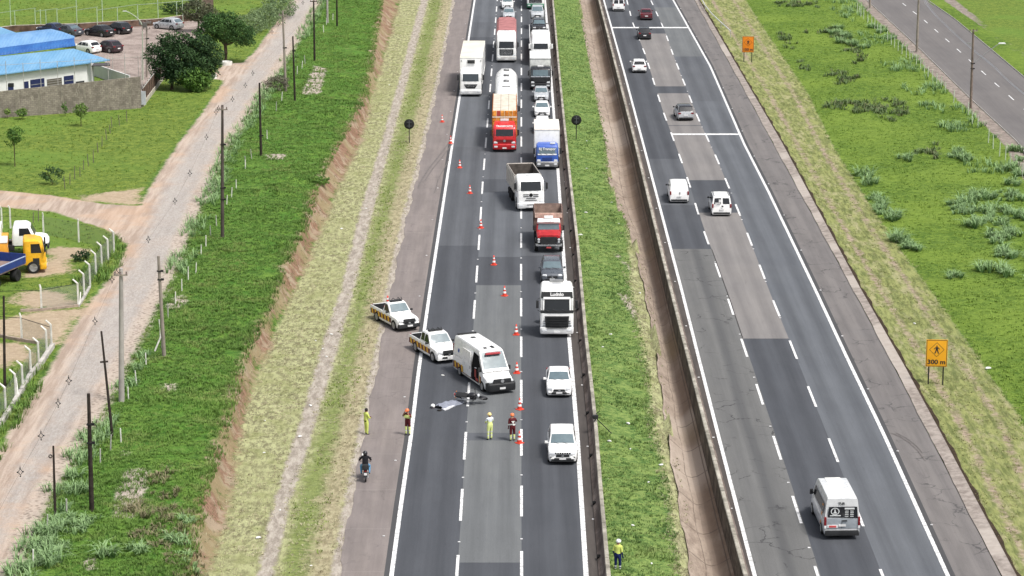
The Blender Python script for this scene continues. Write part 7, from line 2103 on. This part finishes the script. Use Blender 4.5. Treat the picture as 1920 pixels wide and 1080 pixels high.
def zwhite(z, p):
    if p == 'head': return 0
    if p == 'hand' or (p == 'arm' and z < 1.16): return 0
    if z < .10: return 3
    if p == 'leg': return 2 if not (.30 < z < .37 or .50 < z < .56) else 4
    if z > 1.26: return 1
    return 2
person('person in white and yellow shirt with pale yellow helmet, arms crossed, facing the motorcycle', 918.5, 825, .55, 1.80, arms='front', mats=[SKIN, WHT, HVP, BOOT, REFL], zones=zwhite, hat='helmet', hatmat=M('cream_helmet', (.75, .60, .25), .4))
def zred2(z, p):
    if p in ('head',): return 0
    if z < .12: return 3
    if p == 'leg': return 2 if .12 < z < .42 and not .24 < z < .29 else (4 if .24 < z < .29 else 1)
    if 1.05 < z < 1.12: return 4
    return 1
w4 = person('person in dark red uniform with orange helmet seen from behind beside the nearest cone', 961, 827, .25, 1.82, arms='phone', pose='look', mats=[SKINL, DRED, HVP, BOOT, REFL], zones=zred2, hat='helmet', hatmat=ORH)
q = MB(); q.face([(-.12, -.155, 1.38), (.12, -.155, 1.38), (.03, -.165, 1.25), (.03, -.165, 1.20), (-.03, -.165, 1.20), (-.03, -.165, 1.25)]); q.build('back_mark', REFL, w4)
def znavy(z, p):
    if p == 'head': return 0
    if z < .10: return 3
    if p == 'leg': return 4 if (.14 < z < .22 or .30 < z < .38) else 2
    if p in ('arm', 'hand') and z < 1.12: return 2
    return 1 if z > 1.05 else 2
person('person in yellow jacket, navy trousers and white helmet walking on the median grass', 1158, 1072, -.5, 1.84, arms='down', pose='look', mats=[SKINL, HV, NAVY, BOOT, REFL], zones=znavy, hat='helmet', hatmat=M('white_helmet', (.75, .76, .78), .35))

# ---------------------------------------------------------------- motorcycles
def motorcycle(label, loc, rot, main=BLACKP, accent=WHITE):
    r = bpy.data.objects.new('motorcycle', None); COL.objects.link(r); r.location = loc; r.rotation_euler = rot
    tag(r, label, 'motorcycle')
    for y in (.64, -.64):
        q = MB(); R1, R2 = .29, .045
        rings = []
        for k in range(24):
            a = 2 * PI * k / 24; rings.append([(R2 * (1.1 if y < 0 else 1) * math.cos(b_), y + (R1 - R2 + R2 * math.sin(b_)) * math.cos(a), .29 + (R1 - R2 + R2 * math.sin(b_)) * math.sin(a)) for b_ in np.linspace(0, 2 * PI, 9)[:-1]])
        q.loft(rings + [rings[0]], cap=False); wh = q.build('wheel', RUB, r, 60)
        q = MB(); q.lathe([(.02, -.04), (.06, -.04), (.06, .04), (.02, .04)], (0, y, .29), axis='x', n=12)
        for k in range(6):
            a = k * PI / 3; q.tube([(0, y, .29), (0, y + .24 * math.cos(a), .29 + .24 * math.sin(a))], .012, n=4)
        q.build('rim', STEEL, wh)
        q = MB(); rings = []
        for k in range(8):
            a = (-.2 + 1.3 * k / 7) * PI / 1.6 + (.25 if y > 0 else .35); rings.append([(x, y - math.cos(a) * rr, .29 + math.sin(a) * rr) for x, rr in ((-.06, .325), (.06, .325), (.05, .34), (-.05, .34))])
        q.loft(rings); q.build('fender', main, r, 50)
    q = MB()
    q.tube([(0, .45, .88), (0, .15, .62), (0, .10, .34), (0, -.20, .32), (0, -.62, .30)], .03, n=6); q.tube([(0, .42, .86), (0, -.25, .72), (0, -.75, .76)], .028, n=6); q.tube([(.08, -.25, .70), (.08, -.64, .30)], .022, n=5); q.tube([(-.08, -.25, .70), (-.08, -.64, .30)], .022, n=5)
    q.build('frame', CHASSIS, r, 50)
    q = MB(); q.box((0, .12, .46), (.26, .32, .30)); q.box((0, .25, .58), (.22, .20, .22)); q.build('engine', PLAST, r, bevel=.03)
    q = MB(); q.ball((0, .18, .84), (.15, .27, .13), n=14, k=8); q.build('fuel_tank', main, r, 60)
    q = MB(); q.loft([[(x, .0, z) for x, z in ((-.08, .80), (.08, .80), (.10, .74), (-.10, .74))], [(x, -.3, z) for x, z in ((-.13, .80), (.13, .80), (.14, .72), (-.14, .72))], [(x, -.75, z) for x, z in ((-.10, .86), (.10, .86), (.11, .78), (-.11, .78))]]); q.build('seat', PLAST, r, bevel=.02)
    for s in (-1, 1):
        q = MB(); q.box((s * .13, -.32, .64), (.03, .28, .15)); q.build('side_cover', accent, r, bevel=.01)
        q = MB(); q.tube([(s * .07, .42, .86), (s * .07, .64, .29)], .026, n=6); q.build('fork', STEEL, r, 50)
        q = MB(); q.tube([(s * .22, .36, 1.02), (s * .30, .40, 1.18)], .008, n=4); q.ball((s * .32, .40, 1.22), (.06, .02, .045), n=8, k=5); q.build('mirror', PLAST, r)
        q = MB(); q.ball((s * .16, -.80, .72), .03, n=6, k=4); q.build('indicator', AMBER, r)
    q = MB(); q.tube([(-.36, .26, 1.0), (-.22, .36, 1.02), (0, .42, .96), (.22, .36, 1.02), (.36, .26, 1.0)], .016, n=6); q.build('handlebar', PLAST, r)
    q = MB(); q.ball((0, .56, .92), (.09, .07, .09), n=12, k=7); q.build('headlight', LAMP, r, 60)
    q = MB(); q.tube([(.12, .2, .32), (.14, -.2, .26), (.16, -.75, .36)], [.025, .035, .05], n=8); q.build('exhaust', CHROME, r, 50)
    q = MB(); q.box((0, -.86, .74), (.14, .06, .08)); q.build('tail_light', TAIL, r, bevel=.01)
    q = MB(); q.box((0, -.93, .58), (.19, .015, .15)); q.build('license_plate', PLATE, r)
    return r
p = P(684.5, 903, 0)
mo = motorcycle('black motorcycle with white plate standing on the left shoulder, seen from behind', (p.x, p.y + .6, .0), (0, 0, .06))
q = MB(); q.box((0, -.72, .98), (.42, .36, .30), taper=.9); q.build('top_box', PLAST, mo, bevel=.05)
def zrider(z, p): return 0 if p == 'hand' else (3 if z < .34 and p == 'leg' else (2 if p == 'leg' or z < .98 else 1))
rd = person('motorcyclist in black jacket, jeans and dark helmet sitting on the shoulder motorcycle', 0, 0, .06, 1.78, pose='ride', arms='bars', mats=[SKIN, BLK, JEANS, BOOT], zones=zrider, hat='full', hatmat=BLACKP, loc=Vector((p.x + .0, p.y + .45, -.03)))
q = MB(); q.ball((-.16, .02, 1.62), (.05, .08, .08), n=8, k=5); q.build('helmet_badge', WHITE, rd, 50)
# fallen motorcycle, sheet, helmet
p = P(880, 755, 0)
motorcycle('black and white motorcycle lying on its side in front of the ambulance', (p.x + .25, p.y + .35, .20), (math.radians(0), math.radians(62), math.radians(-106)), BLACKP, WHITE).scale = (1.35, 1.22, 1.25)
# shape under the sheet: only the draped cover and one dark shoe are seen
A_, B_ = P(823, 767, 0), P(866, 753, 0)
dirv = (B_ - A_); Ls = dirv.length; dirv.normalize(); nrm = Vector((-dirv.y, dirv.x, 0))
nu_, nv_ = 34, 16; vs = []; fs = []
for i in range(nu_):
    u = i / (nu_ - 1)
    wdt = (.34 + .10 * math.sin(u * 3.4) + .03 * math.sin(u * 17)) * (1 - .25 * u)
    top_ = .36 * (math.sin(PI * min(1, .12 + u * .95)) ** .5) * (1 - .35 * u) + .02 * math.sin(u * 23)
    for j in range(nv_):
        v = j / (nv_ - 1) * 2 - 1
        cx_ = A_ + dirv * (Ls * u) + nrm * (v * wdt * 1.25 + .05 * math.sin(u * 9 + v * 2))
        zz = max(.022, top_ * max(0, 1 - abs(v * 1.12) ** 2.6) + .018 * math.sin(u * 31 + v * 9) + .022 * math.sin(v * 14 + u * 7) + .02)
        vs.append((cx_.x, cx_.y, zz))
for i in range(nu_ - 1):
    for j in range(nv_ - 1): fs.append((i * nv_ + j, (i + 1) * nv_ + j, (i + 1) * nv_ + j + 1, i * nv_ + j + 1))
me = bpy.data.meshes.new('cover_sheet'); me.from_pydata(vs, [], fs); me.shade_smooth(); me.materials.append(M('grey_white_sheet', (.21, .225, .275), .7, .3, var=.2, sc=4))
cs = bpy.data.objects.new('cover_sheet', me); COL.objects.link(cs); tag(cs, 'crumpled grey white sheet covering a low form on the road beside the fallen motorcycle', 'sheet')
q = MB(); c_ = [P(a, b, .0) for a, b in ((828, 768.5), (834, 771), (841, 768.5), (848, 765), (853, 762), (845, 763), (836, 765.5))]
q.face([(a.x, a.y, .10) for a in c_]); q.face([(a.x, a.y, .03) for a in c_])
for a, b in zip(c_, c_[1:] + c_[:1]): q.face([(a.x, a.y, .03), (b.x, b.y, .03), (b.x, b.y, .10), (a.x, a.y, .10)])
q.build('folded_flap', M('white_sheet', (.66, .66, .69), .7, .3), cs)
q = MB(); p = P(824, 771, 0); q.ball((0, 0, .07), (.16, .09, .07), n=10, k=6); o = q.build('dark_shoe', BOOT, None, 60, (p.x, p.y, 0)); tag(o, 'dark shoe at the end of the grey sheet', 'shoe')
p = P(811.5, 766, 0); q = MB(); q.ball((0, 0, .15), (.15, .17, .15), n=18, k=10); hm = q.build('motorcycle_helmet', WHITE, None, 60, (p.x, p.y + .1, 0)); tag(hm, 'white motorcycle helmet lying alone on the road left of the sheet', 'helmet')
q = MB(); q.box((-.05, -.13, .13), (.20, .10, .07)); q.build('visor', GLASS_K, hm, bevel=.02)
q = MB(); q.lathe([(.10, 0), (.12, .03), (.10, .05)], (0, 0, 0), n=14); q.build('rim', M('pinkish_lining', (.25, .12, .13), .8), hm)

# device and tripod resting on the barrier
p = P(1112, 790, .84)
r = empty('camera_tripod', (float(c_b1(p.y)) + .45, p.y, .84), .2, 'black camera tripod lying over the top of the median barrier', 'tripod')
q = MB(); q.box((0, 0, .30), (.34, .26, .26)); q.box((-.16, -.12, .38), (.18, .2, .16)); q.build('camera', PLAST, r, bevel=.04)
for a, b in (((0, 0, .25), (-.35, -.35, -.55)), ((.05, 0, .2), (.95, -.6, -.70)), ((0, .1, .2), (.35, .65, -.6)), ((.05, 0, .5), (.35, .25, .62))):
    q = MB(); q.tube([a, b], .028, n=6); q.build('leg', CHASSIS, r)

# ---------------------------------------------------------------- small litter
LIT = [(734,771),(1100,262),(1099,400),(1088,442),(1147,372),(1143,405),(1160,412),(1100,315),(1102,640),(1145,625),(1130,652),(1178,790),(1143,830),(1240,860),(1186,985),(1222,1050),(1182,838),(1216,895),(1140,899),(495,850),(562,820),(525,958),(484,1010),(497,790),(582,762),(605,655),(612,670),(621,628),(592,640),(640,430),(686,392),(730,160),(750,155),(1715,605),(1852,690),(1650,705),(1580,578),(830,705),(583,1062),(1200,537)]
p0 = None
for i, (px, py) in enumerate(LIT):
    p = P(px, py, 0); z = gz(p) + .03
    if abs(p.x) < 6.2 and p.x > float(c_sh(p.y)): z = .02
    if p0 is None:
        q = MB(); rr_ = [[(math.cos(a) * .11 * k_ * (1 + .3 * math.sin(a * 3)), math.sin(a) * .08 * k_ * (1 + .25 * math.cos(a * 2)), zz) for a in np.linspace(0, 2 * PI, 11)[:-1]] for k_, zz in ((.6, 0), (1, .03), (.8, .075), (.3, .09))]
        q.loft(rr_); p0 = q.build('litter', M('white_litter', (.72, .72, .70), .7), None, 40); o = p0
    else: o = p0.copy(); COL.objects.link(o)
    sc__ = random.uniform(.7, 1.5) * (1.9 if px in (1852, 1088, 734) else 1)
    o.location = (p.x, p.y, z); o.rotation_euler = (0, 0, random.uniform(0, 6)); o.scale = (sc__, sc__, sc__ * .8)
    tag(o, 'small scrap of white litter lying on the grass or road', 'litter', 'scraps of litter', 'thing')
